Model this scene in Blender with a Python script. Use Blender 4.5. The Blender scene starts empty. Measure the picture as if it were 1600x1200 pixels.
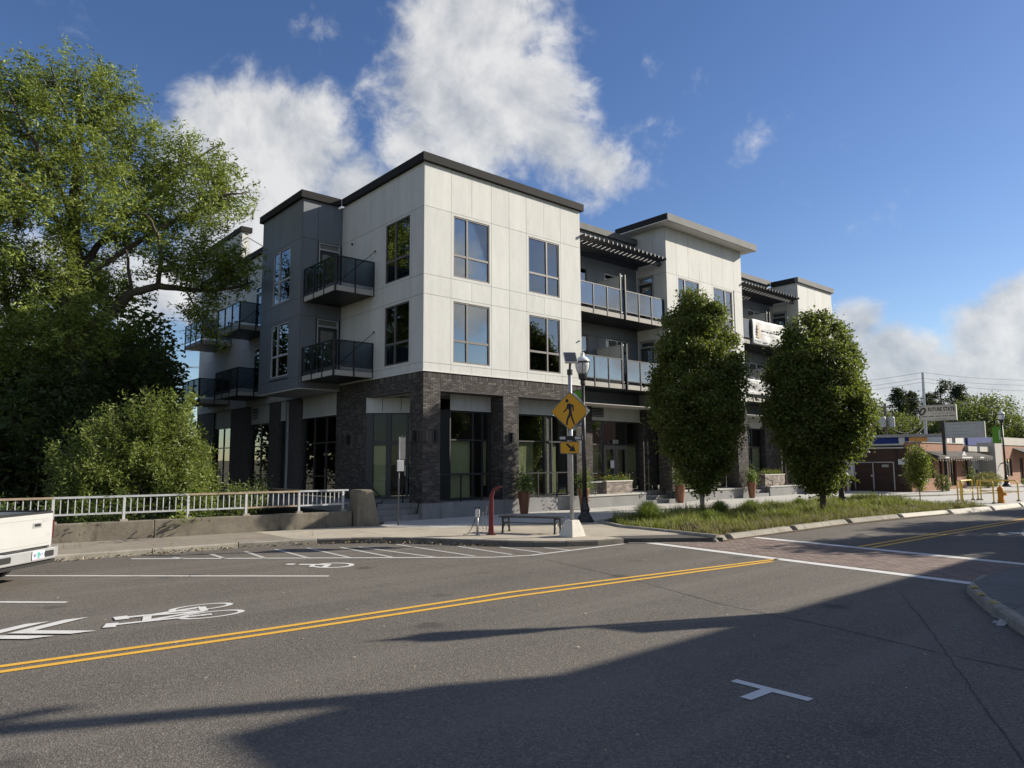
import bpy, math, random
import numpy as np
from mathutils import Vector, Matrix

sc = bpy.context.scene
col = sc.collection
R = math.radians

# ------------------------------------------------------------------ camera
F_PX, YAW, PITCH, ROLL = 1109.0, 0.7149622, 0.1102386, -0.0057232
CAM = np.array([-13.694857, -20.469389, 2.031827])
FW = np.array([math.sin(YAW) * math.cos(PITCH), math.cos(YAW) * math.cos(PITCH), math.sin(PITCH)])
_r0 = np.array([math.cos(YAW), -math.sin(YAW), 0.0])
_u0 = np.cross(_r0, FW)
RT = _r0 * math.cos(ROLL) + _u0 * math.sin(ROLL)
UP = -_r0 * math.sin(ROLL) + _u0 * math.cos(ROLL)
cd = bpy.data.cameras.new('camera')
cam = bpy.data.objects.new('camera', cd)
col.objects.link(cam)
cd.sensor_fit = 'HORIZONTAL'
cd.sensor_width = 36.0
cd.lens = F_PX / 1600.0 * 36.0
cd.clip_start = 0.05
cd.clip_end = 3000.0
m = Matrix.Identity(4)
for i in range(3):
    m[i][0], m[i][1], m[i][2], m[i][3] = RT[i], UP[i], -FW[i], CAM[i]
cam.matrix_world = m
sc.camera = cam


def ray(u, v):
    return FW + RT * (u - 800.0) / F_PX + UP * (600.0 - v) / F_PX


def at(u, v, x=None, y=None, z=None, d=None):
    """point seen at photo pixel (u, v) on the plane x=, y= or z=, or at horizontal distance d"""
    r = ray(u, v)
    if d is not None:
        t = d / math.hypot(r[0], r[1])
    else:
        k, val = [(i, q) for i, q in enumerate((x, y, z)) if q is not None][0]
        t = (val - CAM[k]) / r[k]
    return CAM + t * r


# ------------------------------------------------------------------ sun, sky, exposure
SUN_TRAVEL = Vector((-2.0, 1.0, -1.1)).normalized()
SUN_EL = math.asin(-SUN_TRAVEL.z)
to_sun = -SUN_TRAVEL
sun_d = bpy.data.lights.new('sun', 'SUN')
sun_d.energy = 5.0
sun_d.angle = R(0.55)
sun_d.color = (1.0, 0.915, 0.78)
sun = bpy.data.objects.new('sun', sun_d)
col.objects.link(sun)
sun.rotation_euler = SUN_TRAVEL.to_track_quat('-Z', 'Y').to_euler()
sun.location = (30, -40, 40)

sc.view_settings.view_transform = 'Standard'
sc.view_settings.look = 'None'
sc.view_settings.gamma = 1.0
sc.view_settings.use_curve_mapping = False
sc.view_settings.exposure = 0.62
sc.render.engine = 'CYCLES'
sc.cycles.use_denoising = True
sc.cycles.max_bounces = 8
sc.cycles.diffuse_bounces = 1
sc.cycles.glossy_bounces = 3
sc.cycles.transmission_bounces = 4
sc.cycles.transparent_max_bounces = 12
sc.cycles.caustics_reflective = False
sc.cycles.caustics_refractive = False
sc.cycles.sample_clamp_indirect = 4.0

world = bpy.data.worlds.new('World')
sc.world = world
world.use_nodes = True


class NT:
    """small node-tree writer"""
    def __init__(self, tree):
        self.t = tree
        self.t.nodes.clear()

    def n(self, kind, **kw):
        nd = self.t.nodes.new(kind)
        for k, v in kw.items():
            if k == 'inp':
                for key, val in v.items():
                    s = nd.inputs[key]
                    if isinstance(val, bpy.types.NodeSocket):
                        self.t.links.new(val, s)
                    else:
                        s.default_value = val
            else:
                setattr(nd, k, v)
        return nd

    def math(self, op, a, b=None, c=None, clamp=False):
        nd = self.n('ShaderNodeMath', operation=op, use_clamp=clamp)
        for i, v in enumerate((a, b, c)):
            if v is None:
                continue
            if isinstance(v, bpy.types.NodeSocket):
                self.t.links.new(v, nd.inputs[i])
            else:
                nd.inputs[i].default_value = v
        return nd.outputs[0]

    def vmath(self, op, a, b=None, out=0):
        nd = self.n('ShaderNodeVectorMath', operation=op)
        for i, v in enumerate((a, b)):
            if v is None:
                continue
            if isinstance(v, bpy.types.NodeSocket):
                self.t.links.new(v, nd.inputs[i])
            else:
                nd.inputs[i].default_value = v
        return nd.outputs[out]

    def ramp(self, fac, stops, interp='LINEAR'):
        nd = self.n('ShaderNodeValToRGB')
        cr = nd.color_ramp
        cr.interpolation = interp
        while len(cr.elements) < len(stops):
            cr.elements.new(0.5)
        for e, (p, c) in zip(cr.elements, stops):
            e.position = p
            e.color = c if len(c) == 4 else (*c, 1)
        self.t.links.new(fac, nd.inputs[0])
        return nd.outputs[0]

    def mix(self, fac, a, b, blend='MIX'):
        nd = self.n('ShaderNodeMix', data_type='RGBA', blend_type=blend)
        for s, v in ((nd.inputs[0], fac), (nd.inputs[6], a), (nd.inputs[7], b)):
            if isinstance(v, bpy.types.NodeSocket):
                self.t.links.new(v, s)
            else:
                s.default_value = v if not isinstance(v, tuple) or len(v) == 4 else (*v, 1)
        return nd.outputs[2]

    def noise(self, vec, scale, detail=4.0, rough=0.55, dist=0.0, out=0):
        nd = self.n('ShaderNodeTexNoise', inp={'Scale': scale, 'Detail': detail, 'Roughness': rough, 'Distortion': dist})
        if vec is not None:
            self.t.links.new(vec, nd.inputs['Vector'])
        return nd.outputs[out]

    def smooth(self, v, lo, hi):
        nd = self.n('ShaderNodeMapRange', interpolation_type='SMOOTHSTEP')
        self.t.links.new(v, nd.inputs[0])
        nd.inputs[1].default_value = lo
        nd.inputs[2].default_value = hi
        return nd.outputs[0]


def build_world():
    W = NT(world.node_tree)
    sky = W.n('ShaderNodeTexSky', sky_type='NISHITA')
    sky.sun_disc = False
    sky.sun_elevation = SUN_EL
    sky.sun_rotation = math.atan2(to_sun.x, to_sun.y)
    sky.altitude = 50
    sky.air_density = 1.0
    sky.dust_density = 0.25
    sky.ozone_density = 2.2
    tc = W.n('ShaderNodeTexCoord')
    d = tc.outputs['Generated']
    # cumulus: a few cloud bodies in their directions, edges and billows from noise on the sky direction
    big = W.noise(d, 2.6, 2.0, 0.5)
    fbm = W.noise(d, 6.0, 10.0, 0.60, 0.25)
    fine = W.noise(d, 22.0, 7.0, 0.65, 0.5)
    blobs = [  # photo direction (u, v), half-width in px, strength
        (750, 40, 120, 1.0), (705, 140, 105, .95), (800, 150, 105, .95), (650, 205, 75, .75), (860, 215, 85, .85),
        (930, 262, 55, .70), (770, -70, 140, .9), (860, 60, 70, .65), (600, 165, 45, .45), (760, 240, 70, .55),
        (400, 205, 85, 1.0), (335, 185, 60, .85), (465, 245, 90, 1.0), (420, 300, 120, 1.0), (545, 300, 65, .9), (360, 400, 110, .9), (300, 290, 95, .85), (250, 460, 100, .75), (520, 235, 50, .7),
        (1330, 512, 46, 1.0), (1372, 556, 52, 1.0), (1425, 566, 42, .9), (1470, 592, 46, .85), (1545, 520, 50, 1.0), (1592, 486, 52, 1.0), (1600, 560, 64, .95), (1520, 580, 46, .85), (1400, 622, 72, .9), (1500, 632, 80, .9), (1600, 640, 84, .9), (1300, 600, 60, .9), (1250, 670, 90, .8), (1700, 560, 110, .95),
        (1010, 205, 36, .22), (1000, 90, 44, .18), (950, 200, 45, .30),
        (100, 620, 150, .7), (-60, 500, 200, .6)]
    dens = None
    for (u, v, rad, s) in blobs:
        c = ray(u, v)
        k = np.linalg.norm(c)
        c = c / k
        ang = rad / F_PX / k
        dist = W.vmath('DISTANCE', d, tuple(c), out=1)
        q = W.math('MULTIPLY_ADD', dist, -s / (ang * 1.62), s)
        dens = q if dens is None else W.math('MAXIMUM', dens, q)
    # elsewhere in the sky the same broken cumulus goes on
    cfw = ray(800, 500)
    cfw = cfw / np.linalg.norm(cfw)
    away = W.smooth(W.vmath('DISTANCE', d, tuple(cfw), out=1), 1.0, 1.35)
    gen = W.math('MULTIPLY', W.smooth(big, 0.45, 0.66), away)
    dens = W.math('MAXIMUM', dens, W.math('MULTIPLY', gen, 0.9))
    puff = W.math('ADD', W.math('MULTIPLY', W.math('SUBTRACT', fbm, 0.5), 1.70), W.math('MULTIPLY', W.math('SUBTRACT', fine, 0.5), 0.55))
    body = W.math('ADD', W.math('MULTIPLY', dens, 1.0), puff)
    body = W.math('SUBTRACT', body, W.math('MULTIPLY', W.math('LESS_THAN', dens, 0.0), 0.6))
    alpha = W.math('MULTIPLY', W.smooth(body, 0.15, 0.60), W.smooth(dens, -0.22, 0.10))
    # light on the clouds: brighter where the billow faces the sun, greyer in the thick
    off = W.vmath('ADD', d, tuple(0.035 * np.array(to_sun)))
    fb2 = W.noise(off, 6.0, 7.0, 0.60, 0.25)
    lit = W.math('ADD', W.math('MULTIPLY', W.math('SUBTRACT', fbm, fb2), 3.0), 0.74)
    thick = W.smooth(body, 0.65, 1.5)
    lit = W.math('SUBTRACT', lit, W.math('MULTIPLY', thick, 0.30), clamp=True)
    ccol = W.mix(lit, (3.2, 3.7, 4.5, 1), (9.0, 8.95, 8.8, 1))
    sep = W.n('ShaderNodeSeparateXYZ', inp={0: d})
    up = W.smooth(sep.outputs[2], -0.02, 0.03)
    alpha = W.math('MULTIPLY', W.math('MULTIPLY', alpha, up), 0.90)
    skyc = W.n('ShaderNodeHueSaturation', inp={'Hue': 0.512, 'Saturation': 1.17, 'Value': 1.36, 'Color': sky.outputs[0]}).outputs[0]
    mixed = W.mix(alpha, skyc, ccol)
    bg = W.n('ShaderNodeBackground', inp={'Color': mixed, 'Strength': 0.061})
    out = W.n('ShaderNodeOutputWorld')
    W.t.links.new(bg.outputs[0], out.inputs[0])


build_world()
# ------------------------------------------------------------------ helpers
rng = np.random.default_rng(7)
random.seed(7)


def link(o, parent=None):
    col.objects.link(o)
    if parent is not None:
        o.parent = parent
    return o


def tag(o, label=None, cat=None, group=None, kind=None):
    if label: o['label'] = label
    if cat: o['category'] = cat
    if group: o['group'] = group
    if kind: o['kind'] = kind
    return o


def thing(name, label, cat, loc=(0, 0, 0), rz=0.0, group=None):
    o = bpy.data.objects.new(name, None)
    o.empty_display_size = 0.2
    link(o)
    o.location = loc
    o.rotation_euler = (0, 0, rz)
    return tag(o, label, cat, group)


def copy_tree(o, parent=None):
    c = o.copy()
    link(c, parent)
    for ch in list(o.children):
        copy_tree(ch, c)
    return c


class MB:
    """collects boxes, tubes, prisms and lathes into one mesh"""
    def __init__(self):
        self.v, self.f = [], []

    def add(self, vs, fs):
        b = len(self.v)
        self.v += [tuple(map(float, q)) for q in vs]
        self.f += [tuple(b + i for i in f) for f in fs]
        return self

    def box(self, x0, x1, y0, y1, z0, z1):
        return self.add([(x0, y0, z0), (x1, y0, z0), (x1, y1, z0), (x0, y1, z0), (x0, y0, z1), (x1, y0, z1), (x1, y1, z1), (x0, y1, z1)],
                        [(3, 2, 1, 0), (4, 5, 6, 7), (0, 1, 5, 4), (1, 2, 6, 5), (2, 3, 7, 6), (3, 0, 4, 7)])

    def obox(self, c, ax, ay, az):
        """oriented box: centre and three half-axis vectors"""
        c, ax, ay, az = (np.array(q, float) for q in (c, ax, ay, az))
        vs = [c + sx * ax + sy * ay + sz * az for sz in (-1, 1) for sx, sy in ((-1, -1), (1, -1), (1, 1), (-1, 1))]
        return self.add(vs, [(3, 2, 1, 0), (4, 5, 6, 7), (0, 1, 5, 4), (1, 2, 6, 5), (2, 3, 7, 6), (3, 0, 4, 7)])

    def bar(self, a, b, w, h, up=(0, 0, 1)):
        a, b, up = np.array(a, float), np.array(b, float), np.array(up, float)
        d = b - a
        L = np.linalg.norm(d)
        d = d / L
        s = np.cross(d, up)
        if np.linalg.norm(s) < 1e-6:
            s = np.cross(d, (1, 0, 0))
        s = s / np.linalg.norm(s)
        t = np.cross(s, d)
        return self.obox((a + b) / 2, d * L / 2, s * w / 2, t * h / 2)

    def tube(self, pts, r, n=8, cap=True):
        pts = [np.array(q, float) for q in pts]
        rs = r if isinstance(r, (list, tuple, np.ndarray)) else [r] * len(pts)
        ref = np.array((0.0, 0, 1))
        rings, prev = [], None
        for i, q in enumerate(pts):
            t = pts[min(i + 1, len(pts) - 1)] - pts[max(i - 1, 0)]
            t = t / (np.linalg.norm(t) + 1e-9)
            if prev is None:
                a = np.cross(t, ref)
                if np.linalg.norm(a) < 0.05:
                    a = np.cross(t, (1, 0, 0))
            else:
                a = prev - t * np.dot(prev, t)
            a = a / (np.linalg.norm(a) + 1e-9)
            prev = a
            b = np.cross(t, a)
            rings.append([q + rs[i] * (math.cos(2 * math.pi * k / n) * a + math.sin(2 * math.pi * k / n) * b) for k in range(n)])
        vs = [p for rg in rings for p in rg]
        fs = []
        for i in range(len(rings) - 1):
            for k in range(n):
                k2 = (k + 1) % n
                fs.append((i * n + k, i * n + k2, (i + 1) * n + k2, (i + 1) * n + k))
        if cap:
            fs.append(tuple(range(n - 1, -1, -1)))
            fs.append(tuple((len(rings) - 1) * n + k for k in range(n)))
        return self.add(vs, fs)

    def lathe(self, prof, n=16, c=(0, 0, 0), sq=None):
        vs, fs = [], []
        for (r, z) in prof:
            for k in range(n):
                a = 2 * math.pi * (k + 0.5) / n
                vs.append((c[0] + r * math.cos(a), c[1] + r * math.sin(a), c[2] + z))
        for i in range(len(prof) - 1):
            for k in range(n):
                k2 = (k + 1) % n
                fs.append((i * n + k, i * n + k2, (i + 1) * n + k2, (i + 1) * n + k))
        fs.append(tuple(range(n - 1, -1, -1)))
        fs.append(tuple((len(prof) - 1) * n + k for k in range(n)))
        return self.add(vs, fs)

    def prism(self, poly, z0, z1):
        n = len(poly)
        ar = sum(poly[i][0] * poly[(i + 1) % n][1] - poly[(i + 1) % n][0] * poly[i][1] for i in range(n))
        if ar < 0:
            poly = poly[::-1]
        vs = [(p[0], p[1], z0) for p in poly] + [(p[0], p[1], z1) for p in poly]
        fs = [tuple(range(n - 1, -1, -1)), tuple(range(n, 2 * n))] + [(i, (i + 1) % n, n + (i + 1) % n, n + i) for i in range(n)]
        return self.add(vs, fs)

    def plate(self, poly, o, ex, ey, ez, t0, t1):
        """flat outline in the plane (o; ex, ey), thick along ez from t0 to t1"""
        o, ex, ey, ez = (np.array(q, float) for q in (o, ex, ey, ez))
        n = len(poly)
        vs = [o + ex * p[0] + ey * p[1] + ez * t0 for p in poly] + [o + ex * p[0] + ey * p[1] + ez * t1 for p in poly]
        fs = [tuple(range(n - 1, -1, -1)), tuple(range(n, 2 * n))] + [(i, (i + 1) % n, n + (i + 1) % n, n + i) for i in range(n)]
        return self.add(vs, fs)

    def mesh(self, name, mat, smooth=False):
        me = bpy.data.meshes.new(name)
        me.from_pydata(self.v, [], self.f)
        if mat is not None:
            me.materials.append(mat)
        if smooth:
            me.polygons.foreach_set('use_smooth', [True] * len(me.polygons))
        me.update()
        return me

    def build(self, name, mat, parent=None, smooth=False, loc=None, bevel=0.0):
        o = bpy.data.objects.new(name, self.mesh(name, mat, smooth))
        link(o, parent)
        if loc is not None:
            o.location = loc
        if bevel:
            bv = o.modifiers.new('bevel', 'BEVEL')
            bv.width = bevel
            bv.segments = 2
            bv.limit_method = 'ANGLE'
            bv.angle_limit = R(40)
        return o


_boxes = {}


def box(name, x0, x1, y0, y1, z0, z1, mat, parent=None, bevel=0.0):
    """box object; alike boxes share mesh data"""
    if x1 < x0: x0, x1 = x1, x0
    if y1 < y0: y0, y1 = y1, y0
    if z1 < z0: z0, z1 = z1, z0
    dx, dy, dz = (x1 - x0) / 2, (y1 - y0) / 2, (z1 - z0) / 2
    key = (name, round(dx, 3), round(dy, 3), round(dz, 3), mat.name)
    if key not in _boxes:
        _boxes[key] = MB().box(-dx, dx, -dy, dy, -dz, dz).mesh(name, mat)
    o = bpy.data.objects.new(name, _boxes[key])
    link(o, parent)
    o.location = ((x0 + x1) / 2, (y0 + y1) / 2, (z0 + z1) / 2)
    if bevel:
        bv = o.modifiers.new('bevel', 'BEVEL')
        bv.width = bevel
        bv.segments = 1
    return o


def quads_mesh(name, V, mat, colors=None, ngon=4):
    """fast mesh from an array (n, ngon, 3); colours per face (n, 3)"""
    n = V.shape[0]
    me = bpy.data.meshes.new(name)
    me.vertices.add(n * ngon)
    me.vertices.foreach_set('co', V.astype(np.float32).ravel())
    me.loops.add(n * ngon)
    me.loops.foreach_set('vertex_index', np.arange(n * ngon, dtype=np.int32))
    me.polygons.add(n)
    me.polygons.foreach_set('loop_start', (np.arange(n) * ngon).astype(np.int32))
    me.polygons.foreach_set('loop_total', np.full(n, ngon, dtype=np.int32))
    if colors is not None:
        at_ = me.color_attributes.new('Col', 'FLOAT_COLOR', 'CORNER')
        c = np.concatenate([colors, np.ones((n, 1))], 1)
        at_.data.foreach_set('color', np.repeat(c, ngon, 0).astype(np.float32).ravel())
    me.materials.append(mat)
    me.update(calc_edges=True)
    return me


def text_obj(name, s, size, mat, parent=None, mw=None, align='CENTER', extrude=0.002, xscale=1.0, bold=0.0):
    """lettering as a plain mesh"""
    cu = bpy.data.curves.new(name, 'FONT')
    cu.body = s
    cu.size = size
    cu.align_x = align
    cu.align_y = 'CENTER'
    cu.extrude = extrude
    cu.offset = bold
    cu.resolution_u = 3
    tmp = bpy.data.objects.new('tmp', cu)
    col.objects.link(tmp)
    me = bpy.data.meshes.new_from_object(tmp.evaluated_get(bpy.context.evaluated_depsgraph_get()))
    bpy.data.objects.remove(tmp)
    bpy.data.curves.remove(cu)
    me.name = name
    me.materials.clear()
    me.materials.append(mat)
    if xscale != 1.0:
        me.transform(Matrix.Diagonal((xscale, 1, 1, 1)))
    o = bpy.data.objects.new(name, me)
    link(o, parent)
    if mw is not None:
        o.matrix_local = mw
    return o


def frame_mat(o, ex, ey):
    ex, ey = Vector(ex).normalized(), Vector(ey).normalized()
    ez = ex.cross(ey)
    M = Matrix.Identity(4)
    for i in range(3):
        M[i][0], M[i][1], M[i][2], M[i][3] = ex[i], ey[i], ez[i], o[i]
    return M


# ------------------------------------------------------------------ materials
def new_mat(name):
    mt = bpy.data.materials.new(name)
    mt.use_nodes = True
    return mt, NT(mt.node_tree)


def finish(T, bsdf_out, disp=None):
    o = T.n('ShaderNodeOutputMaterial')
    T.t.links.new(bsdf_out, o.inputs[0])


def surf(name, c, rough=0.7, metal=0.0, var=0.12, scale=3.0, bump=0.0, bscale=40.0, spec=0.4, stretch=None, dirt=0.0, coat=0.0, each=0.0):
    """painted / cast / plain surface: colour drifting with two noises, fine relief, optional grime"""
    mt, T = new_mat(name)
    tc = T.n('ShaderNodeTexCoord')
    geo = T.n('ShaderNodeNewGeometry')
    vec = geo.outputs['Position']
    if stretch:
        vec = T.vmath('MULTIPLY', vec, stretch)
    n1 = T.noise(vec, scale, 5, 0.6)
    n2 = T.noise(vec, scale * 9.0, 3, 0.6)
    f = T.math('ADD', T.math('MULTIPLY', n1, 0.65), T.math('MULTIPLY', n2, 0.35))
    a = tuple(max(0, q * (1 - 2.2 * var)) for q in c)
    b = tuple(min(1, q * (1 + 2.2 * var)) for q in c)
    cc = T.ramp(f, [(0.25, a), (0.75, b)])
    if dirt:
        n3 = T.noise(T.vmath('MULTIPLY', geo.outputs['Position'], (1.0, 1.0, 0.35)), 2.3, 6, 0.7)
        cc = T.mix(T.math('MULTIPLY', T.smooth(n3, 0.5, 0.72), dirt), cc, tuple(q * 0.35 for q in c))
    if each:
        oi = T.n('ShaderNodeObjectInfo')
        hv = T.n('ShaderNodeHueSaturation', inp={'Value': T.math('MULTIPLY_ADD', oi.outputs['Random'], 2 * each, 1 - each), 'Color': cc})
        cc = hv.outputs[0]
    kw = {'Base Color': cc, 'Roughness': rough, 'Metallic': metal, 'Specular IOR Level': spec, 'Coat Weight': coat}
    b_ = T.n('ShaderNodeBsdfPrincipled', inp=kw)
    if bump:
        nb = T.noise(vec, bscale, 4, 0.6)
        bm = T.n('ShaderNodeBump', inp={'Strength': bump, 'Distance': 0.01, 'Height': nb})
        T.t.links.new(bm.outputs[0], b_.inputs['Normal'])
    finish(T, b_.outputs[0])
    return mt


def m_asphalt():
    mt, T = new_mat('asphalt')
    P = T.n('ShaderNodeNewGeometry').outputs['Position']
    big = T.noise(P, 0.35, 5, 0.6)
    lanes = T.noise(T.vmath('MULTIPLY', P, (0.05, 0.7, 1)), 1.0, 4, 0.6)
    g1 = T.noise(P, 55, 3, 0.7)
    vo = T.n('ShaderNodeTexVoronoi', feature='F1', inp={'Vector': P, 'Scale': 75.0})
    f = T.math('ADD', T.math('MULTIPLY', big, 0.5), T.math('MULTIPLY', lanes, 0.5))
    c = T.ramp(f, [(0.28, (0.092, 0.082, 0.071)), (0.72, (0.158, 0.140, 0.117))])
    speck = T.smooth(T.n('ShaderNodeSeparateColor', inp={0: vo.outputs['Color']}).outputs[0], 0.55, 1.0)
    c = T.mix(T.math('MULTIPLY', speck, 0.5), c, (0.30, 0.275, 0.235))
    dark = T.smooth(T.n('ShaderNodeSeparateColor', inp={0: vo.outputs['Color']}).outputs[1], 0.55, 1.0)
    c = T.mix(T.math('MULTIPLY', dark, 0.5), c, (0.035, 0.034, 0.033))
    st = T.noise(P, 0.9, 6, 0.7, 0.6)
    c = T.mix(T.math('MULTIPLY', T.smooth(st, 0.60, 0.74), 0.45), c, (0.05, 0.047, 0.044))
    # tyre-polished wheel paths and drips along the lanes, patched areas, small oil spots
    al = T.noise(T.vmath('MULTIPLY', T.vmath('ADD', P, (0.0, 0.0, 0.0)), (0.035, 1.15, 1)), 1.0, 3, 0.5)
    c = T.mix(T.math('MULTIPLY', T.smooth(al, 0.50, 0.66), 0.35), c, (0.19, 0.172, 0.148))
    vp = T.n('ShaderNodeTexVoronoi', feature='F1', inp={'Vector': P, 'Scale': 0.55, 'Randomness': 1.0})
    sp_ = T.math('ADD', vp.outputs['Distance'], T.math('MULTIPLY', T.noise(P, 6, 4, 0.6), 0.18))
    c = T.mix(T.math('MULTIPLY', T.math('SUBTRACT', 1.0, T.smooth(sp_, 0.13, 0.24)), 0.6), c, (0.045, 0.042, 0.040))
    b = T.n('ShaderNodeBsdfPrincipled', inp={'Base Color': c, 'Roughness': 0.88, 'Specular IOR Level': 0.3})
    h = T.math('ADD', T.math('MULTIPLY', vo.outputs['Distance'], 1.0), T.math('MULTIPLY', g1, 0.6))
    bm = T.n('ShaderNodeBump', inp={'Strength': 0.55, 'Distance': 0.008, 'Height': h})
    T.t.links.new(bm.outputs[0], b.inputs['Normal'])
    finish(T, b.outputs[0])
    return mt


def m_paint(name, c, wear=0.5):
    """road paint, worn through to the asphalt in specks and streaks"""
    mt, T = new_mat(name)
    P = T.n('ShaderNodeNewGeometry').outputs['Position']
    n1 = T.noise(P, 60, 4, 0.7)
    n2 = T.noise(P, 2.5, 5, 0.65)
    f = T.math('ADD', T.math('MULTIPLY', n1, 0.6), T.math('MULTIPLY', n2, 0.4))
    w = T.smooth(f, 0.56 + 0.06 * (1 - wear), 0.66 + 0.08 * (1 - wear))
    cc = T.mix(T.math('MULTIPLY', w, 0.85), T.mix(n2, tuple(q * 0.8 for q in c), c), (0.12, 0.112, 0.104))
    b = T.n('ShaderNodeBsdfPrincipled', inp={'Base Color': cc, 'Roughness': 0.75})
    bm = T.n('ShaderNodeBump', inp={'Strength': 0.35, 'Distance': 0.006, 'Height': n1})
    T.t.links.new(bm.outputs[0], b.inputs['Normal'])
    finish(T, b.outputs[0])
    return mt


def m_vcol(name, rough=0.9, transl=0.0, gloss=0.25, bump=0.0):
    """colour from the mesh's own per-piece colours (bricks, leaves, blades)"""
    mt, T = new_mat(name)
    ca = T.n('ShaderNodeVertexColor', layer_name='Col')
    c = ca.outputs[0]
    if bump:
        P = T.n('ShaderNodeNewGeometry').outputs['Position']
        nb = T.noise(P, 45, 4, 0.65)
        c = T.mix(T.math('MULTIPLY', nb, 0.5), c, T.mix(0.5, c, (0.05, 0.045, 0.04)))
    b = T.n('ShaderNodeBsdfPrincipled', inp={'Base Color': c, 'Roughness': rough, 'Specular IOR Level': gloss})
    if bump:
        bm = T.n('ShaderNodeBump', inp={'Strength': bump, 'Distance': 0.01, 'Height': nb})
        T.t.links.new(bm.outputs[0], b.inputs['Normal'])
    out = b.outputs[0]
    if transl:
        tr = T.n('ShaderNodeBsdfTranslucent', inp={'Color': T.mix(0.5, c, (0.36, 0.44, 0.06), 'MIX')})
        ms = T.n('ShaderNodeMixShader', inp={0: transl})
        T.t.links.new(out, ms.inputs[1])
        T.t.links.new(tr.outputs[0], ms.inputs[2])
        out = ms.outputs[0]
    finish(T, out)
    return mt


def m_glass(name, tint=(0.55, 0.6, 0.6), refl=0.18, rough=0.0, rc=(0.9, 0.95, 1.0), fk=1.3):
    """window pane: see-through with a coated, slightly wavy mirror"""
    mt, T = new_mat(name)
    P = T.n('ShaderNodeNewGeometry').outputs['Position']
    fr = T.n('ShaderNodeFresnel', inp={'IOR': 1.5})
    f = T.math('ADD', T.math('MULTIPLY', fr.outputs[0], fk), refl, clamp=True)
    tr = T.n('ShaderNodeBsdfTransparent', inp={'Color': (*tint, 1)})
    gl = T.n('ShaderNodeBsdfGlossy', inp={'Color': (*rc, 1), 'Roughness': rough})
    nb = T.noise(P, 0.9, 2, 0.5)
    bm = T.n('ShaderNodeBump', inp={'Strength': 0.05, 'Distance': 0.03, 'Height': nb})
    T.t.links.new(bm.outputs[0], gl.inputs['Normal'])
    ms = T.n('ShaderNodeMixShader', inp={0: f})
    T.t.links.new(tr.outputs[0], ms.inputs[1])
    T.t.links.new(gl.outputs[0], ms.inputs[2])
    finish(T, ms.outputs[0])
    return mt


def m_procbrick(name, c1, c2, mortar, scale=1.0):
    """far brickwork whose courses are too small to build"""
    mt, T = new_mat(name)
    P = T.n('ShaderNodeNewGeometry').outputs['Position']
    sp = T.n('ShaderNodeSeparateXYZ', inp={0: P})
    cb = T.n('ShaderNodeCombineXYZ', inp={0: T.math('ADD', sp.outputs[0], sp.outputs[1]), 1: sp.outputs[2], 2: 0.0})
    br = T.n('ShaderNodeTexBrick', inp={'Vector': cb.outputs[0], 'Color1': (*c1, 1), 'Color2': (*c2, 1), 'Mortar': (*mortar, 1), 'Scale': 1.0, 'Mortar Size': 0.008, 'Brick Width': 0.22 * scale, 'Row Height': 0.075 * scale})
    n = T.noise(P, 1.5, 5, 0.6)
    c = T.mix(T.math('MULTIPLY', n, 0.5), br.outputs[0], tuple(q * 0.5 for q in c1))
    b = T.n('ShaderNodeBsdfPrincipled', inp={'Base Color': c, 'Roughness': 0.9})
    bm = T.n('ShaderNodeBump', inp={'Strength': 0.5, 'Distance': 0.01, 'Height': br.outputs['Fac']})
    bm.invert = True
    T.t.links.new(bm.outputs[0], b.inputs['Normal'])
    finish(T, b.outputs[0])
    return mt


M = {}
M['asphalt'] = m_asphalt()
M['white_paint'] = m_paint('white_paint', (0.72, 0.71, 0.68), 1.25)
M['yellow_paint'] = m_paint('yellow_paint', (0.78, 0.44, 0.05), 0.55)
M['faint_paint'] = m_paint('faint_paint', (0.50, 0.48, 0.45), 1.0)
M['sidewalk'] = surf('sidewalk', (0.40, 0.355, 0.285), 0.9, var=0.10, scale=0.8, bump=0.25, bscale=90, dirt=0.35)
M['new_concrete'] = surf('new_concrete', (0.47, 0.46, 0.43), 0.88, var=0.07, scale=0.9, bump=0.2, bscale=80, dirt=0.15)
M['near_walk'] = surf('worn_dark_pavement', (0.14, 0.135, 0.13), 0.92, var=0.12, scale=0.9, bump=0.3, bscale=80, dirt=0.3)
M['joint'] = surf('joint_filler', (0.07, 0.065, 0.06), 0.95, var=0.2, scale=5)
M['kerb'] = surf('kerb_concrete', (0.29, 0.265, 0.22), 0.9, var=0.14, scale=1.6, bump=0.3, bscale=70, dirt=0.7)
M['old_walk'] = surf('old_pavement', (0.25, 0.22, 0.175), 0.92, var=0.12, scale=0.9, bump=0.3, bscale=80, dirt=0.4)
M['kerb_white'] = surf('kerb_white', (0.60, 0.57, 0.50), 0.9, var=0.08, scale=2, bump=0.3, bscale=70, dirt=0.3)
M['wall_concrete'] = surf('wall_concrete', (0.19, 0.168, 0.132), 0.95, var=0.2, scale=1.8, bump=0.5, bscale=35, dirt=0.85)
M['plinth'] = surf('plinth_concrete', (0.235, 0.235, 0.235), 0.85, var=0.10, scale=1.4, bump=0.15, bscale=50, stretch=(1, 1, 0.4), dirt=0.3)
M['dark_paver'] = surf('ramp_paver', (0.16, 0.09, 0.075), 0.9, var=0.15, scale=8)
M['soil'] = surf('soil', (0.10, 0.075, 0.05), 0.98, var=0.25, scale=4, bump=0.5, bscale=25)
M['ground'] = surf('ground_earth', (0.13, 0.12, 0.075), 0.98, var=0.2, scale=0.4, bump=0.4, bscale=5)
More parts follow.
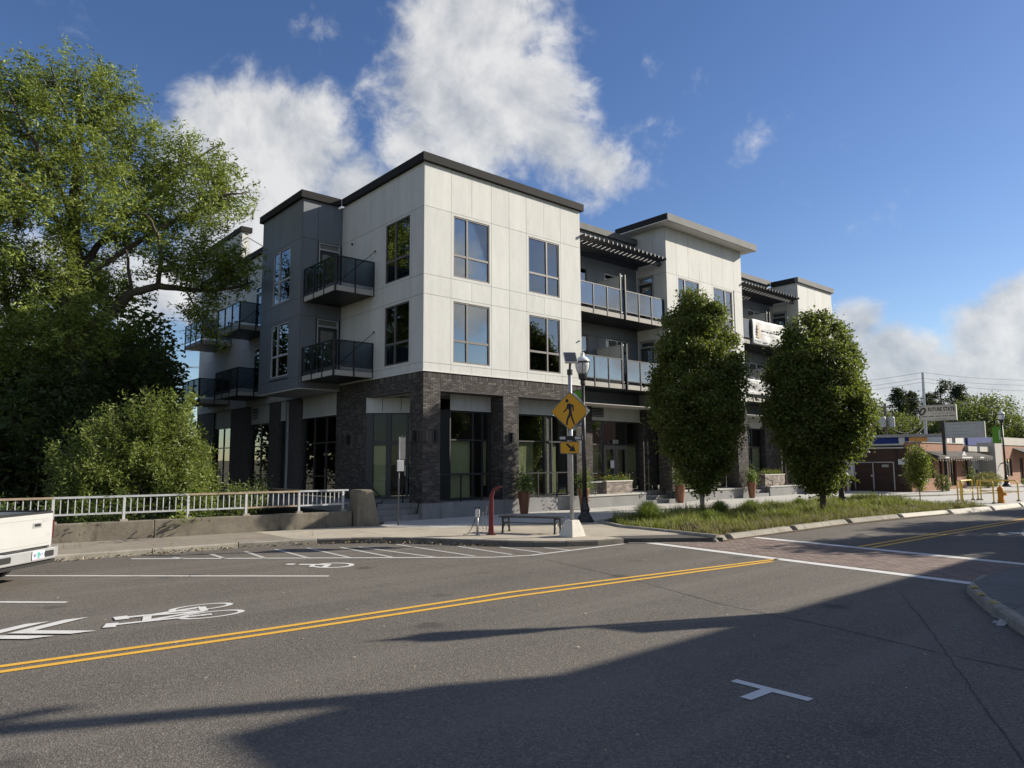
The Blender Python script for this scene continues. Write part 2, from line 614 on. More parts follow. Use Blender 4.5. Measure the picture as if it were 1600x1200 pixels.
M['siding'] = surf('cream_siding', (0.555, 0.558, 0.532), 0.78, var=0.06, scale=2.6, bump=0.22, bscale=9, stretch=(1, 1, 0.22), spec=0.3, each=0.035)
M['siding_dark'] = surf('charcoal_siding', (0.155, 0.170, 0.190), 0.6, var=0.07, scale=2.2, each=0.05, bump=0.15, bscale=10, stretch=(1, 1, 0.22), spec=0.4)
M['backing'] = surf('reveal_backing', (0.30, 0.295, 0.27), 0.9, var=0.05)
M['backing_dark'] = surf('reveal_backing_dark', (0.045, 0.047, 0.05), 0.9, var=0.05)
M['fascia'] = surf('dark_metal_fascia', (0.028, 0.027, 0.027), 0.75, metal=0.0, var=0.08, scale=1.5, spec=0.12)
M['fascia_light'] = surf('zinc_fascia', (0.13, 0.133, 0.135), 0.7, metal=0.0, var=0.12, scale=1.3, spec=0.2)
M['soffit'] = surf('white_soffit', (0.62, 0.61, 0.58), 0.8, var=0.03)
M['black_metal'] = surf('black_metal', (0.018, 0.018, 0.020), 0.45, var=0.1, scale=6, spec=0.5)
M['bronze_frame'] = surf('window_frame', (0.115, 0.105, 0.10), 0.5, var=0.06, scale=6, spec=0.5)
M['dark_frame'] = surf('storefront_frame', (0.035, 0.036, 0.038), 0.45, var=0.08, scale=6, spec=0.5)
M['alu'] = surf('pale_aluminium', (0.48, 0.49, 0.50), 0.4, metal=0.5, var=0.05, scale=8)
M['room'] = surf('room_interior', (0.05, 0.048, 0.045), 0.9, var=0.1, scale=1.0)
M['curtain'] = surf('pale_blind', (0.45, 0.46, 0.45), 0.9, var=0.06, scale=2, stretch=(8, 8, 0.3))
M['glass'] = m_glass('window_glass', (0.72, 0.75, 0.74), 0.17, rc=(0.92, 0.92, 0.90))
M['glass_shop'] = m_glass('shop_glass', (0.93, 0.94, 0.92), 0.0, fk=0.45)
M['glass_rail'] = m_glass('smoked_glass', (0.46, 0.50, 0.53), 0.0, fk=0.30)
M['paper'] = surf('green_paper', (0.36, 0.39, 0.22), 0.85, var=0.05, scale=2)
M['mortar'] = surf('mortar', (0.13, 0.12, 0.112), 0.95, var=0.1, scale=8)
M['bricks'] = m_vcol('dark_brick', 0.85, bump=0.35)
M['pavers'] = m_vcol('red_paver', 0.88, bump=0.35)
M['leaf'] = m_vcol('leaf', 0.55, transl=0.34, gloss=0.35)
M['needle'] = m_vcol('needle', 0.7, transl=0.1, gloss=0.2)
M['blade'] = m_vcol('blade', 0.6, transl=0.30, gloss=0.3)
M['bark'] = surf('bark', (0.085, 0.07, 0.055), 0.95, var=0.22, scale=5, bump=0.8, bscale=14, stretch=(1, 1, 0.3))
M['bark_pale'] = surf('pale_bark', (0.30, 0.27, 0.23), 0.92, var=0.2, scale=6, bump=0.5, bscale=20, stretch=(1, 1, 0.3))
M['galv'] = surf('galvanised_steel', (0.42, 0.43, 0.44), 0.45, metal=0.6, var=0.12, scale=8, spec=0.5)
M['rail_paint'] = surf('grey_rail_paint', (0.46, 0.47, 0.48), 0.55, var=0.12, scale=5, dirt=0.25)
M['rail_rust'] = surf('tan_rail_paint', (0.37, 0.29, 0.205), 0.7, var=0.18, scale=6)
M['red_paint'] = surf('red_powder_coat', (0.13, 0.008, 0.014), 0.35, var=0.1, scale=6, coat=0.3)
M['sign_yellow'] = surf('sign_yellow', (0.62, 0.30, 0.012), 0.5, var=0.05, scale=4)
M['sign_black'] = surf('sign_black', (0.012, 0.012, 0.012), 0.5, var=0.05)
M['sign_back'] = surf('sign_back', (0.42, 0.42, 0.41), 0.45, metal=0.5, var=0.1, scale=6)
M['lamp_white'] = surf('lamp_hood', (0.72, 0.72, 0.70), 0.35, var=0.04, spec=0.5)
M['green_banner'] = surf('green_banner', (0.10, 0.27, 0.025), 0.8, var=0.08, scale=3)
M['banner_text'] = surf('banner_print', (0.42, 0.55, 0.36), 0.8, var=0.03)
M['banner_grey'] = surf('banner_grey', (0.36, 0.45, 0.47), 0.8, var=0.06)
M['solar'] = surf('solar_cells', (0.010, 0.014, 0.035), 0.15, var=0.1, scale=8, spec=0.6)
M['pot'] = surf('bronze_pot', (0.21, 0.085, 0.045), 0.4, var=0.15, scale=4, spec=0.5)
M['yellow_rail'] = surf('yellow_rail', (0.70, 0.48, 0.05), 0.45, var=0.08, scale=6, dirt=0.2)
M['hydrant'] = surf('hydrant_orange', (0.62, 0.26, 0.025), 0.55, var=0.12, scale=8, dirt=0.3)
M['white_banner'] = surf('vinyl_banner', (0.52, 0.52, 0.51), 0.6, var=0.03, scale=2, bump=0.3, bscale=3)
M['print_dark'] = surf('dark_print', (0.10, 0.12, 0.12), 0.7, var=0.05)
M['print_grey'] = surf('grey_print', (0.40, 0.41, 0.42), 0.7, var=0.05)
M['print_tan'] = surf('tan_print', (0.50, 0.40, 0.28), 0.7, var=0.05)
M['truck_white'] = surf('truck_white', (0.44, 0.445, 0.435), 0.28, var=0.02, coat=0.6, spec=0.5)
M['chrome'] = surf('chrome', (0.55, 0.56, 0.57), 0.28, metal=0.55, var=0.05, scale=3)
M['black_plastic'] = surf('black_plastic', (0.02, 0.02, 0.021), 0.6, var=0.1)
M['rubber'] = surf('tyre_rubber', (0.022, 0.022, 0.022), 0.85, var=0.15, scale=8, bump=0.3)
M['tail_red'] = surf('tail_lamp', (0.09, 0.008, 0.010), 0.2, var=0.05, coat=0.5)
M['plate_white'] = surf('plate_white', (0.70, 0.72, 0.74), 0.5, var=0.05)
M['plate_green'] = surf('plate_tree', (0.10, 0.36, 0.30), 0.5, var=0.05)
M['plate_blue'] = surf('plate_blue', (0.03, 0.05, 0.22), 0.5, var=0.05)
M['plate_pink'] = surf('plate_hills', (0.45, 0.33, 0.42), 0.5, var=0.05)
M['brown_boards'] = surf('brown_board', (0.060, 0.036, 0.028), 0.8, var=0.15, scale=2, stretch=(0.3, 0.3, 3))
M['far_brick'] = m_procbrick('red_brick', (0.34, 0.155, 0.095), (0.42, 0.22, 0.14), (0.34, 0.27, 0.21))
M['grey_block'] = surf('grey_block', (0.40, 0.385, 0.35), 0.9, var=0.06, scale=1.5)
M['tan_wall'] = surf('pale_stucco', (0.47, 0.45, 0.40), 0.9, var=0.06, scale=1)
M['roof_grey'] = surf('flat_roof', (0.30, 0.29, 0.28), 0.9, var=0.1)
M['awning_dark'] = surf('dark_awning', (0.045, 0.042, 0.04), 0.8, var=0.1)
M['awning_tan'] = surf('shingle_awning', (0.07, 0.062, 0.055), 0.9, var=0.15, scale=3)
M['bulb'] = surf('white_bulb', (0.8, 0.78, 0.7), 0.4, var=0.02)
M['blue_sign'] = surf('blue_canopy', (0.010, 0.028, 0.15), 0.8, var=0.05)
M['orange_sign'] = surf('orange_canopy', (0.62, 0.30, 0.07), 0.5, var=0.05)
M['white_plain'] = surf('white_plain', (0.56, 0.555, 0.53), 0.6, var=0.03)
M['sign_grey'] = surf('sign_grey', (0.36, 0.38, 0.385), 0.5, var=0.05)


def m_acrylic(name, c):
    """sign-cabinet acrylic: daylight falling on one side glows through to the other"""
    mt, T = new_mat(name)
    n = T.noise(T.n('ShaderNodeNewGeometry').outputs['Position'], 1.5, 4, 0.6)
    cc = T.mix(n, tuple(q * 0.9 for q in c), c)
    d = T.n('ShaderNodeBsdfDiffuse', inp={'Color': cc})
    t = T.n('ShaderNodeBsdfTranslucent', inp={'Color': cc})
    ms = T.n('ShaderNodeMixShader', inp={0: 0.6})
    T.t.links.new(d.outputs[0], ms.inputs[1])
    T.t.links.new(t.outputs[0], ms.inputs[2])
    finish(T, ms.outputs[0])
    return mt


M['sign_cream'] = m_acrylic('sign_cream', (0.80, 0.785, 0.74))
M['sign_pale'] = m_acrylic('sign_pale', (0.66, 0.70, 0.72))
M['wood_pole'] = surf('wood_pole', (0.15, 0.125, 0.10), 0.95, var=0.2, scale=4, stretch=(1, 1, 0.2))
M['wire'] = surf('wire', (0.06, 0.06, 0.065), 0.6, var=0.05)
M['rust'] = surf('rusty_iron', (0.075, 0.042, 0.028), 0.9, var=0.25, scale=14, bump=0.5)
M['dry_leaf'] = m_vcol('dry_leaf', 0.9)
M['flower'] = m_vcol('flower', 0.7, transl=0.2)
M['pale_brick'] = m_vcol('pale_brick', 0.9, bump=0.3)
# ------------------------------------------------------------------ ground, road, pavements
SW = 0.13


def struct(o):
    o['kind'] = 'structure'
    return o


def resample(pts, step):
    pts = [np.array(q, float) for q in pts]
    seg = [np.linalg.norm(b - a) for a, b in zip(pts, pts[1:])]
    tot = sum(seg)
    n = max(1, int(round(tot / step)))
    out = []
    for k in range(n + 1):
        s = tot * k / n
        i = 0
        while i < len(seg) - 1 and s > seg[i]:
            s -= seg[i]
            i += 1
        out.append(pts[i] + (pts[i + 1] - pts[i]) * min(1, s / seg[i]))
    return out


def clip_rect(poly, x0, x1, y0, y1):
    def cut(ps, inside, inter):
        out = []
        for i in range(len(ps)):
            a, b = ps[i - 1], ps[i]
            ia, ib = inside(a), inside(b)
            if ib:
                if not ia: out.append(inter(a, b))
                out.append(b)
            elif ia:
                out.append(inter(a, b))
        return out

    def ix(c):
        return lambda a, b: (c, a[1] + (b[1] - a[1]) * (c - a[0]) / (b[0] - a[0]))

    def iy(c):
        return lambda a, b: (a[0] + (b[0] - a[0]) * (c - a[1]) / (b[1] - a[1]), c)
    ps = [tuple(q) for q in poly]
    for ins, inter in ((lambda p: p[0] >= x0, ix(x0)), (lambda p: p[0] <= x1, ix(x1)), (lambda p: p[1] >= y0, iy(y0)), (lambda p: p[1] <= y1, iy(y1))):
        if not ps: return []
        ps = cut(ps, ins, inter)
    out = []
    for q in ps:
        if not out or math.hypot(q[0] - out[-1][0], q[1] - out[-1][1]) > 1e-3:
            out.append(q)
    return out


def area(ps):
    return 0.5 * abs(sum(ps[i - 1][0] * ps[i][1] - ps[i][0] * ps[i - 1][1] for i in range(len(ps))))


# one earth sheet to the horizon, with the creek's ravine behind the bridge wall
gx = np.concatenate([np.linspace(-900, -70, 12), np.linspace(-60, 2, 63), np.linspace(6, 60, 14), np.linspace(90, 1200, 14)])
gy = np.concatenate([np.linspace(-900, -60, 12), np.linspace(-50, -2, 13), np.linspace(-1.5, 50, 53), np.linspace(60, 1300, 18)])
GX, GY = np.meshgrid(gx, gy, indexing='ij')
sm = lambda t: np.clip(t, 0, 1) ** 2 * (3 - 2 * np.clip(t, 0, 1))
rav = sm((GY - 0.4 - (-0.107 * (GX + 3))) / 3.0) * sm((-1.6 - GX) / 3.0) * sm((GX + 46) / 8.0) * sm((70 - GY) / 30)
GZ = -0.06 - 3.0 * rav + 0.25 * rav * np.sin(GX * 1.7) * np.cos(GY * 1.3)
far = np.hypot(GX - 20, GY)
GZ += 9.0 * sm((GX - 110) / 260) * sm((GY + 60) / 120) + 4.0 * sm((GY - 80) / 300)
nx, ny = len(gx), len(gy)
gv = np.stack([GX, GY, GZ], -1).reshape(-1, 3)
gf = [(i * ny + j, (i + 1) * ny + j, (i + 1) * ny + j + 1, i * ny + j + 1) for i in range(nx - 1) for j in range(ny - 1)]
gm = MB()
gm.v, gm.f = [tuple(q) for q in gv], gf
struct(gm.build('ground', M['ground'], smooth=True))

road = MB()
road.add([(-120, -30, 0), (160, -30, 0), (160, 0.0, 0), (2, -0.4, 0), (-2.4, -0.55, 0), (-120, 11.8, 0)], [(0, 1, 2, 3, 4, 5)])
struct(road.build('road', M['asphalt']))

KERB_W = [(-60, 2.8), (-30, -0.6), (-12, -2.45), (-8.3, -2.70), (-6.6, -2.85), (-5.4, -3.35), (-4.3, -3.95), (-3.5, -4.95), (-2.9, -6.05), (-2.3, -7.05), (-1.6, -7.9), (-.7, -8.45), (.25, -8.66)]
WALL0, WALL1 = np.array((-60.0, 5.5)), np.array((-2.95, -0.60))


def wall_y(x):
    return 0.2 - 0.106 * (x + 10.5)


def offset(pts, d):
    out = []
    for i, q in enumerate(pts):
        a, b = np.array(pts[max(i - 1, 0)], float), np.array(pts[min(i + 1, len(pts) - 1)], float)
        t = (b - a) / np.linalg.norm(b - a)
        out.append((q[0] - t[1] * d, q[1] + t[0] * d))
    return out


def kerb_run(pts, step, w, z1, mat, parent, gap=0.008, chamfer=0.03, name='kerb_stone', lean=0.02):
    """separate kerb stones along a line; the road lies to the right of the direction of travel"""
    rs = resample(pts, step)
    for i, (a, b) in enumerate(zip(rs, rs[1:])):
        t = (b - a) / np.linalg.norm(b - a)
        nrm = np.array((-t[1], t[0]))
        a2, b2 = a + t * gap, b - t * gap
        dz = random.uniform(-0.006, 0.006)
        sec = [(0.0, -0.12), (lean, z1 - chamfer), (lean + chamfer, z1), (w, z1), (w, -0.12)]
        vs = [(*(q + nrm * s), z + dz) for q in (a2, b2) for s, z in sec]
        n = len(sec)
        fs = [tuple(range(n)), tuple(range(2 * n - 1, n - 1, -1))] + [(k, n + k, n + (k + 1) % n, (k + 1) % n) for k in range(n)]
        MB().add(vs, fs).build(name, mat, parent)


def slabs(poly, gxs, gys, mat, parent, z=SW, gap=0.006, name='paving_slab'):
    for i in range(len(gxs) - 1):
        for j in range(len(gys) - 1):
            c = clip_rect(poly, gxs[i] + gap, gxs[i + 1] - gap, gys[j] + gap, gys[j + 1] - gap)
            if len(c) >= 3 and area(c) > 0.02:
                MB().prism(c, -0.05, z + random.uniform(-0.003, 0.003)).build(name, mat, parent)


# pavement along the bridge and the corner plaza, kerb stones and slabs as pieces
ki = offset(KERB_W, 0.16)
base = [(q[0], q[1]) for q in ki] + [(2.3, -10.15), (2.62, -6.35), (4.95, -4.3), (36, -4.4), (36, 3.0), (-0.2, 3.0), (-2.3, -0.9), (-2.95, -0.5), (-60, 5.6)]
pave = struct(MB().prism(base, -0.05, SW - 0.014).build('pavement', M['joint']))
wx = [-60, -40, -26, -20, -16, -12.2, -8.85, -5.85]
inner = lambda x: np.interp(x, [q[0] for q in ki], [q[1] for q in ki])
for a, b in zip(wx, wx[1:]):
    xs = np.linspace(a + 0.006, b - 0.006, 6)
    poly = [(x, inner(x) + 0.005) for x in xs] + [(x, wall_y(x) - 0.02) for x in xs[::-1]]
    MB().prism(poly, -0.05, SW + random.uniform(-0.003, 0.003)).build('paving_slab', M['old_walk'], pave)
kin = [q for q in ki if q[0] > -5.9]
plaza = [(-5.84, inner(-5.84) + 0.005)] + [(q[0] + 0.005, q[1] + 0.005) for q in kin]
plaza_ramp = [(0.42, -8.70), (2.16, -10.12)]
plaza += [(0.35, -7.75), (2.36, -8.9), (2.56, -6.35), (3.4, -5.0), (4.2, -4.25), (-1.2, -3.1), (-2.4, -1.15), (-2.95, -0.72), (-5.84, wall_y(-5.84) - 0.02)]
slabs(plaza, [-5.85, -3.6, -2.1, -0.6, 0.9, 2.4, 4.4], [-10.3, -8.8, -7.2, -5.6, -4.0, -0.2], M['sidewalk'], pave)
MB().add([(0.36, -7.76, SW), (2.36, -8.91, SW), (2.22, -10.16, 0.012), (0.40, -8.70, 0.012)], [(3, 2, 1, 0)]).build('ramp', M['sidewalk'], pave)
# tactile strip of small dark pavers at the foot of the ramp
c0, c1, c2, c3 = (np.array(q) for q in ((0.55, -8.50, 0.043), (2.20, -9.80, 0.043), (2.28, -9.25, 0.090), (0.55, -7.98, 0.098)))
tm = MB()
for i in range(22):
    for j in range(6):
        s, t = (i + 0.5) / 22, (j + 0.5) / 6
        q = (c0 * (1 - s) + c1 * s) * (1 - t) + (c3 * (1 - s) + c2 * s) * t
        tm.lathe([(0.042, -0.01), (0.036, 0.012), (0.02, 0.016)], 6, q)
tact = MB().add([tuple(c0 + (0, 0, .004)), tuple(c1 + (0, 0, .004)), tuple(c2 + (0, 0, .004)), tuple(c3 + (0, 0, .004))], [(0, 1, 2, 3)]).build('tactile_strip', M['dark_paver'], pave)
tag(tm.build('tactile_studs', M['dark_paver'], pave), kind='stuff')
walk = [(-2.35, -1.15), (-1.2, -3.08), (4.2, -4.22), (36, -4.38), (36, 2.0), (-0.2, 2.0), (-1.9, -0.7)]
slabs(walk, [-2.4, -0.9] + [0.65 + 1.55 * k for k in range(24)], [-4.5, -2.9, -1.45, 0.05, 2.1], M['new_concrete'], pave)
kerb_run(KERB_W[:2] + KERB_W[2:6], 1.9, 0.16, SW + 0.004, M['kerb'], pave)
M['kerb_dark'] = surf('grimy_shaded_kerb', (0.13, 0.118, 0.10), 0.95, var=0.2, scale=2.5, bump=0.4, bscale=60, dirt=0.6)  # shade on the kerb front painted into the colour, along with grime
kerb_run(KERB_W[5:], 0.85, 0.07, SW + 0.004, M['kerb_dark'], pave)
kerb_run(offset(KERB_W[5:], 0.075), 0.85, 0.085, SW + 0.003, M['sidewalk'], pave)

# planted island: kerb stones with drain gaps, soil
isl = struct(MB().prism([(2.2, -10.1), (2.6, -6.4), (3.5, -5.0), (4.9, -4.35), (24.5, -4.6), (21.2, -8.3), (20.9, -11.2), (9, -10.15)], -0.05, 0.04).build('planting_bed', M['soil']))
kerb_run([(4.9, -4.25), (3.3, -4.95), (2.55, -6.35), (2.12, -10.05)], 1.9, 0.16, SW + 0.06, M['kerb'], isl, gap=0.006)
front = [(2.10, -10.15), (9.0, -10.12), (13.0, -10.4), (20.0, -11.3), (27.5, -11.55), (60, -12.2)]
fr = resample(front, 0.1)
pos = 0.0
seglen = [0.55, 3.1, 3.3, 3.3, 3.3, 3.3, 3.3, 3.3, 5, 5, 5, 5]
L = 0.0
k0 = 0
for n_, sl in enumerate(seglen):
    k1 = min(len(fr) - 1, k0 + int(sl / 0.1))
    if k1 <= k0 + 2: break
    kerb_run(fr[k0:k1 + 1:max(1, (k1 - k0) // 3)] + [fr[k1]], 1.1 if sl < 4 else 2.5, 0.30, SW + 0.02, M['kerb_white'] if 4 <= n_ <= 7 else M['kerb'], isl, gap=0.004, chamfer=0.10, lean=0.06)
    k0 = k1 + 3
pad = struct(MB().prism([(21.0, -11.15), (27.5, -11.35), (60, -11.9), (60, -8.4), (33, -7.3), (24.6, -4.75), (21.3, -8.3)], -0.05, SW - 0.004).build('kerbside_pad', M['new_concrete']))
far_walk = struct(MB().prism([(36.0, -4.4), (36.0, 3), (120, 3), (120, -9.5), (60, -8.4), (33.0, -7.2), (24.7, -4.7)], -0.05, SW - 0.008).build('far_pavement', M['new_concrete']))
kerb_run([(24.6, -4.75), (28.8, -6.5), (35.7, -8.2), (60, -8.9)], 2.2, 0.15, SW + 0.07, M['kerb'], far_walk)

# pavement on the camera's side with its kerb
KERB_S = [(60, -17.6), (12, -16.7), (3.3, -16.5), (.2, -16.38), (-.75, -16.42), (-1.36, -16.69), (-1.93, -16.94), (-2.5, -17.24), (-3.15, -17.6), (-3.8, -18.05), (-5.3, -18.8), (-8, -19.25), (-13, -18.9), (-60, -14.3)]
kso = offset(KERB_S, 0.16)
near = struct(MB().prism(kso + [(-60, -30), (60, -30)], -0.05, SW - 0.01).build('near_pavement', M['joint']))
kerb_run(KERB_S[3:], 1.3, 0.16, SW, M['kerb'], near)
kerb_run(KERB_S[:2], 4.0, 0.16, SW, M['kerb'], near)
slabs(kso + [(-60, -30), (60, -30)], [-60, -40, -30, -24] + [-20 + 1.6 * k for k in range(28)] + [30, 45, 60], [-30, -26, -24, -22.4, -20.8, -19.2, -17.6, -15.9, -14], M['near_walk'], near)
M['stud_yellow'] = surf('faded_yellow', (0.36, 0.27, 0.09), 0.8, var=0.2, scale=20)
for (u, v) in ((1522, 917), (1533, 928), (1552, 941)):
    q = at(u, v, z=SW + 0.012)
    MB().lathe([(0.06, -0.004), (0.055, 0.010), (0.03, 0.016)], 12, q).build('kerb_stud', M['stud_yellow'], near)

# ------------------------------------------------------------------ crossing
E1 = np.array((-0.94, -7.65, 0.0)); E1 /= np.linalg.norm(E1)
E2 = np.array((-E1[1], E1[0], 0.0))
CW0 = np.array((0.86, -8.75, 0.0))
xw = struct(MB().add([tuple(CW0 + E1 * a + E2 * b + (0, 0, 0.003)) for a, b in ((-0.1, .1), (8.0, .1), (8.0, 3.05), (0.9, 3.05))], [(0, 1, 2, 3)]).build('crosswalk', M['joint']))
pv, pc = [], []
for i in range(-1, 40):
    for j in range(28):
        a0 = 0.2 * i + (0.1 if j % 2 else 0.0)
        b0 = 0.16 + 0.102 * j
        lo = -0.05 + 0.9 * (b0 / 3.05)
        if a0 < lo or a0 > 7.7: continue
        dz = 0.008 + random.uniform(0, 0.003)
        g = 0.006 if j % 7 else 0.014
        o = CW0 + (0, 0, dz)
        pv.append([o + E1 * (a0 + .005) + E2 * (b0 + g), o + E1 * (a0 + .195) + E2 * (b0 + g), o + E1 * (a0 + .195) + E2 * (b0 + .098), o + E1 * (a0 + .005) + E2 * (b0 + .098)])
        s = random.uniform(0.8, 1.2)
        pc.append((0.265 * s, 0.205 * s, 0.175 * s))
pm = quads_mesh('pavers', np.array(pv), M['pavers'], np.array(pc))
pa = link(bpy.data.objects.new('pavers', pm), xw)
pa['kind'] = 'stuff'


def strip(name, pts, w, mat, z=0.006, parent=None):
    pts = [np.array((q[0], q[1]), float) for q in pts]
    mb = MB()
    L_, R_ = [], []
    for i, q in enumerate(pts):
        t = pts[min(i + 1, len(pts) - 1)] - pts[max(i - 1, 0)]
        t = t / np.linalg.norm(t)
        n_ = np.array((-t[1], t[0]))
        L_.append((*(q + n_ * w / 2), z))
        R_.append((*(q - n_ * w / 2), z))
    n = len(pts)
    mb.add(L_ + R_, [(i, n + i, n + i + 1, i + 1) for i in range(n - 1)])
    o = mb.build(name, mat, parent)
    if parent is None: struct(o)
    return o


def gp(u, v):
    return at(u, v, z=0.0)[:2]


strip('crosswalk_line', [CW0[:2] + E1[:2] * a for a in (-0.1, 2, 4, 6, 7.7)], 0.28, M['white_paint'], parent=xw)
strip('crosswalk_line', [CW0[:2] + E2[:2] * 3.17 + E1[:2] * a for a in (0.85, 2, 4, 6, 7.55)], 0.28, M['white_paint'], parent=xw)

# centre lines
strip('centre_line', [(-60, -6.3), (-30, -9.5), tuple(gp(0, 1042)), tuple(gp(420, 983.2)), tuple(gp(800, 925.5)), tuple(gp(1217, 873.5))], 0.105, M['yellow_paint'])
strip('centre_line', [(-60, -6.58), (-30, -9.78), tuple(gp(0, 1050.5)), tuple(gp(420, 990.5)), tuple(gp(800, 932.8)), tuple(gp(1207, 877.5))], 0.105, M['yellow_paint'])
strip('centre_line', [(3.75, -12.9), (9.5, -13.05), (15.5, -13.25), (40, -14.2), (100, -16.5)], 0.11, M['yellow_paint'])
strip('centre_line', [(3.75, -13.18), (9.5, -13.33), (15.5, -13.53), (40, -14.48), (100, -16.78)], 0.11, M['yellow_paint'])
# angled bays and the hatched access aisle
for nm, a, b, w in (('bay_line', (-40, 900), (514, 900.5), .10), ('bay_line', (-60, 941), (104, 941.5), .10), ('aisle_line', (205, 873.5), (770, 871), .10)):
    strip(nm, [gp(*a), gp((a[0] + b[0]) / 2, (a[1] + b[1]) / 2), gp(*b)], w, M['white_paint'])
strip('aisle_line', [gp(770, 871), gp(830, 868), gp(975, 850)], 0.09, M['white_paint'])
for a, b in (((270, 871), (287, 873)), ((329, 866), (351, 873)), ((383, 862), (414, 872.5)), ((430, 858.5), (481, 872)), ((480, 856.5), (546, 871.5)), ((532, 855.5), (613, 871)), ((560, 855), (680, 871)), ((620, 851), (742, 869.5)), ((716, 854), (800, 867)), ((780, 855), (848, 864)), ((850, 856), (890, 860))):
    strip('hatch_line', [gp(*a), gp(*b)], 0.10, M['faint_paint'])
# parking T
strip('parking_tee', [(-7.64, -16.62), (-7.64, -17.36)], 0.10, M['white_paint'])
strip('parking_tee', [(-7.69, -16.98), (-8.02, -16.97)], 0.11, M['white_paint'])


def ring(mb, c, ea, eb, ra, rb, w, z, a0=0, a1=360, n=28):
    P, Q = [], []
    for k in range(n + 1):
        t = R(a0 + (a1 - a0) * k / n)
        for lst, s in ((P, 1.0), (Q, 0.0)):
            q = np.array(c) + ea * ((ra - w * (1 - s)) * math.cos(t)) + eb * ((rb - w * (1 - s) * rb / ra) * math.sin(t))
            lst.append((q[0], q[1], z))
    mb.add(P + Q, [(i, n + 1 + i, n + 2 + i, i + 1) for i in range(n)])


def fbar(mb, a, b, w, z):
    a, b = np.array(a, float), np.array(b, float)
    t = (b - a) / np.linalg.norm(b - a)
    n_ = np.array((-t[1], t[0])) * w / 2
    mb.add([(*(a + n_), z), (*(a - n_), z), (*(b - n_), z), (*(b + n_), z)], [(0, 1, 2, 3)])


def bike_symbol(name, o, ea, eb, s, mat, chevron=True):
    """shared-lane bicycle: ea points ahead along the lane, eb across it"""
    ea, eb, o = np.array(ea), np.array(eb), np.array(o)
    z = 0.006
    P = lambda a, b: o + ea * a * s + eb * b * s
    mb = MB()
    for b in (-0.30, 0.30):
        ring(mb, P(0.42, b), ea, eb, 0.42 * s, 0.21 * s, 0.09 * s, z)
        z += 0.0006
    for (a, b), (c, d), w in (((.42, -.30), (1.12, -.13), .10), ((1.12, -.13), (1.18, .20), .10), ((1.12, -.13), (.45, .02), .09), ((.45, .02), (1.18, .20), .09), ((.42, .30), (1.55, .22), .09), ((.42, -.30), (.45, .02), .10), ((1.1, -.14), (1.42, -.16), .10)):
        z += 0.0006
        fbar(mb, P(a, b), P(c, d), w * s, z)
    for (a, b), (c, d), w in (((1.42, -.27), (1.42, -.05), .16), ((1.55, .12), (1.62, .36), .14)):
        z += 0.0006
        fbar(mb, P(a, b), P(c, d), w * s, z)
    if chevron:
        for k in (0, 1):
            tip = 2.62 + 0.42 * k
            for sd in (-1, 1):
                z += 0.0006
                q = [P(tip, 0), P(tip - .26, 0), P(tip - .86, sd * .47), P(tip - .60, sd * .47)]
                mb.add([(*p_, z) for p_ in q], [(0, 1, 2, 3)])
    return struct(mb.build(name, mat))


LD = np.array((-0.9957, 0.0925)); LS = np.array((-LD[1], LD[0]))
bike_symbol('lane_bicycle_symbol', (-9.82, -10.02), LD, LS, 1.03, M['white_paint'])
bike_symbol('lane_bicycle_symbol', (9.4, -14.6), -LD, LS, 1.0, M['white_paint'])
# access symbol in the bay
mb = MB()
dA = np.array((-0.73, 0.68)); dB = np.array((0.68, 0.73))
o = gp(553, 883.6)
ring(mb, o + dA * 0.42, dA, dB, .42, .36, .10, 0.006, 20, 330)
fbar(mb, o + dA * .50 + dB * .10, o + dA * 1.15 + dB * .12, .13, .0068)
fbar(mb, o + dA * .55 + dB * .12, o + dA * .52 + dB * -.30, .12, .0074)
fbar(mb, o + dA * .85 + dB * .12, o + dA * .80 + dB * -.22, .10, .008)
fbar(mb, o + dA * 1.25 + dB * .14, o + dA * 1.42 + dB * .14, .15, .0086)
struct(mb.build('bay_access_symbol', M['white_paint']))

# sealed cracks and seams in the asphalt
def seam(pts, w, name='asphalt_seam'):
    rs = resample(pts, 0.12)
    rs = [q + np.array((random.uniform(-.012, .012), random.uniform(-.012, .012))) for q in rs]
    mb = MB()
    n = len(rs)
    L_, R_ = [], []
    for i, q in enumerate(rs):
        t = rs[min(i + 1, n - 1)] - rs[max(i - 1, 0)]
        t = t / np.linalg.norm(t)
        nn = np.array((-t[1], t[0])) * w * random.uniform(0.3, 1.0)
        L_.append((*(q + nn), 0.004)); R_.append((*(q - nn), 0.004))
    mb.add(L_ + R_, [(i, n + i, n + i + 1, i + 1) for i in range(n - 1)])
    struct(mb.build(name, M['joint']))


seam([gp(800, 862), gp(990, 906), gp(1130, 945), gp(1300, 980), gp(1480, 1023), gp(1640, 1055)], 0.012)
seam([gp(1408, 928), gp(1450, 980), gp(1520, 1080), gp(1640, 1250)], 0.010)
seam([gp(1280, 938), gp(1500, 900), gp(1700, 870)], 0.006)
# ------------------------------------------------------------------ apartment building
BLD = thing('apartment_building', 'new three-storey cream and charcoal apartment block with dark brick ground floor and balconies', 'building')
Z_BT, Z4, Z3, Z2, Z1, Z_TOP, Z_CAP = 5.244, 5.525, 7.963, 8.678, 11.163, 12.79, 13.09
ZG, Z_OPEN, Z_BAND = 0.66, 4.56, 4.02


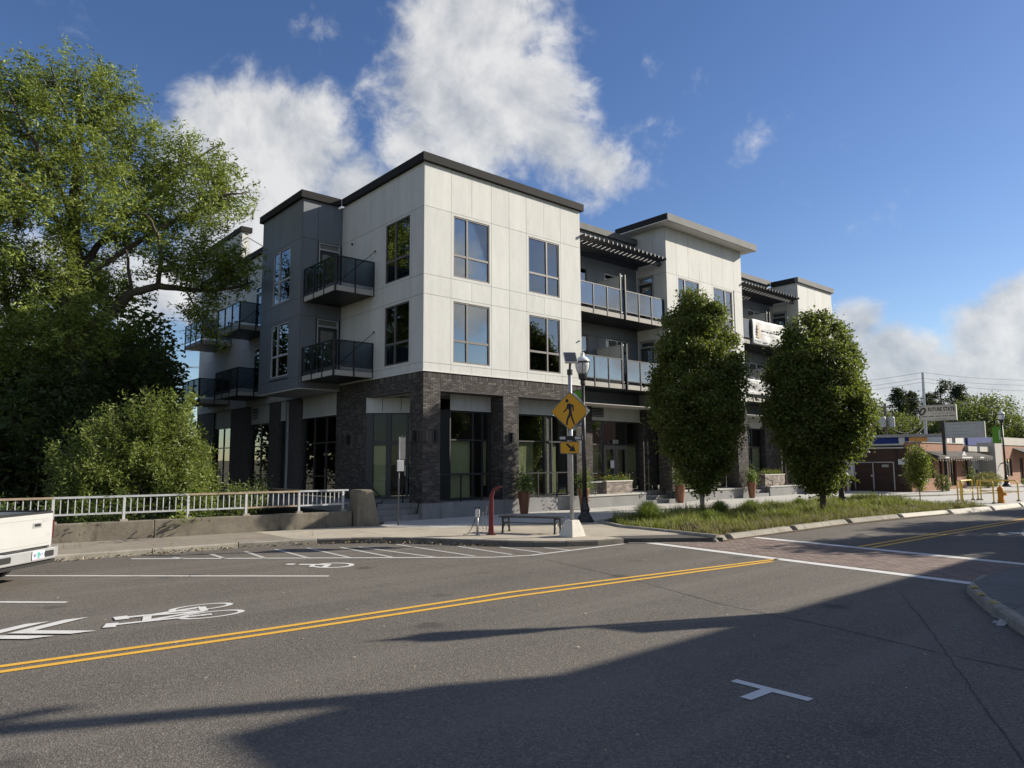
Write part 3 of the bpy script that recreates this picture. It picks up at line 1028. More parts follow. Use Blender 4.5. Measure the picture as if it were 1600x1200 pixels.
def fbox(name, face, u0, u1, z0, z1, n0, n1, mat, parent=BLD, bevel=0.0):
    """box on a wall face: u along the wall, n outwards. face = ('y', y0): looks to -y, ('x', x0): looks to -x, ('X', x0): looks to +x, ('Y', y0): looks to +y"""
    k, c = face
    if k == 'y': return box(name, u0, u1, c - n1, c - n0, z0, z1, mat, parent, bevel)
    if k == 'Y': return box(name, u0, u1, c + n0, c + n1, z0, z1, mat, parent, bevel)
    if k == 'x': return box(name, c - n1, c - n0, u0, u1, z0, z1, mat, parent, bevel)
    return box(name, c + n0, c + n1, u0, u1, z0, z1, mat, parent, bevel)


def mbox(mb, face, u0, u1, z0, z1, n0, n1):
    k, c = face
    if k == 'y': mb.box(u0, u1, c - n1, c - n0, z0, z1)
    elif k == 'Y': mb.box(u0, u1, c + n0, c + n1, z0, z1)
    elif k == 'x': mb.box(c - n1, c - n0, u0, u1, z0, z1)
    else: mb.box(c + n0, c + n1, u0, u1, z0, z1)


def wall(face, u0, u1, z0, z1, holes, mat, t=0.22, name='wall', parent=BLD, n1=0.0):
    us = sorted({u0, u1} | {h[0] for h in holes} | {h[1] for h in holes})
    zs = sorted({z0, z1} | {h[2] for h in holes} | {h[3] for h in holes})
    mb = MB()
    for a, b in zip(us, us[1:]):
        run = None
        for c, d in zip(zs, zs[1:]):
            mu, mz = (a + b) / 2, (c + d) / 2
            if any(h[0] < mu < h[1] and h[2] < mz < h[3] for h in holes):
                if run: mbox(mb, face, a, b, run[0], run[1], n1 - t, n1); run = None
            else:
                run = (run[0], d) if run else (c, d)
        if run: mbox(mb, face, a, b, run[0], run[1], n1 - t, n1)
    return mb.build(name, mat, parent)


def window(face, u0, u1, z0, z1, mul=None, tran=None, mat=None, blind=None, glass=None, n=0.004, parent=BLD, fw=0.05):
    mat = mat or M['bronze_frame']
    mb = MB()
    d0, d1 = n - 0.075, n
    mbox(mb, face, u0, u0 + fw, z0, z1, d0, d1)
    mbox(mb, face, u1 - fw, u1, z0, z1, d0, d1)
    mbox(mb, face, u0 + fw, u1 - fw, z0, z0 + fw, d0, d1)
    mbox(mb, face, u0 + fw, u1 - fw, z1 - fw, z1, d0, d1)
    us, zs = [u0 + fw, u1 - fw], [z0 + fw, z1 - fw]
    if mul is not None:
        mbox(mb, face, mul - 0.035, mul + 0.035, z0 + fw, z1 - fw, d0 + .005, d1 + .004)
        us = [u0 + fw, mul - 0.035, mul + 0.035, u1 - fw]
    if tran is not None:
        for i in range(0, len(us), 2):
            mbox(mb, face, us[i], us[i + 1], tran - 0.04, tran + 0.04, d0 + .005, d1 - .002)
        zs = [z0 + fw, tran - 0.04, tran + 0.04, z1 - fw]
    w = mb.build('window', mat, parent)
    for i in range(0, len(us), 2):
        for j in range(0, len(zs), 2):
            fbox('pane', face, us[i], us[i + 1], zs[j], zs[j + 1], n - 0.045, n - 0.037, glass or M['glass'], w)
    if blind:
        fbox('blind', face, u0 + .03, u1 - .03, blind[0], blind[1], n - 0.20, n - 0.18, M['curtain'], w)
    return w


def surround(face, u0, u1, z0, z1, w, mat, n0=0.0, n1=0.022):
    g = 0.006
    mb = MB()
    mbox(mb, face, u0 + g, w[0], z0 + g, z1 - g, n0, n1)
    mbox(mb, face, w[1], u1 - g, z0 + g, z1 - g, n0, n1)
    mbox(mb, face, w[0], w[1], z0 + g, w[2], n0, n1)
    mbox(mb, face, w[0], w[1], w[3], z1 - g, n0, n1)
    return mb.build('panel', mat, BLD)


def panels(face, us, zs, mat, skip=(), g=0.006, n1=0.022):
    """one fibre-cement board per cell, open joints between; skip = window cells (u0, u1, z0, z1)"""
    for i in range(len(us) - 1):
        for j in range(len(zs) - 1):
            mu, mz = (us[i] + us[i + 1]) / 2, (zs[j] + zs[j + 1]) / 2
            if any(s[0] < mu < s[1] and s[2] < mz < s[3] for s in skip): continue
            fbox('panel', face, us[i] + g, us[i + 1] - g, zs[j] + g, zs[j + 1] - g, 0.0, n1 + random.uniform(0, .0015), mat)


def clad(face, us, zs, wins, mat, back, t=0.22, blinds=None, mat_w=None):
    """wall + boards + windows. wins: (cell u0, cell u1, cell z0, cell z1, mullion u, transom z)"""
    holes, cells = [], []
    for k, (a, b, c, d, mu, tr) in enumerate(wins):
        wn = (a + 0.105, b - 0.095, c + 0.10, d - 0.095)
        holes.append(wn)
        cells.append((a, b, c, d))
        surround(face, a, b, c, d, wn, mat)
        window(face, *wn, mul=mu, tran=tr, blind=(blinds or {}).get(k), mat=mat_w)
    wall(face, us[0], us[-1], zs[0], zs[-1], holes, back, t)
    panels(face, us, zs, mat, cells)


def fascia(pts, z0, z1, w, mat, over=0.0, name='fascia'):
    """roof-edge band along straight runs given as (x0, x1, y0, y1) boxes"""
    for q in pts:
        box(name, *q, z0, z1, mat, BLD)


BRC = [(0.062, 0.056, 0.053), (0.072, 0.064, 0.06), (0.082, 0.073, 0.068), (0.105, 0.095, 0.088), (0.052, 0.047, 0.045), (0.13, 0.119, 0.11), (0.074, 0.064, 0.059)]


def bricks(face, u0, u1, z0, z1, holes, parent, soldier=(), pal=BRC, mat=None, L=0.205, H=0.068, proud=0.008, name='bricks'):
    V, C = [], []
    k, c = face
    rnd = random.Random(int((u0 + z0) * 1000))

    def put(a, b, zc, zd):
        if b - a < 0.02: return
        mu, mz = (a + b) / 2, (zc + zd) / 2
        for h in holes:
            if h[0] < mu < h[1] and h[2] < mz < h[3]: return
        n = proud + rnd.uniform(-.0025, .0025)
        s = rnd.uniform(.85, 1.15)
        col_ = rnd.choice(pal)
        col_ = (col_[0] * s, col_[1] * s, col_[2] * s)
        def P(u, z, nn):
            return {'y': (u, c - nn, z), 'Y': (u, c + nn, z), 'x': (c - nn, u, z), 'X': (c + nn, u, z)}[k]
        e = 0.003
        f = [P(a + e, zc + e, n), P(b - e, zc + e, n), P(b - e, zd - e, n), P(a + e, zd - e, n)]
        bk = [P(a, zc, 0), P(b, zc, 0), P(b, zd, 0), P(a, zd, 0)]
        V.append(f); C.append(col_)
        for i in range(4):
            V.append([bk[i], bk[(i + 1) % 4], f[(i + 1) % 4], f[i]]); C.append(col_)
    edges = sorted({u0, u1} | {h[0] for h in holes} | {h[1] for h in holes})
    z, row = z0, 0
    while z < z1 - 0.03:
        sd = [s for s in soldier if s[0] - 0.01 <= z < s[1] - 0.03]
        if sd:
            zt = min(sd[0][1], z1)
            for a0, b0 in zip(edges, edges[1:]):
                n = max(1, int(round((b0 - a0) / 0.075)))
                st = (b0 - a0) / n
                for i in range(n): put(a0 + i * st + .004, a0 + (i + 1) * st - .004, z + .004, zt - .004)
            z = zt
        else:
            nxt = min([s[0] for s in soldier if s[0] > z + .01] + [z1])
            zt = min(z + H, nxt) if nxt - (z + H) > 0.03 else nxt
            off = (row % 2) * L / 2
            for a0, b0 in zip(edges, edges[1:]):
                u = a0 - off
                while u < b0:
                    put(max(u, a0) + .004, min(u + L, b0) - .004, z + .004, zt - .004)
                    u += L
            z = zt
            row += 1
    me = quads_mesh(name, np.array(V), mat or M['bricks'], np.array(C))
    o = link(bpy.data.objects.new(name, me), parent)
    o['kind'] = 'stuff'
    return o


def brickwall(face, u0, u1, z0, z1, holes=(), t=0.4, soldier=(), name='brick_wall'):
    w = wall(face, u0, u1, z0, z1, holes, M['mortar'], t, name=name)
    bricks(face, u0, u1, z0, z1, holes, w, soldier)
    return w


def storefront(face, u0, u1, z0, z1, muls, trans, mat=None, fw=0.055, glass=None, name='shop_window'):
    mat = mat or M['dark_frame']
    mb = MB()
    d0, d1 = -0.10, 0.0
    us, zs = [u0] + list(muls) + [u1], [z0] + list(trans) + [z1]
    for i, u in enumerate(us):
        a, b = (u, u + fw) if i == 0 else ((u - fw, u) if i == len(us) - 1 else (u - fw / 2, u + fw / 2))
        mbox(mb, face, a, b, z0, z1, d0, d1)
    edges = [(us[i] + (fw if i == 0 else fw / 2), us[i + 1] - (fw if i + 1 == len(us) - 1 else fw / 2)) for i in range(len(us) - 1)]
    zed = []
    for j in range(len(zs)):
        z = zs[j]
        a, b = (z, z + fw) if j == 0 else ((z - fw, z) if j == len(zs) - 1 else (z - fw / 2, z + fw / 2))
        zed.append((a, b))
        for e in edges: mbox(mb, face, e[0], e[1], a, b, d0, d1 - .004)
    w = mb.build(name, mat, BLD)
    for e in edges:
        for j in range(len(zs) - 1):
            fbox('pane', face, e[0], e[1], zed[j][1], zed[j + 1][0], -0.05, -0.042, glass or M['glass_shop'], w)
    return w


def paper(parent, face, u0, u1, z0, z1, n, seed=0, amp=0.02):
    """crumpled paper hung behind the glass"""
    rg = np.random.default_rng(seed)
    nu, nz = 22, 26
    us, zs = np.linspace(u0, u1, nu), np.linspace(z0, z1, nz)
    h = np.zeros((nu, nz))
    for _ in range(26):
        a = rg.uniform(-0.5, 0.5)
        ph, fr, am = rg.uniform(0, 6), rg.uniform(3, 16), rg.uniform(.2, 1)
        cu, cz, s = rg.uniform(u0, u1), rg.uniform(z0, z1), rg.uniform(.2, .8)
        U, Z = np.meshgrid(us, zs, indexing='ij')
        h += am * np.abs(np.sin(ph + fr * ((U - cu) * math.cos(a) + (Z - cz) * math.sin(a)))) * np.exp(-((U - cu) ** 2 + (Z - cz) ** 2) / s ** 2)
    h = amp * (h / (h.max() + 1e-6))
    mb = MB()
    k, c = face
    vs = [((u, c - n + h[i, j], z) if k == 'y' else (c - n + h[i, j], u, z)) for i, u in enumerate(us) for j, z in enumerate(zs)]
    mb.add(vs, [(i * nz + j, (i + 1) * nz + j, (i + 1) * nz + j + 1, i * nz + j + 1) for i in range(nu - 1) for j in range(nz - 1)])
    return mb.build('window_paper', M['paper'], parent)


YF, XF = ('y', 0.0), ('x', 0.0)
rows = [Z_BT, Z4, Z3, Z2, Z1, Z_TOP]
# --- main corner block, street face
UX = [0.0, 1.16, 2.11, 3.05, 3.95, 4.86, 5.84, 6.79, 7.97]
clad(YF, UX, rows, [(1.16, 3.05, Z2, Z1, 1.90, 9.60), (4.86, 6.79, Z2, Z1, 5.985, 9.60), (1.16, 3.05, Z4, Z3, 1.90, 6.42), (4.86, 6.79, Z4, Z3, 5.985, 6.42)], M['siding'], M['backing'],
     blinds={0: (8.8, 10.98), 1: (8.8, 9.9), 2: (5.65, 6.9)})
# --- main block, creek face
UYl = [0.0, 0.80, 1.73, 2.69, 3.79, 5.0, 6.14]
clad(XF, [0.0] + UYl[1:], rows, [(0.80, 2.69, Z2, Z1, 1.90, 9.60), (0.80, 2.69, Z4, Z3, 1.90, 6.42)], M['siding'], M['backing'])
for (x0, x1, y0, y1) in ((-0.024, 0.0, -0.024, 0.0),):
    box('corner_trim', x0, x1, y0, y1, Z_BT, Z_TOP, M['siding'], BLD)
box('drip_trim', -0.05, 7.99, -0.05, -0.0225, Z_BT - 0.03, Z_BT + 0.012, M['soffit'], BLD)
box('drip_trim', -0.05, -0.0225, -0.0225, 6.3, Z_BT - 0.03, Z_BT + 0.012, M['soffit'], BLD)
wall(('X', 7.97), 0.22, 3.0, Z_BT, Z_TOP, [], M['siding'], 0.2)
box('fascia', -0.16, 8.10, -0.16, 0.05, Z_TOP, Z_CAP, M['fascia'], BLD)
box('fascia', -0.16, 0.05, 0.052, 5.98, Z_TOP, Z_CAP, M['fascia'], BLD)
box('fascia', 7.90, 8.10, 0.052, 1.60, Z_TOP, Z_CAP, M['fascia'], BLD)
MB().prism([(0.052, 0.052), (7.90, 0.052), (7.90, 24.2), (0.052, 24.2)], Z_TOP - 0.1, Z_TOP - 0.02).build('roof', M['roof_grey'], BLD)

# --- bay on the creek side
BX, BY0, BY1 = -1.78, 6.14, 10.22
BF, BS = ('x', BX), ('y', BY0)
rb = [5.03, 5.47, Z3, Z2, Z1, Z_TOP]
clad(BF, [BY0, 7.16, 8.11, 9.04, BY1], rb, [(7.10, 9.07, Z2, Z1, 8.33, 9.72), (7.10, 9.07, 5.53, Z3, 8.33, 6.52)], M['siding_dark'], M['backing_dark'], mat_w=M['rail_paint'])
doors = [(-1.06, -0.12, 8.72, 11.08), (-1.06, -0.12, 5.52, 7.88)]
wall(BS, BX + 0.22, 0.0, 5.03, Z_TOP, doors, M['backing_dark'])
panels(BS, [BX, -1.12], [5.03, 5.47, Z3, Z2, Z1, Z_TOP], M['siding_dark'])
panels(BS, [-1.12, 0.0], [5.03, 5.47], M['siding_dark'])
panels(BS, [-1.12, 0.0], [7.90, Z2], M['siding_dark'])
panels(BS, [-1.12, 0.0], [11.10, Z_TOP], M['siding_dark'])
wall(('Y', BY1), BX + .22, 0.0, 5.03, Z_TOP, [], M['siding_dark'])
box('soffit', BX, 0.0, BY0, BY1, 4.99, 5.03, M['soffit'], BLD)
box('fascia', BX - 0.15, BX + 0.06, BY0 - 0.15, BY1 + 0.15, Z_TOP, Z_CAP, M['fascia'], BLD)
box('fascia', BX + 0.062, -0.162, BY0 - 0.15, BY0 + 0.05, Z_TOP, Z_CAP, M['fascia'], BLD)
box('fascia', BX + 0.062, -0.002, BY1 - 0.05, BY1 + 0.15, Z_TOP, Z_CAP, M['fascia'], BLD)
box('roof', BX + .06, 0.05, BY0 + .05, BY1 - .05, Z_TOP - .1, Z_TOP - .03, M['roof_grey'], BLD)


def door(face, u0, u1, z0, z1, tran, n=0.0, frame=None, leaf=None, glass=None):
    frame, leaf = frame or M['alu'], leaf or M['dark_frame']
    mb = MB()
    mbox(mb, face, u0, u0 + .04, z0, z1, n - .1, n + .03)
    mbox(mb, face, u1 - .04, u1, z0, z1, n - .1, n + .03)
    mbox(mb, face, u0 + .04, u1 - .04, z1 - .04, z1, n - .1, n + .03)
    mbox(mb, face, u0 + .04, u1 - .04, tran - .03, tran + .03, n - .1, n + .03)
    d = mb.build('door', frame, BLD)
    fbox('pane', face, u0 + .04, u1 - .04, tran + .03, z1 - .04, n - .05, n - .04, glass or M['glass'], d)
    lf = MB()
    s = 0.13
    a, b, c, e = u0 + .042, u1 - .042, z0, tran - .032
    mbox(lf, face, a, a + s, c, e, n - .07, n - .02)
    mbox(lf, face, b - s, b, c, e, n - .07, n - .02)
    mbox(lf, face, a + s, b - s, c, c + .25, n - .07, n - .02)
    mbox(lf, face, a + s, b - s, e - s, e, n - .07, n - .02)
    lf.build('door_leaf', leaf, d)
    fbox('pane', face, a + s, b - s, c + .25, e - s, n - .05, n - .04, glass or M['glass'], d)
    fbox('handle', face, b - s + .02, b - s + .05, c + .95, c + 1.15, n - .02, n + .04, M['alu'], d)
    return d


door(BS, -1.06, -0.12, 8.72, 11.08, 10.80)
door(BS, -1.06, -0.12, 5.52, 7.88, 7.60)

# --- long wing on the creek side
UYw = [10.22] + [10.22 + 0.94 * k for k in range(1, 15)] + [24.3]
lw = [(14.5, 15.5, 8.72, 11.1), (14.5, 15.5, 5.52, 7.9), (18.6, 21.05, 6.95, 7.95), (18.6, 21.05, 10.15, 11.15), (11.0, 12.7, 6.0, 7.9), (11.0, 12.7, 9.2, 11.1)]
wall(XF, 10.22, 24.3, 4.98, Z_TOP, lw, M['backing'])
panels(XF, UYw, [4.98, Z4, Z3, Z2, Z1, Z_TOP], M['siding'], skip=[(a - .45, b + .45, c, d) for a, b, c, d in lw])
for (a, b, c, d) in lw:
    aa = [u for u in UYw if u < a - 0.0][-1]; bb = [u for u in UYw if u > b + 0.0][0]
    # boards beside and above each opening, cut to it
    cells = [(x0, x1) for x0, x1 in zip(UYw, UYw[1:]) if a - .45 < (x0 + x1) / 2 < b + .45]
    z0, z1 = [(p, q) for p, q in ((Z4, Z3), (Z2, Z1)) if p < (c + d) / 2 < q + .1][0]
    sk = [zz for zz in ((Z4, Z3), (Z2, Z1)) if c < sum(zz) / 2 < d]
    if sk and cells:
        surround(XF, cells[0][0], cells[-1][1], z0, z1, (max(a, cells[0][0] + .05), min(b, cells[-1][1] - .05), max(c, z0 + .03), min(d, z1 - .03)), M['siding'])
for z in (0, -3.2):
    door(XF, 14.5, 15.5, 8.72 + z, 11.1 + z, 10.8 + z)
    window(XF, 18.6, 21.05, 10.15 + z, 11.15 + z, mul=20.2)
    window(XF, 11.0, 12.7, 9.2 + z, 11.1 + z, mul=11.9)
box('fascia', -0.15, 0.06, BY1 + .152, 24.4, Z_TOP, Z_CAP, M['fascia'], BLD)
wall(('Y', 24.3), 0.0, 8.0, 0.5, Z_TOP, [], M['siding'])
# raised parapet with its brace
pp = box('parapet', 0.0, 0.42, 17.9, 24.3, Z_CAP, 14.78, M['siding'], BLD)
panels(XF, [17.9 + 0.92 * k for k in range(8)][:7] + [24.3], [Z_CAP + .02, 14.77], M['siding'])
box('fascia', -0.10, 0.52, 17.80, 24.4, 14.782, 15.06, M['fascia'], BLD)
MB().tube([(0.3, 17.88, 14.5), (0.9, 14.6, 12.75)], 0.03, 6).build('brace', M['white_plain'], BLD)

# --- recessed street wings, tower, end block
def street_wing(x0, x1, xt):
    yf = ('y', 1.84)
    w = x1 - x0
    us = [x0] + [x0 + w * k / 6 for k in range(1, 6)] + [x1]
    holes = []
    for dz in (0, -3.2):
        holes += [(x0 + .5, x0 + 2.4, 8.95 + dz, 11.08 + dz), (x0 + 3.63, x0 + 5.3, 8.72 + dz, 11.08 + dz)]
    wall(yf, x0, x1, 4.55, 12.9, holes, M['backing_dark'])
    # boards cut round the openings
    zr = [4.55, 5.47, 7.91, Z2, Z1, 12.9]
    for j in range(5):
        za, zb = zr[j], zr[j + 1]
        hs = [h for h in holes if za < (h[2] + h[3]) / 2 < zb]
        for i in range(6):
            a, b = us[i], us[i + 1]
            for h in hs:
                if h[0] < b and h[1] > a:
                    if h[0] > a + .05:
                        fbox('panel', yf, a + .006, min(b, h[0]) - .006, za + .006, zb - .006, 0, .022, M['siding_dark'])
                    if h[1] < b - .05:
                        fbox('panel', yf, max(a, h[1]) + .006, b - .006, za + .006, zb - .006, 0, .022, M['siding_dark'])
                    if zb - h[3] > .05:
                        fbox('panel', yf, max(a, h[0]) + .006, min(b, h[1]) - .006, h[3], zb - .006, 0, .022, M['siding_dark'])
                    if h[2] - za > .05:
                        fbox('panel', yf, max(a, h[0]) + .006, min(b, h[1]) - .006, za + .006, h[2], 0, .022, M['siding_dark'])
                    break
            else:
                fbox('panel', yf, a + .006, b - .006, za + .006, zb - .006, 0, .022, M['siding_dark'])
    for dz in (0, -3.2):
        window(yf, x0 + .5, x0 + 2.4, 8.95 + dz, 11.08 + dz, mul=x0 + 1.4, tran=9.75 + dz)
        window(yf, x0 + 3.63, x0 + 5.3, 8.72 + dz, 11.08 + dz, mul=x0 + 4.45, mat=M['alu'])
    box('fascia', x0, x1, 1.68, 1.90, 12.90, 13.20, M['fascia_light'], BLD)
    box('roof', x0, x1, 1.9, 9.0, 12.8, 12.88, M['roof_grey'], BLD)
    # side door in the next block's return wall
    for dz in (0, -3.2):
        door(('x', xt), 0.78, 1.67, 8.72 + dz, 11.10 + dz, 10.82 + dz, n=0.024)
    # sun shade: two beams carrying rafters
    pg = MB().box(x0 + .06, x1 - .08, 0.23, 0.33, 11.50, 11.68).build('pergola', M['black_metal'], BLD)
    box('beam', x0 + .06, x1 - .35, 1.42, 1.52, 11.50, 11.68, M['black_metal'], pg)
    n = 20
    for k in range(n):
        x = x0 + .14 + (x1 - x0 - .35) * k / (n - 1)
        box('slat', x - .022, x + .022, -0.22, 1.72, 11.682, 11.80, M['black_metal'], pg)
    # balconies at two levels with a screen between the two flats
    for dz in (0.0, -3.2):
        balcony([(x0 + .05, 0.15), (x0 + 2.78, 0.15), (x0 + 3.12, 0.15), (x1 - .08, 0.15)], (x0, x1, 0.10, 1.84), 8.70 + dz, screen=x0 + 2.95)


def balcony(line, slab, zf, screen=None, corner=None, tie=None, depth=0.26):
    """slab, fascia boards, posts, rails and smoked-glass panes along the open sides"""
    x0, x1, y0, y1 = slab
    b = box('balcony', x0 + .01, x1 - .01, y0 + .06, y1 - .003, zf - depth + .05, zf, M['black_metal'], BLD)
    b.location = (0, 0, 0)
    me = MB().box(x0 + .01, x1 - .01, y0 + .06, y1 - .003, zf - depth + .05, zf).mesh('balcony', M['black_metal'])
    b.data = me
    runs = []
    if corner is None:
        pairs = list(zip(line, line[1:]))
        runs = [pairs[0], pairs[2]] if screen else pairs
    else:
        runs = list(zip(line, line[1:]))
    ztop, zbot = zf + 1.11, zf + 0.14
    for (p, q) in runs:
        p, q = np.array(p, float), np.array(q, float)
        L_ = np.linalg.norm(q - p)
        t = (q - p) / L_
        n = max(1, int(round(L_ / 0.93)))
        st = L_ / n
        nrm = np.array((t[1], -t[0]))
        mb = MB()
        mb.bar((*p, ztop), (*q, ztop), 0.055, 0.04)
        mb.build('rail', M['black_metal'], b)
        MB().bar((*(p + t * .02), zbot), (*(q - t * .02), zbot), 0.04, 0.035).build('rail', M['black_metal'], b)
        for k in range(n + 1):
            c = p + t * st * k
            MB().bar((*(c + nrm * .012), zf - depth + .02), (*(c + nrm * .012), ztop - .021), 0.05, 0.05, up=(t[0], t[1], 0)).build('post', M['black_metal'], b)
        for k in range(n):
            a_, b_ = p + t * (st * k + .03), p + t * (st * (k + 1) - .03)
            MB().bar((*a_, (ztop + zbot) / 2), (*b_, (ztop + zbot) / 2), 0.012, ztop - zbot - .05).build('pane', M['glass_rail'], b)
            MB().bar((*(a_ + nrm * .004), zf - depth / 2 + .01), (*(b_ + nrm * .004), zf - depth / 2 + .01), 0.03, depth - .06).build('fascia_board', M['grey_block'], b)
    if screen is not None:
        for dx in (-.17, .17):
            MB().box(screen + dx - .03, screen + dx + .03, y0 + .02, y0 + .08, zf - depth + .02, zf + 1.86).build('post', M['black_metal'], b)
        sc_ = MB()
        sc_.box(screen - .02, screen + .02, y0 + .08, y1 - .03, zf + 1.76, zf + 1.82)
        sc_.box(screen - .02, screen + .02, y0 + .08, y1 - .03, zf + .06, zf + .12)
        for yy in (y0 + .10, (y0 + y1) / 2, y1 - .09):
            sc_.box(screen - .018, screen + .018, yy, yy + .05, zf + .12, zf + 1.76)
        sc_.build('screen_frame', M['alu'], b)
        for ya, yb in ((y0 + .15, (y0 + y1) / 2), ((y0 + y1) / 2 + .05, y1 - .09)):
            box('pane', screen - .006, screen + .006, ya, yb, zf + .12, zf + 1.76, M['curtain'], b)
    if tie:
        a, c = tie
        MB().tube([a, c], 0.014, 6).build('tie_rod', M['black_metal'], b)
        MB().lathe([(.05, -.02), (.05, .02)], 8, c).build('tie_plate', M['black_metal'], b)
    return b


street_wing(7.97, 14.0, 14.0)
street_wing(20.73, 27.0, 27.0)
for dz in (0.0, -3.2):
    z = 8.70 + dz
    balcony([(-1.66, 6.10), (-1.66, 3.42), (-0.03, 3.42)], (-1.68, 0.0, 3.40, 6.14), z, corner=True, tie=((-1.5, 3.6, z + .1), (-0.03, 3.36, z + 1.55)))
    balcony([(-1.60, 16.35), (-1.60, 13.35), (-0.03, 13.35)], (-1.62, 0.0, 13.33, 16.37), z, corner=True, tie=((-1.5, 13.5, z + .1), (-0.03, 13.2, z + 1.55)))
    balcony([(-1.60, 21.75), (-1.60, 18.9), (-0.03, 18.9)], (-1.62, 0.0, 18.88, 21.77), z, corner=True, tie=((-1.5, 19.0, z + .1), (-0.03, 18.7, z + 1.55)))

# tower between the wings
TX0, TX1 = 14.0, 20.73
UT = [14.0, 14.82, 15.82, 16.79, 17.87, 18.92, 19.95, 20.73]
tr = [Z_BT, Z4, Z3, Z2, Z1, 13.47]
clad(YF, UT, tr, [(14.82, 16.79, Z2, Z1, 15.5, 9.60), (17.87, 19.83, Z2, Z1, 19.08, 9.60), (14.82, 16.79, Z4, Z3, 15.5, 6.42), (17.87, 19.83, Z4, Z3, 19.08, 6.42)], M['siding'], M['backing'], blinds={0: (8.8, 10.9), 1: (8.8, 9.6)})
hs = [(0.78, 1.67, 8.72, 11.10), (0.78, 1.67, 5.52, 7.90)]
wall(('x', 14.0), 0.22, 2.6, 4.55, 13.47, hs, M['backing'])
for a, b, c, d in ((0.0, .74, 4.55, Z4), (0.0, .74, Z4, Z3), (0.0, .74, Z3, Z2), (0.0, .74, Z2, Z1), (0.0, .74, Z1, 13.47), (.74, 1.70, Z1, 13.47), (.74, 1.70, Z3, 8.71), (1.70, 2.6, 4.55, Z3), (1.70, 2.6, Z3, Z1), (1.70, 2.6, Z1, 13.47), (.74, 1.70, 4.55, 5.5)):
    fbox('panel', ('x', 14.0), a + .006, b - .006, c + .006, d - .006, 0, .022, M['siding'])
wall(('X', 20.73), 0.22, 4.0, Z_BT, 13.47, [], M['siding'])
box('tower_roof', TX0 - .65, TX1 + .60, -0.62, 2.6, 13.47, 13.51, M['soffit'], BLD)
box('fascia', TX0 - .65, TX0 - .60, -0.617, 2.6, 13.512, 13.82, M['fascia'], BLD)
box('fascia', TX0 - .65, TX1 + .60, -0.67, -0.619, 13.47, 13.82, M['fascia_light'], BLD)
box('fascia', TX1 + .55, TX1 + .60, -0.617, 2.6, 13.512, 13.82, M['fascia_light'], BLD)
box('roof', TX0 - .595, TX1 + .545, -0.615, 2.6, 13.70, 13.78, M['roof_grey'], BLD)
# end block
clad(YF, [27.0, 28.2, 29.2, 30.24, 31.43], rows, [(28.2, 30.24, Z2, Z1, 29.5, 9.6), (28.2, 30.24, Z4, Z3, 29.5, 6.42)], M['siding'], M['backing'])
wall(('x', 27.0), 0.22, 2.6, 4.55, Z_TOP, hs, M['backing'])
for a, b, c, d in ((0.0, .74, 4.55, Z4), (0.0, .74, Z4, Z3), (0.0, .74, Z3, Z2), (0.0, .74, Z2, Z1), (0.0, .74, Z1, Z_TOP), (.74, 1.70, Z1, Z_TOP), (.74, 1.70, Z3, 8.71), (1.70, 2.6, Z3, Z1), (1.70, 2.6, Z1, Z_TOP)):
    fbox('panel', ('x', 27.0), a + .006, b - .006, c + .006, d - .006, 0, .022, M['siding'])
wall(('X', 31.43), 0.22, 9.0, 0.6, Z_TOP, [], M['siding'])
box('fascia', 26.85, 31.58, -0.16, 0.05, Z_TOP, Z_CAP, M['fascia_light'], BLD)
box('fascia', 26.85, 27.05, 0.052, 1.62, Z_TOP, Z_CAP, M['fascia'], BLD)
box('fascia', 31.38, 31.58, 0.052, 9.0, Z_TOP, Z_CAP, M['fascia'], BLD)
box('roof', 27.05, 31.38, 0.05, 9.0, Z_TOP - .1, Z_TOP - .02, M['roof_grey'], BLD)
# dark interior: floors and cross walls behind the windows
for z in (4.60, 8.42):
    box('floor', 0.3, 31.2, 2.3, 9.0, z, z + .2, M['room'], BLD)
    box('floor', 0.3, 7.7, 0.24, 2.29, z, z + .2, M['room'], BLD)
    box('floor', 14.25, 20.5, 0.24, 2.29, z, z + .2, M['room'], BLD)
    box('floor', -1.5, 0.28, 6.4, 10.0, z + .4, z + .5, M['room'], BLD)
    box('floor', 0.3, 7.7, 9.02, 24, z, z + .2, M['room'], BLD)
box('inner_wall', 0.8, 31.2, 5.2, 5.4, 0.7, 12.6, M['room'], BLD)
box('inner_wall', 3.2, 3.4, 5.41, 24, 0.7, 12.6, M['room'], BLD)
box('inner_wall', 3.62, 3.72, 0.8, 5.19, 0.7, 12.6, M['room'], BLD)
box('inner_wall', 7.72, 7.9, 2.1, 5.19, 0.7, 12.6, M['room'], BLD)
box('inner_wall', 1.6, 1.8, 10.3, 24, 0.7, 12.6, M['room'], BLD)

# --- ground floor, street side
SOLD = [(2.79, 3.155), (Z_BT - .235, Z_BT - .03)]
gw = brickwall(YF, 0.0, 7.97, ZG, Z_BT - .03, [(0.72, 3.63, ZG, Z_OPEN), (4.40, 7.97, ZG, Z_OPEN)], t=0.756, soldier=SOLD)
p3 = brickwall(YF, 7.58, 7.968, ZG, Z_OPEN - .002, (), t=0.22, soldier=SOLD[:1])
bricks(('x', 7.58), 0.0, .22, ZG, Z_OPEN - .002, (), p3)
bricks(('X', 7.968), 0.0, .22, ZG, Z_OPEN - .002, (), p3)
box('brick_return', 7.905, 7.965, 0.86, 1.42, ZG, Z_OPEN, M['mortar'], BLD)
lwall = brickwall(XF, 0.005, 6.37, ZG, Z_BT - .03, [(0.82, 3.94, ZG, Z_OPEN)], t=0.30, soldier=SOLD)
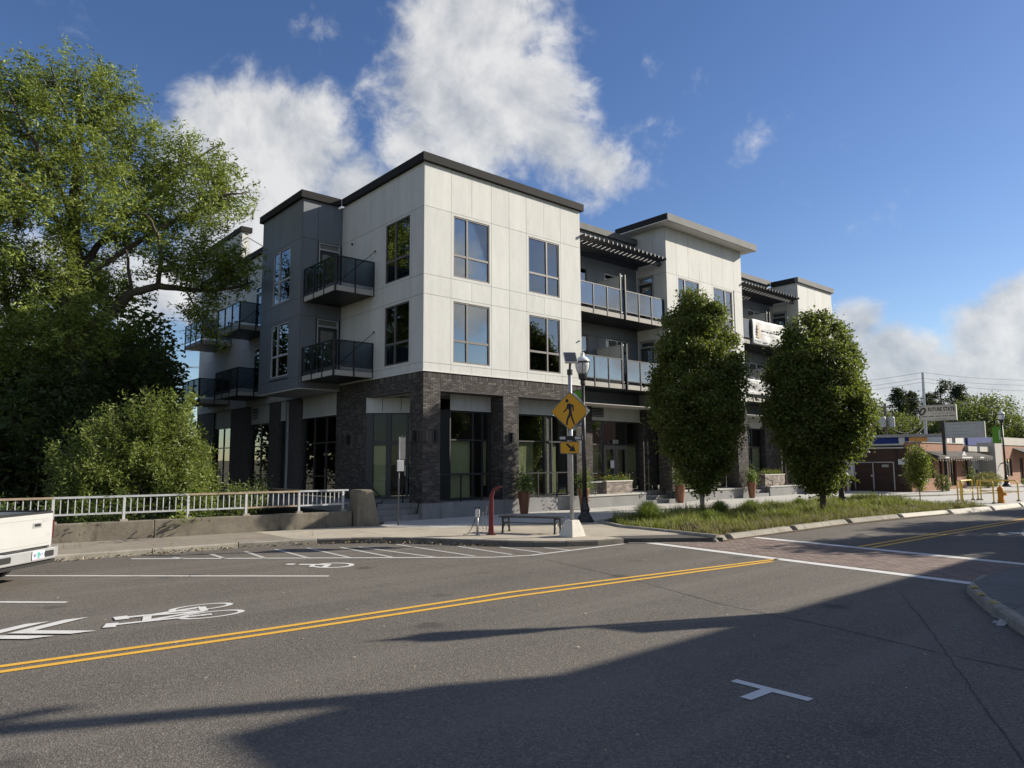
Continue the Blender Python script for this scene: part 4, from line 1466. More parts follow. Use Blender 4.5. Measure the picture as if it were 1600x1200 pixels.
# pier returns seen inside the openings
for (u, f, a, b) in ((3.63, 'x', 0.0, .756), (0.72, 'X', 0.0, .756), (4.40, 'X', 0.0, .756)):
    bricks((f, u), a, b, ZG, Z_OPEN, (), gw, soldier=SOLD[:1])
bricks(('Y', 0.82), 0.0, 0.72, ZG, Z_OPEN, (), lwall, soldier=SOLD[:1])
bricks(('y', 3.94), 0.0, 0.30, ZG, Z_OPEN, (), lwall, soldier=SOLD[:1])
bricks(('X', 7.97), 0.0, .756, Z_OPEN, Z_BT - .03, (), gw)
box('soffit', 0.02, 7.95, 0.03, 2.6, Z_OPEN + .004, Z_OPEN + .03, M['soffit'], BLD)
box('soffit', 0.02, 0.8, 2.61, 3.93, Z_OPEN + .004, Z_OPEN + .03, M['soffit'], BLD)
RF = ('y', 0.76)
for a, b in ((1.70, 2.7), (2.7, 3.66), (3.66, 5.2), (5.2, 6.6), (6.6, 7.9)):
    fbox('panel', RF, a + .005, b - .005, Z_BAND, Z_OPEN, 0.0, .02, M['siding'])
fbox('band_trim', RF, 1.70, 7.9, Z_BAND - .05, Z_BAND - .004, 0.0, .035, M['soffit'])
s1 = storefront(('y', 0.80), 1.72, 3.60, ZG + .04, Z_BAND - .05, [2.81, 3.27], [1.62, 2.88])
s2 = storefront(('y', 0.80), 4.42, 7.90, ZG + .04, Z_BAND - .05, [5.03, 6.52, 6.95], [2.88])
fbox('column_cladding', ('y', 0.80), 6.55, 6.92, ZG + .1, Z_BAND - .1, -.06, -.052, M['grey_block'], s2)
paper(s1, ('y', 0.80), 1.78, 2.78, ZG + .08, 2.84, -.16, 1, .05)
paper(s1, ('y', 0.80), 3.30, 3.58, ZG + .5, 2.84, -.16, 2, .02)
paper(s2, ('y', 0.80), 4.46, 6.02, ZG + .10, 2.84, -.14, 3, .05)
paper(s2, ('y', 0.80), 6.98, 7.32, ZG + .12, 2.84, -.14, 4, .03)
# entrance set on the slant behind the corner pier
A_, B_ = np.array((0.02, 3.94)), np.array((1.70, 2.42))
t_ = (B_ - A_) / np.linalg.norm(B_ - A_)
n_ = np.array((t_[1], -t_[0]))
n_ = n_ if n_[0] < 0 else -n_
Lr = np.linalg.norm(B_ - A_)


def slant(mb, a, b, z0, z1, d0, d1):
    p = A_ + t_ * a; q = A_ + t_ * b
    c = (p + q) / 2 + n_ * (d0 + d1) / 2
    mb.obox((*c, (z0 + z1) / 2), (*(t_ * (b - a) / 2), 0), (*(n_ * (d1 - d0) / 2), 0), (0, 0, (z1 - z0) / 2))
    return mb


for a, b in ((0.0, .62), (.63, 1.35), (1.36, Lr)):
    slant(MB(), a + .004, b - .004, Z_BAND, Z_OPEN, -.1, .02).build('panel', M['siding'], BLD)
slant(MB(), 0, Lr, Z_BAND - .05, Z_BAND - .004, -.1, .035).build('band_trim', M['soffit'], BLD)
ent = MB()
for a, b in ((0, .28), (.78, .98), (1.55, 1.64), (Lr - .06, Lr)):
    slant(ent, a, b, ZG + .02, Z_BAND - .05, -.1, 0)
for a, b in ((.28, .78), (.98, 1.55), (1.64, Lr - .06)):
    for z0, z1 in ((ZG + .02, ZG + .12), (2.74, 2.90), (Z_BAND - .11, Z_BAND - .05)):
        slant(ent, a, b, z0, z1, -.1, -.004)
ent = ent.build('entrance', M['dark_frame'], BLD)
for a, b in ((.28, .78), (.98, 1.55), (1.64, Lr - .06)):
    for z0, z1 in ((ZG + .12, 2.74), (2.90, Z_BAND - .11)):
        slant(MB(), a, b, z0, z1, -.05, -.042).build('pane', M['glass_shop'], ent)
slant(MB(), .30, .76, ZG + .15, 2.7, -.12, -.115).build('window_paper', M['paper'], ent)
q = A_ + t_ * 1.42 + n_ * 0.04
text_obj('house_number', '54', 0.20, M['white_plain'], ent, frame_mat((*(A_ + t_ * 1.46 + n_ * .012), 3.02), (*t_, 0), (0, 0, 1)), extrude=0.004)
slant(MB(), 1.52, 1.55, 1.55, 1.95, 0, .05).build('handle', M['alu'], ent)
box('inner_return', 1.70, 1.76, 0.86, 2.42, ZG, Z_BAND, M['dark_frame'], BLD)
# wall lamps
for x in (4.02, 0.50):
    MB().box(x - .045, x + .045, -0.13, -0.012, 2.80, 3.16).build('wall_lamp', M['black_metal'], BLD)
for y in (0.42, 5.2):
    MB().box(-0.13, -0.012, y - .045, y + .045, 2.80, 3.16).build('wall_lamp', M['black_metal'], BLD)
# plinth, terraces, steps
box('plinth', -0.04, 7.97, -0.06, 2.6, 0.0, ZG - .002, M['plinth'], BLD)
for x in (0.74, 3.6, 4.4):
    box('plinth_joint', x - .006, x + .006, -0.064, -0.058, 0.13, ZG - .004, M['joint'], BLD)


def terrace(x0, x1, coping=True):
    box('plinth', x0, x1, -0.06, 3.0, 0.0, ZG - .06, M['plinth'], BLD)
    n = max(1, int((x1 - x0) / 1.5))
    for k in range(n):
        a, b = x0 + (x1 - x0) * k / n, x0 + (x1 - x0) * (k + 1) / n
        box('coping', a + .004, b - .004, -0.10, 3.0, ZG - .058, ZG, M['new_concrete'], BLD)


terrace(7.974, 11.95)
terrace(14.25, 20.6)
terrace(22.7, 31.6)
for sx0, sx1 in ((11.954, 14.246), (20.604, 22.696)):
    for k in range(3):
        box('step', sx0, sx1, -0.02 + .32 * k, 3.0, 0.0 if k == 0 else .13 + .177 * k, .13 + .177 * (k + 1) - .003, M['plinth'], BLD)
box('low_wall', 31.62, 35.6, -0.06, 0.34, 0.0, .78, M['plinth'], BLD)
box('coping', 31.6, 35.64, -0.10, 0.38, .782, .84, M['new_concrete'], BLD)
# creek-side steps and walkway
for k in range(3):
    box('step', -2.05, -0.05, 0.02 + .30 * k, 1.6, 0.0 if k == 0 else .13 + .177 * k, .13 + .177 * (k + 1) - .003, M['plinth'], BLD)
box('walkway', -2.05, -0.002, 1.602, 24, 0.40, ZG - .003, M['plinth'], BLD)
wr = MB().box(-2.03, -1.97, 1.7, 23.8, 1.02, 1.07).build('walkway_rail', M['rail_rust'], BLD)
for k in range(56):
    box('baluster', -2.008, -1.992, 1.75 + .4 * k, 1.766 + .4 * k, ZG, 1.02, M['black_metal'], wr)


def hand_rail(pts):
    return MB().tube(pts, 0.021, 8).build('hand_rail', M['black_metal'], BLD, smooth=True)


hand_rail([(-1.75, 1.0, .66), (-1.75, 1.0, 1.50), (-1.75, .95, 1.55), (-1.75, -.10, 1.02), (-1.75, -.32, .98), (-1.75, -.36, .93), (-1.75, -.36, .80), (-1.75, -.30, .76), (-1.75, -.02, .76), (-1.75, .12, .3)])
hand_rail([(-0.14, 1.0, .66), (-0.14, 1.0, 1.50), (-0.14, .95, 1.55), (-0.14, -.10, 1.02), (-0.14, -.32, .98), (-0.14, -.36, .93), (-0.14, -.36, .80), (-0.14, -.30, .76), (-0.14, -.02, .76), (-0.14, .12, .3)])
for sx in (12.05, 14.1, 20.75, 22.5):
    hand_rail([(sx, .95, .66), (sx, .95, 1.50), (sx, .90, 1.55), (sx, -.10, 1.02), (sx, -.30, .98), (sx, -.34, .93), (sx, -.34, .75), (sx, -.28, .72), (sx, .0, .74), (sx, .1, .3)])
# guard rails in the two openings
for a, b in ((0.73, 3.62), (4.41, 7.57)):
    g = MB().box(a, b, 0.06, 0.11, 1.60, 1.645).build('guard_rail', M['black_metal'], BLD)
    box('rail', a, b, 0.07, 0.10, .74, .77, M['black_metal'], g)
    n = 3 if a < 2 else 3
    for k in range(n + 1):
        x = a + .03 + (b - a - .06) * k / n
        box('post', x - .022, x + .022, 0.063, 0.107, ZG, 1.60, M['black_metal'], g)
# wing ground floors
WFc = ('y', 1.42)
for x0, x1, s0, s1_ in ((7.975, 14.7, 10.1, 13.70), (20.735, 28.0, 22.75, 25.05)):
    brickwall(WFc, x0, x1, ZG, 4.55, [(s0, s1_, ZG, 4.55)], t=0.3, soldier=SOLD[:1])
    bricks(('x', s1_), 1.42, 1.72, ZG, 4.5, (), BLD.children[-1])
    for k in range(4):
        a, b = s0 + (s1_ - s0) * k / 4, s0 + (s1_ - s0) * (k + 1) / 4
        fbox('panel', ('y', 1.60), a + .004, b - .004, 4.00, 4.545, 0, .02, M['siding'])
    fbox('band_trim', ('y', 1.60), s0, s1_, 3.94, 3.996, 0, .04, M['soffit'])
    box('soffit', x0, x1, 0.3, 1.84, 4.551, 4.57, M['soffit'], BLD)
vent = MB()
for k in range(6):
    vent.box(10.2, 11.05, 1.555, 1.575, 4.10 + .07 * k, 4.145 + .07 * k)
vent.build('vent_grille', M['black_metal'], BLD)
sf = storefront(('y', 1.66), 10.1, 13.70, ZG + .02, 3.94, [11.02, 12.75], [1.52, 2.84])
paper(sf, ('y', 1.66), 10.15, 10.98, ZG + .1, 2.80, -.15, 5, .02)
paper(sf, ('y', 1.66), 12.8, 13.62, ZG + .1, 2.80, -.15, 6, .02)
paper(sf, ('y', 1.66), 11.1, 12.7, ZG + .1, 2.70, -.25, 7, .02)
for a, b in ((11.06, 11.87), (11.89, 12.71)):
    lf = MB()
    lf.box(a, a + .14, 1.60, 1.655, ZG + .03, 2.80); lf.box(b - .14, b, 1.60, 1.655, ZG + .03, 2.80)
    lf.box(a + .14, b - .14, 1.60, 1.655, ZG + .03, ZG + .32); lf.box(a + .14, b - .14, 1.60, 1.655, 2.62, 2.80)
    lf = lf.build('door_leaf', M['bronze_frame'], sf)
box('notice', 11.50, 11.74, 1.585, 1.60, 1.75, 2.10, M['plate_white'], sf)
box('number_plate', 11.72, 12.08, 1.60, 1.65, 2.90, 3.06, M['sign_back'], sf)
text_obj('house_number', '1054', 0.13, M['sign_black'], sf, frame_mat((11.90, 1.597, 2.98), (1, 0, 0), (0, 0, 1)), extrude=.002)
sf2 = storefront(('y', 1.66), 22.75, 25.05, ZG + .02, 3.94, [23.95], [1.10, 2.85])
paper(sf2, ('y', 1.66), 22.8, 23.92, ZG + .1, 2.82, -.15, 8, .03)
paper(sf2, ('y', 1.66), 24.0, 25.0, ZG + .1, 2.82, -.15, 9, .03)
box('notice', 23.15, 23.42, 1.60, 1.61, 1.75, 2.1, M['plate_white'], sf2)
# tower and end-block piers
for x0, x1, ops in ((14.0, 20.73, [(14.95, 16.9), (17.75, 19.75)]), (27.0, 31.43, [(28.1, 30.3)])):
    w = brickwall(YF, x0, x1, ZG, Z_BT - .03, [(a, b, ZG, Z_OPEN) for a, b in ops], t=0.75, soldier=SOLD)
    bricks(('x', x0), 0.0, .75, ZG, 4.55, (), w, soldier=SOLD[:1])
    for a, b in ops:
        bricks(('x', b), 0.0, .75, ZG, Z_OPEN, (), w)
        fbox('panel', ('y', 0.80), a, b, Z_BAND, Z_OPEN, 0, .02, M['siding'])
        sfx = storefront(('y', 0.82), a, b, ZG + .02, Z_BAND, [(a + b) / 2], [2.85])
        box('soffit', a, b, 0.02, .8, Z_OPEN + .003, Z_OPEN + .02, M['soffit'], BLD)
    box('drip_trim', x0 - .03, x1 + .03, -0.05, -0.0225, Z_BT - .03, Z_BT + .012, M['soffit'], BLD)
# creek-side ground floor: brick piers, siding heads, shop windows
M['dark_brick_far'] = m_procbrick('dark_brick_courses', (0.085, 0.075, 0.07), (0.13, 0.115, 0.105), (0.15, 0.14, 0.13))
piers = [(9.75, 11.4), (12.15, 13.35), (15.85, 18.6), (21.3, 24.3)]
for a, b in piers:
    fbox('brick_pier', XF, a, b, ZG, 4.98, -.3, 0, M['dark_brick_far'])
for a, b in ((6.374, 9.746), (11.404, 12.146), (13.354, 15.846), (18.604, 21.296)):
    n = max(1, int((b - a) / 1.1))
    for k in range(n):
        fbox('panel', ('x', 0.1), a + (b - a) * k / n + .004, a + (b - a) * (k + 1) / n - .004, 4.10, 4.98, 0, .02, M['siding'])
    fbox('band_trim', ('x', 0.1), a, b, 4.04, 4.096, 0, .04, M['soffit'])
    storefront(('x', 0.12), a + .05, b - .05, ZG + .02, 4.04, [a + (b - a) * k / (n if n > 1 else 2) for k in range(1, n if n > 1 else 2)], [1.5, 2.92], glass=M['glass'])
box('drain_pipe', -0.10, -0.02, 11.0, 11.08, ZG, 4.9, M['rail_paint'], BLD)
vent = MB()
for k in range(7):
    vent.box(.055, .075, 15.0, 15.65, 4.30 + .08 * k, 4.35 + .08 * k)
vent.build('vent_grille', M['black_metal'], BLD)
box('soffit', 0.0, 0.3, 6.37, 24.3, 4.96, 4.979, M['soffit'], BLD)
# roof-top light spot and camera on the walls
MB().box(-0.10, -0.024, 5.15, 5.23, 10.95, 11.0).build('wall_bracket', M['black_metal'], BLD)
MB().box(7.80, 7.86, -0.12, -0.024, 7.10, 7.14).build('wall_bracket', M['alu'], BLD)

# --- vinyl banners on the second wing's balconies (separate things, tied to the rail)
def banner(name, label, x0, x1, z0, z1, y, seed):
    rg = np.random.default_rng(seed)
    nu, nz = 26, 14
    us, zs = np.linspace(x0, x1, nu), np.linspace(z0, z1, nz)
    U, Z = np.meshgrid(us, zs, indexing='ij')
    h = 0.012 * np.sin((U - x0) * 5 + (Z - z0) * 3) + 0.01 * np.sin((U - x0) * 9 - (Z - z0) * 6) + 0.012 * np.abs(np.sin((U - x0) * 2.2 + (Z - z0) * 4))
    mb = MB()
    vs = [(us[i], y - 0.012 - h[i, j], zs[j] - 0.02 * math.sin(3.14 * i / (nu - 1)) * (j / nz)) for i in range(nu) for j in range(nz)]
    mb.add(vs, [(i * nz + j, (i + 1) * nz + j, (i + 1) * nz + j + 1, i * nz + j + 1) for i in range(nu - 1) for j in range(nz - 1)])
    o = mb.build(name, M['white_banner'], smooth=True)
    sl = o.modifiers.new('thickness', 'SOLIDIFY'); sl.thickness = 0.003
    return tag(o, label, 'banner')


b1 = banner('leasing_banner', 'white vinyl banner with tan tree emblem hung on the top balcony beside tower', 21.75, 25.3, 8.50, 9.90, 0.06, 1)
tri = MB()
for k in range(5):
    w_, z_ = .10 + .055 * k, 9.72 - .16 * k
    tri.add([(22.35 - w_, -.005, z_ - .2), (22.35 + w_, -.005, z_ - .2), (22.35, -.005 - .0004 * k, z_)], [(0, 1, 2)])
tri.build('emblem', M['print_tan'], b1)
box('underline', 22.75, 24.75, -.006, -.004, 9.13, 9.145, M['print_grey'], b1)
text_obj('lettering', 'CALL FOR', 0.20, M['print_dark'], b1, frame_mat((24.15, -.012, 8.86), (1, 0, 0), (0, 0, 1)), extrude=.001)
for k, (xa, xb, zz) in enumerate(((22.75, 23.25, 9.30), (23.32, 23.6, 9.31), (23.7, 24.7, 9.30), (22.0, 22.75, 8.68), (22.85, 23.35, 8.66), (23.5, 25.0, 8.64))):
    box('print_line', xa, xb, -.007, -.005, zz, zz + (.10 if k < 3 else .07), M['print_grey'], b1)
b2 = banner('leasing_banner', 'white vinyl banner reading NOW LEASING on the lower balcony between the street trees', 20.85, 23.85, 5.66, 6.50, 0.06, 2)
text_obj('lettering', 'NOW LEASING', 0.50, M['print_dark'], b2, frame_mat((22.32, -.014, 6.08), (1, 0, 0), (0, 0, 1)), extrude=.001, xscale=.80, bold=.006)
# ------------------------------------------------------------------ bridge wall, railing, pier
def wpt(x, off=0.0):
    return np.array((x, wall_y(x) + off))


bw = thing('bridge_wall', 'low weathered concrete parapet wall along the bridge pavement', 'wall')
for a, b in ((-60, -34), (-34, -22), (-22, -14.1), (-14.1, -8.4), (-8.4, -2.95)):
    p, q = wpt(a + .004), wpt(b - .004)
    pts = [tuple(p), tuple(q), tuple(q + (0, .30)), tuple(p + (0, .30))]
    mb = MB().prism(pts, -2.8, 0.585)
    mb.build('wall_section', M['wall_concrete'], bw, bevel=0.02)
rail = thing('bridge_railing', 'grey painted steel railing with thin balusters on top of the parapet wall', 'railing')
posts = [-10.633 - 1.53 * k for k in range(12, 0, -1)] + [-10.633, -9.09, -7.562, -6.047, -4.542, -3.189]
ry = 0.15
for i, x in enumerate(posts):
    p = wpt(x, ry)
    box('post', p[0] - .03, p[0] + .03, p[1] - .03, p[1] + .03, .60, 1.195, M['rail_paint'], rail)
    box('footing', p[0] - .09, p[0] + .09, p[1] - .075, p[1] + .075, .575, .635, M['kerb'], rail)
ends = posts + [-3.02]
tan_runs = {len(posts) - 7, len(posts) - 3, len(posts) - 4}
for i in range(len(ends) - 1):
    p, q = wpt(ends[i], ry), wpt(ends[i + 1], ry)
    MB().bar((*p, 1.22), (*q, 1.22), .07, .05).build('top_rail', M['rail_rust'] if i in tan_runs else M['rail_paint'], rail)
    if i < len(posts) - 1:
        MB().bar((*p, .80), (*q, .80), .05, .045).build('bottom_rail', M['rail_rust'] if i == len(posts) - 3 else M['rail_paint'], rail)
        n = 9
        for k in range(1, n + 1):
            c = p + (q - p) * k / (n + 1)
            box('baluster', c[0] - .011, c[0] + .011, c[1] - .011, c[1] + .011, .822, 1.196, M['rail_paint'], rail)
pr = thing('bridge_pier', 'tapered weathered concrete end post where the bridge railing stops', 'bridge post')
mb = MB()
mb.add([(-2.93, -.90, -.1), (-2.26, -1.18, -.1), (-2.20, -.45, -.1), (-2.90, -.28, -.1), (-2.93, -.88, 1.20), (-2.47, -1.02, 1.20), (-2.42, -.46, 1.20), (-2.90, -.30, 1.20)],
       [(3, 2, 1, 0), (4, 5, 6, 7), (0, 1, 5, 4), (1, 2, 6, 5), (2, 3, 7, 6), (3, 0, 4, 7)])
mb.build('post_body', M['wall_concrete'], pr, bevel=0.03)
MB().box(-2.90, -2.46, -.89, -.40, 1.201, 1.225).build('post_cap', M['wall_concrete'], pr, bevel=.01)

# ------------------------------------------------------------------ pedestrian crossing sign
PX, PY = -0.32, -7.40
cs = thing('crossing_sign', 'yellow diamond pedestrian crossing sign with arrow plate and solar panel on a galvanised pole', 'street sign', (PX, PY, SW))
mb = MB()
b0, b1_ = .25, .13
mb.add([(-b0, -b0, 0), (b0, -b0, 0), (b0, b0, 0), (-b0, b0, 0), (-.20, -.20, .22), (.20, -.20, .22), (.20, .20, .22), (-.20, .20, .22), (-b1_, -b1_, .42), (b1_, -b1_, .42), (b1_, b1_, .42), (-b1_, b1_, .42)],
       [(3, 2, 1, 0), (0, 1, 5, 4), (1, 2, 6, 5), (2, 3, 7, 6), (3, 0, 4, 7), (4, 5, 9, 8), (5, 6, 10, 9), (6, 7, 11, 10), (7, 4, 8, 11), (8, 9, 10, 11)])
mb.build('concrete_base', M['kerb_white'], cs, bevel=.012)
MB().tube([(0, 0, .40), (0, 0, 4.26)], .052, 14).build('pole', M['galv'], cs, smooth=True)
MB().tube([(0, 0, 4.20), (0, 0, 4.34)], .075, 14).build('pole_cap', M['black_metal'], cs)
MB().tube([(0, 0, 4.34), (0.02, 0, 4.52)], .032, 8).build('panel_stem', M['black_metal'], cs)
# signs face the oncoming lane: one towards the camera's side, one away
fx = Vector((RT[0], RT[1], 0)).normalized()
nf = Vector((-0.80, -0.60, 0)).normalized()
ex = Vector((0, 0, 1)).cross(nf).normalized()
ez = Vector((0, 0, 1))


def rrect(w, h, r, n=4):
    out = []
    for cx, cy, a0 in ((w / 2 - r, h / 2 - r, 0), (-w / 2 + r, h / 2 - r, 90), (-w / 2 + r, -h / 2 + r, 180), (w / 2 - r, -h / 2 + r, 270)):
        for k in range(n + 1):
            a = R(a0 + 90 * k / n)
            out.append((cx + r * math.cos(a), cy + r * math.sin(a)))
    return out


def diamond(s, r):
    return [((x - y) * .7071, (x + y) * .7071) for x, y in rrect(s, s, r)]


def sign_on(parent, poly, o, exv, nv, t0, t1, name, mat):
    return MB().plate(poly, o, tuple(exv), (0, 0, 1), tuple(nv), t0, t1).build(name, mat, parent)


zc = 3.36 - SW
S_ = .74
for (n_v, lab) in ((nf, 'front'), (Vector((0.96, 0.10, 0)).normalized(), 'back')):
    e_v = Vector((0, 0, 1)).cross(n_v).normalized()
    off = .075 if lab == 'front' else .15
    sg = sign_on(cs, diamond(S_, .045), (0, 0, zc), e_v, n_v, off, off + .004, 'sign_plate', M['sign_back'])
    if lab == 'front':
        sign_on(cs, diamond(S_ - .012, .04), (0, 0, zc), e_v, n_v, off + .0045, off + .0055, 'sign_border', M['sign_black'])
        sign_on(cs, diamond(S_ - .04, .035), (0, 0, zc), e_v, n_v, off + .006, off + .007, 'sign_face', M['sign_yellow'])
        # walking figure
        fig = MB()
        def P2(poly): fig.plate(poly, (0, 0, zc), tuple(e_v), (0, 0, 1), tuple(n_v), off + .0075, off + .0085)
        P2([(-.075 + .042 * math.cos(2 * math.pi * k / 16), .275 + .05 * math.sin(2 * math.pi * k / 16)) for k in range(16)])
        P2([(-.07, .195), (-.02, .215), (.045, .175), (.085, .17), (.10, .14), (.105, .0), (.075, -.01), (.065, .10), (.045, .12), (.045, .02), (.055, -.07), (-.035, -.07), (-.025, .03), (-.06, .07), (-.105, .01), (-.165, -.03), (-.18, -.005), (-.125, .04), (-.09, .10)])
        P2([(-.035, -.068), (.012, -.068), (.005, -.14), (-.045, -.22), (-.07, -.37), (-.115, -.365), (-.09, -.20)])
        P2([(.013, -.068), (.055, -.068), (.075, -.17), (.13, -.34), (.095, -.36), (.035, -.20), (.008, -.12)])
        fig.build('walking_figure', M['sign_black'], cs)
    # flashing beacon bar and arrow plate
    zb = 2.66 - SW
    sign_on(cs, rrect(.62, .11, .01), (0, 0, zb), e_v, n_v, .06, .11, 'beacon_bar', M['black_plastic'])
    for sx in (-.2, .2):
        sign_on(cs, [(sx + p_[0], p_[1]) for p_ in rrect(.15, .07, .008)], (0, 0, zb), e_v, n_v, .111, .116, 'beacon_lens', M['sign_back'])
    za = 2.41 - SW
    sign_on(cs, rrect(.56, .32, .03), (0, 0, za), e_v, n_v, .06, .064, 'arrow_plate', M['sign_back'])
    if lab == 'front':
        sign_on(cs, rrect(.552, .312, .028), (0, 0, za), e_v, n_v, .0645, .0655, 'sign_border', M['sign_black'])
        sign_on(cs, rrect(.525, .285, .025), (0, 0, za), e_v, n_v, .066, .067, 'sign_face', M['sign_yellow'])
        ar = MB()
        ar.plate([(-.13, .09), (-.085, .115), (.04, .01), (.07, .085), (.13, -.10), (-.055, -.09), (-.005, -.035)][::-1], (0, 0, za), tuple(e_v), (0, 0, 1), tuple(n_v), .0675, .0685)
        ar.build('arrow', M['sign_black'], cs)
# solar panel tilted to the sun
sp = MB()
c = np.array((0.03, 0.0, 4.66))
nv = np.array((-0.42, -0.60, 0.68)); nv /= np.linalg.norm(nv)
ea = np.cross((0, 0, 1), nv); ea /= np.linalg.norm(ea)
eb = np.cross(nv, ea)
sp.obox(c, ea * .17, eb * .21, nv * .022)
sp.build('solar_panel', M['white_plain'], cs)
MB().obox(c + nv * .0235, ea * .155, eb * .195, nv * .001).build('solar_cells', M['solar'], cs)
MB().obox(c - nv * .03, ea * .16, eb * .20, nv * .006).build('panel_back', M['black_metal'], cs)

# ------------------------------------------------------------------ street lamps
def street_lamp(name, label, x, y, side, group='black street lamps with acorn globes', banner_dir=(1, 0)):
    t = thing(name, label, 'street lamp', (x, y, SW - .01), 0, group)
    mb = MB()
    mb.lathe([(.30, 0), (.30, .06), (.26, .10)], 8)
    mb.lathe([(.24, .10), (.22, .18), (.15, .26), (.14, .34), (.16, .40), (.13, .48), (.10, .62), (.095, .72), (.11, .75), (.08, .80)], 14)
    mb.build('base', M['black_metal'], t, smooth=False)
    MB().tube([(0, 0, .78), (0, 0, 2.5), (0, 0, 4.42)], [.075, .065, .055], 14).build('pole', M['black_metal'], t, smooth=True)
    MB().lathe([(.055, 4.40), (.085, 4.45), (.085, 4.52), (.075, 4.54), (.085, 4.58), (.13, 4.62), (.15, 4.72), (.155, 4.78)], 14).build('capital', M['black_metal'], t)
    gl = MB().lathe([(.13, 4.78), (.18, 4.90), (.215, 5.02), (.225, 5.10), (.215, 5.16)], 16).build('globe', M['lamp_globe'], t, smooth=True)
    for k in range(4):
        a = math.pi / 4 + k * math.pi / 2
        MB().tube([(r * math.cos(a), r * math.sin(a), z) for r, z in ((.14, 4.78), (.19, 4.90), (.225, 5.02), (.235, 5.10), (.225, 5.16))], .010, 5).build('globe_rib', M['black_metal'], t)
    MB().lathe([(.24, 5.15), (.245, 5.18), (.24, 5.19)], 16).build('collar', M['black_metal'], t)
    MB().lathe([(.235, 5.19), (.22, 5.25), (.17, 5.31), (.11, 5.35), (.07, 5.38), (.06, 5.44), (.07, 5.46), (.035, 5.50)], 16).build('hood', M['lamp_white'], t, smooth=True)
    MB().lathe([(.02, 5.50), (.025, 5.54), (.012, 5.60), (.005, 5.66)], 8).build('finial', M['black_metal'], t)
    d = np.array((banner_dir[0], banner_dir[1], 0.0)); d /= np.linalg.norm(d)
    for z in (4.28, 3.10):
        MB().tube([(0, 0, z), tuple(d * .75 + (0, 0, z))], .014, 6).build('banner_arm', M['black_metal'], t)
    nb = np.cross(d, (0, 0, 1))
    MB().obox(tuple(d * .41 + (0, 0, 3.69)), d * .31, (0, 0, .58), nb * .004).build('banner', M['green_banner'], t)
    return t, d, nb


mt_g, T_g = new_mat('lamp_globe_glass')
P_ = T_g.n('ShaderNodeBsdfPrincipled', inp={'Base Color': (0.78, 0.78, 0.76, 1), 'Roughness': 0.12, 'Transmission Weight': 0.35, 'IOR': 1.3})
finish(T_g, P_.outputs[0])
M['lamp_globe'] = mt_g
l1, d1, nb1 = street_lamp('street_lamp', 'black street lamp with white hood just behind the crossing sign', 3.20, -4.55, -1, banner_dir=(0.3, 0.95))
for k in range(9):
    xx = .13 + .062 * k
    h = .16 + .10 * ((k * 7) % 4)
    for s in (-1, 1):
        MB().obox(tuple(d1 * xx + (0, 0, 3.11 + h / 2) + nb1 * .005 * s), d1 * .03, (0, 0, h / 2), nb1 * .0008).build('banner_print', M['banner_grey'], l1)
lB, dB_, nbB = street_lamp('street_lamp', 'black street lamp with green banner standing far down the street beside the sign pole', 46.5, -4.95, -1, banner_dir=(-0.66, 0.62))
for s in (-1, 1):
    MB().obox(tuple(dB_ * .22 + (0, 0, 3.69) + nbB * .006 * s), dB_ * .06, (0, 0, .36), nbB * .0008).build('banner_print', M['banner_text'], lB)
street_lamp('street_lamp', 'black street lamp half hidden behind the second street tree', 16.9, -6.60, -1, banner_dir=(0.5, 0.8))
street_lamp('street_lamp', 'black street lamp with green banner on the pavement opposite, beyond the crossing', 0.95, -18.2, -1, banner_dir=(0.35, -0.9))

# ------------------------------------------------------------------ bench, bike repair stand, pump, bus post
bn = thing('bench', 'black backless slatted metal bench beside the crossing sign', 'bench', (-0.42, -5.95, SW), math.atan2(-6.62 + 5.02, 0.02 - (-0.76)))
Lb, Wb, Hb = 1.75, .46, .44
for k in range(11):
    y = -Wb / 2 + .02 + (Wb - .04) * k / 10
    box('slat', -Lb / 2, Lb / 2, y - .014, y + .014, Hb - .03, Hb - .004, M['black_metal'], bn)
for s in (-1, 1):
    x = s * (Lb / 2 - .12)
    fr = MB()
    fr.box(x - .025, x + .025, -Wb / 2, Wb / 2, Hb - .07, Hb - .031)
    for sy in (-1, 1):
        fr.bar((x, sy * (Wb / 2 - .02), Hb - .07), (x, sy * (Wb / 2 + .0), 0.02), .045, .03, up=(0, 1, 0))
        fr.box(x - .03, x + .03, sy * Wb / 2 - .04, sy * Wb / 2 + .04, 0, .022)
        pts = [(x, sy * Wb / 2 * math.cos(R(a)) * .92, .02 + .24 * math.sin(R(a))) for a in range(5, 91, 17)]
        fr.tube(pts, .02, 5)
        pts = [(x, sy * Wb / 2 * math.cos(R(a)) * .92, Hb - .06 - .14 * math.sin(R(a))) for a in range(5, 91, 17)]
        fr.tube(pts, .018, 5)
    fr.build('leg', M['black_metal'], bn)
MB().tube([(-Lb / 2 + .12, 0, .26), (Lb / 2 - .12, 0, .26)], .012, 6).build('stretcher', M['black_metal'], bn)

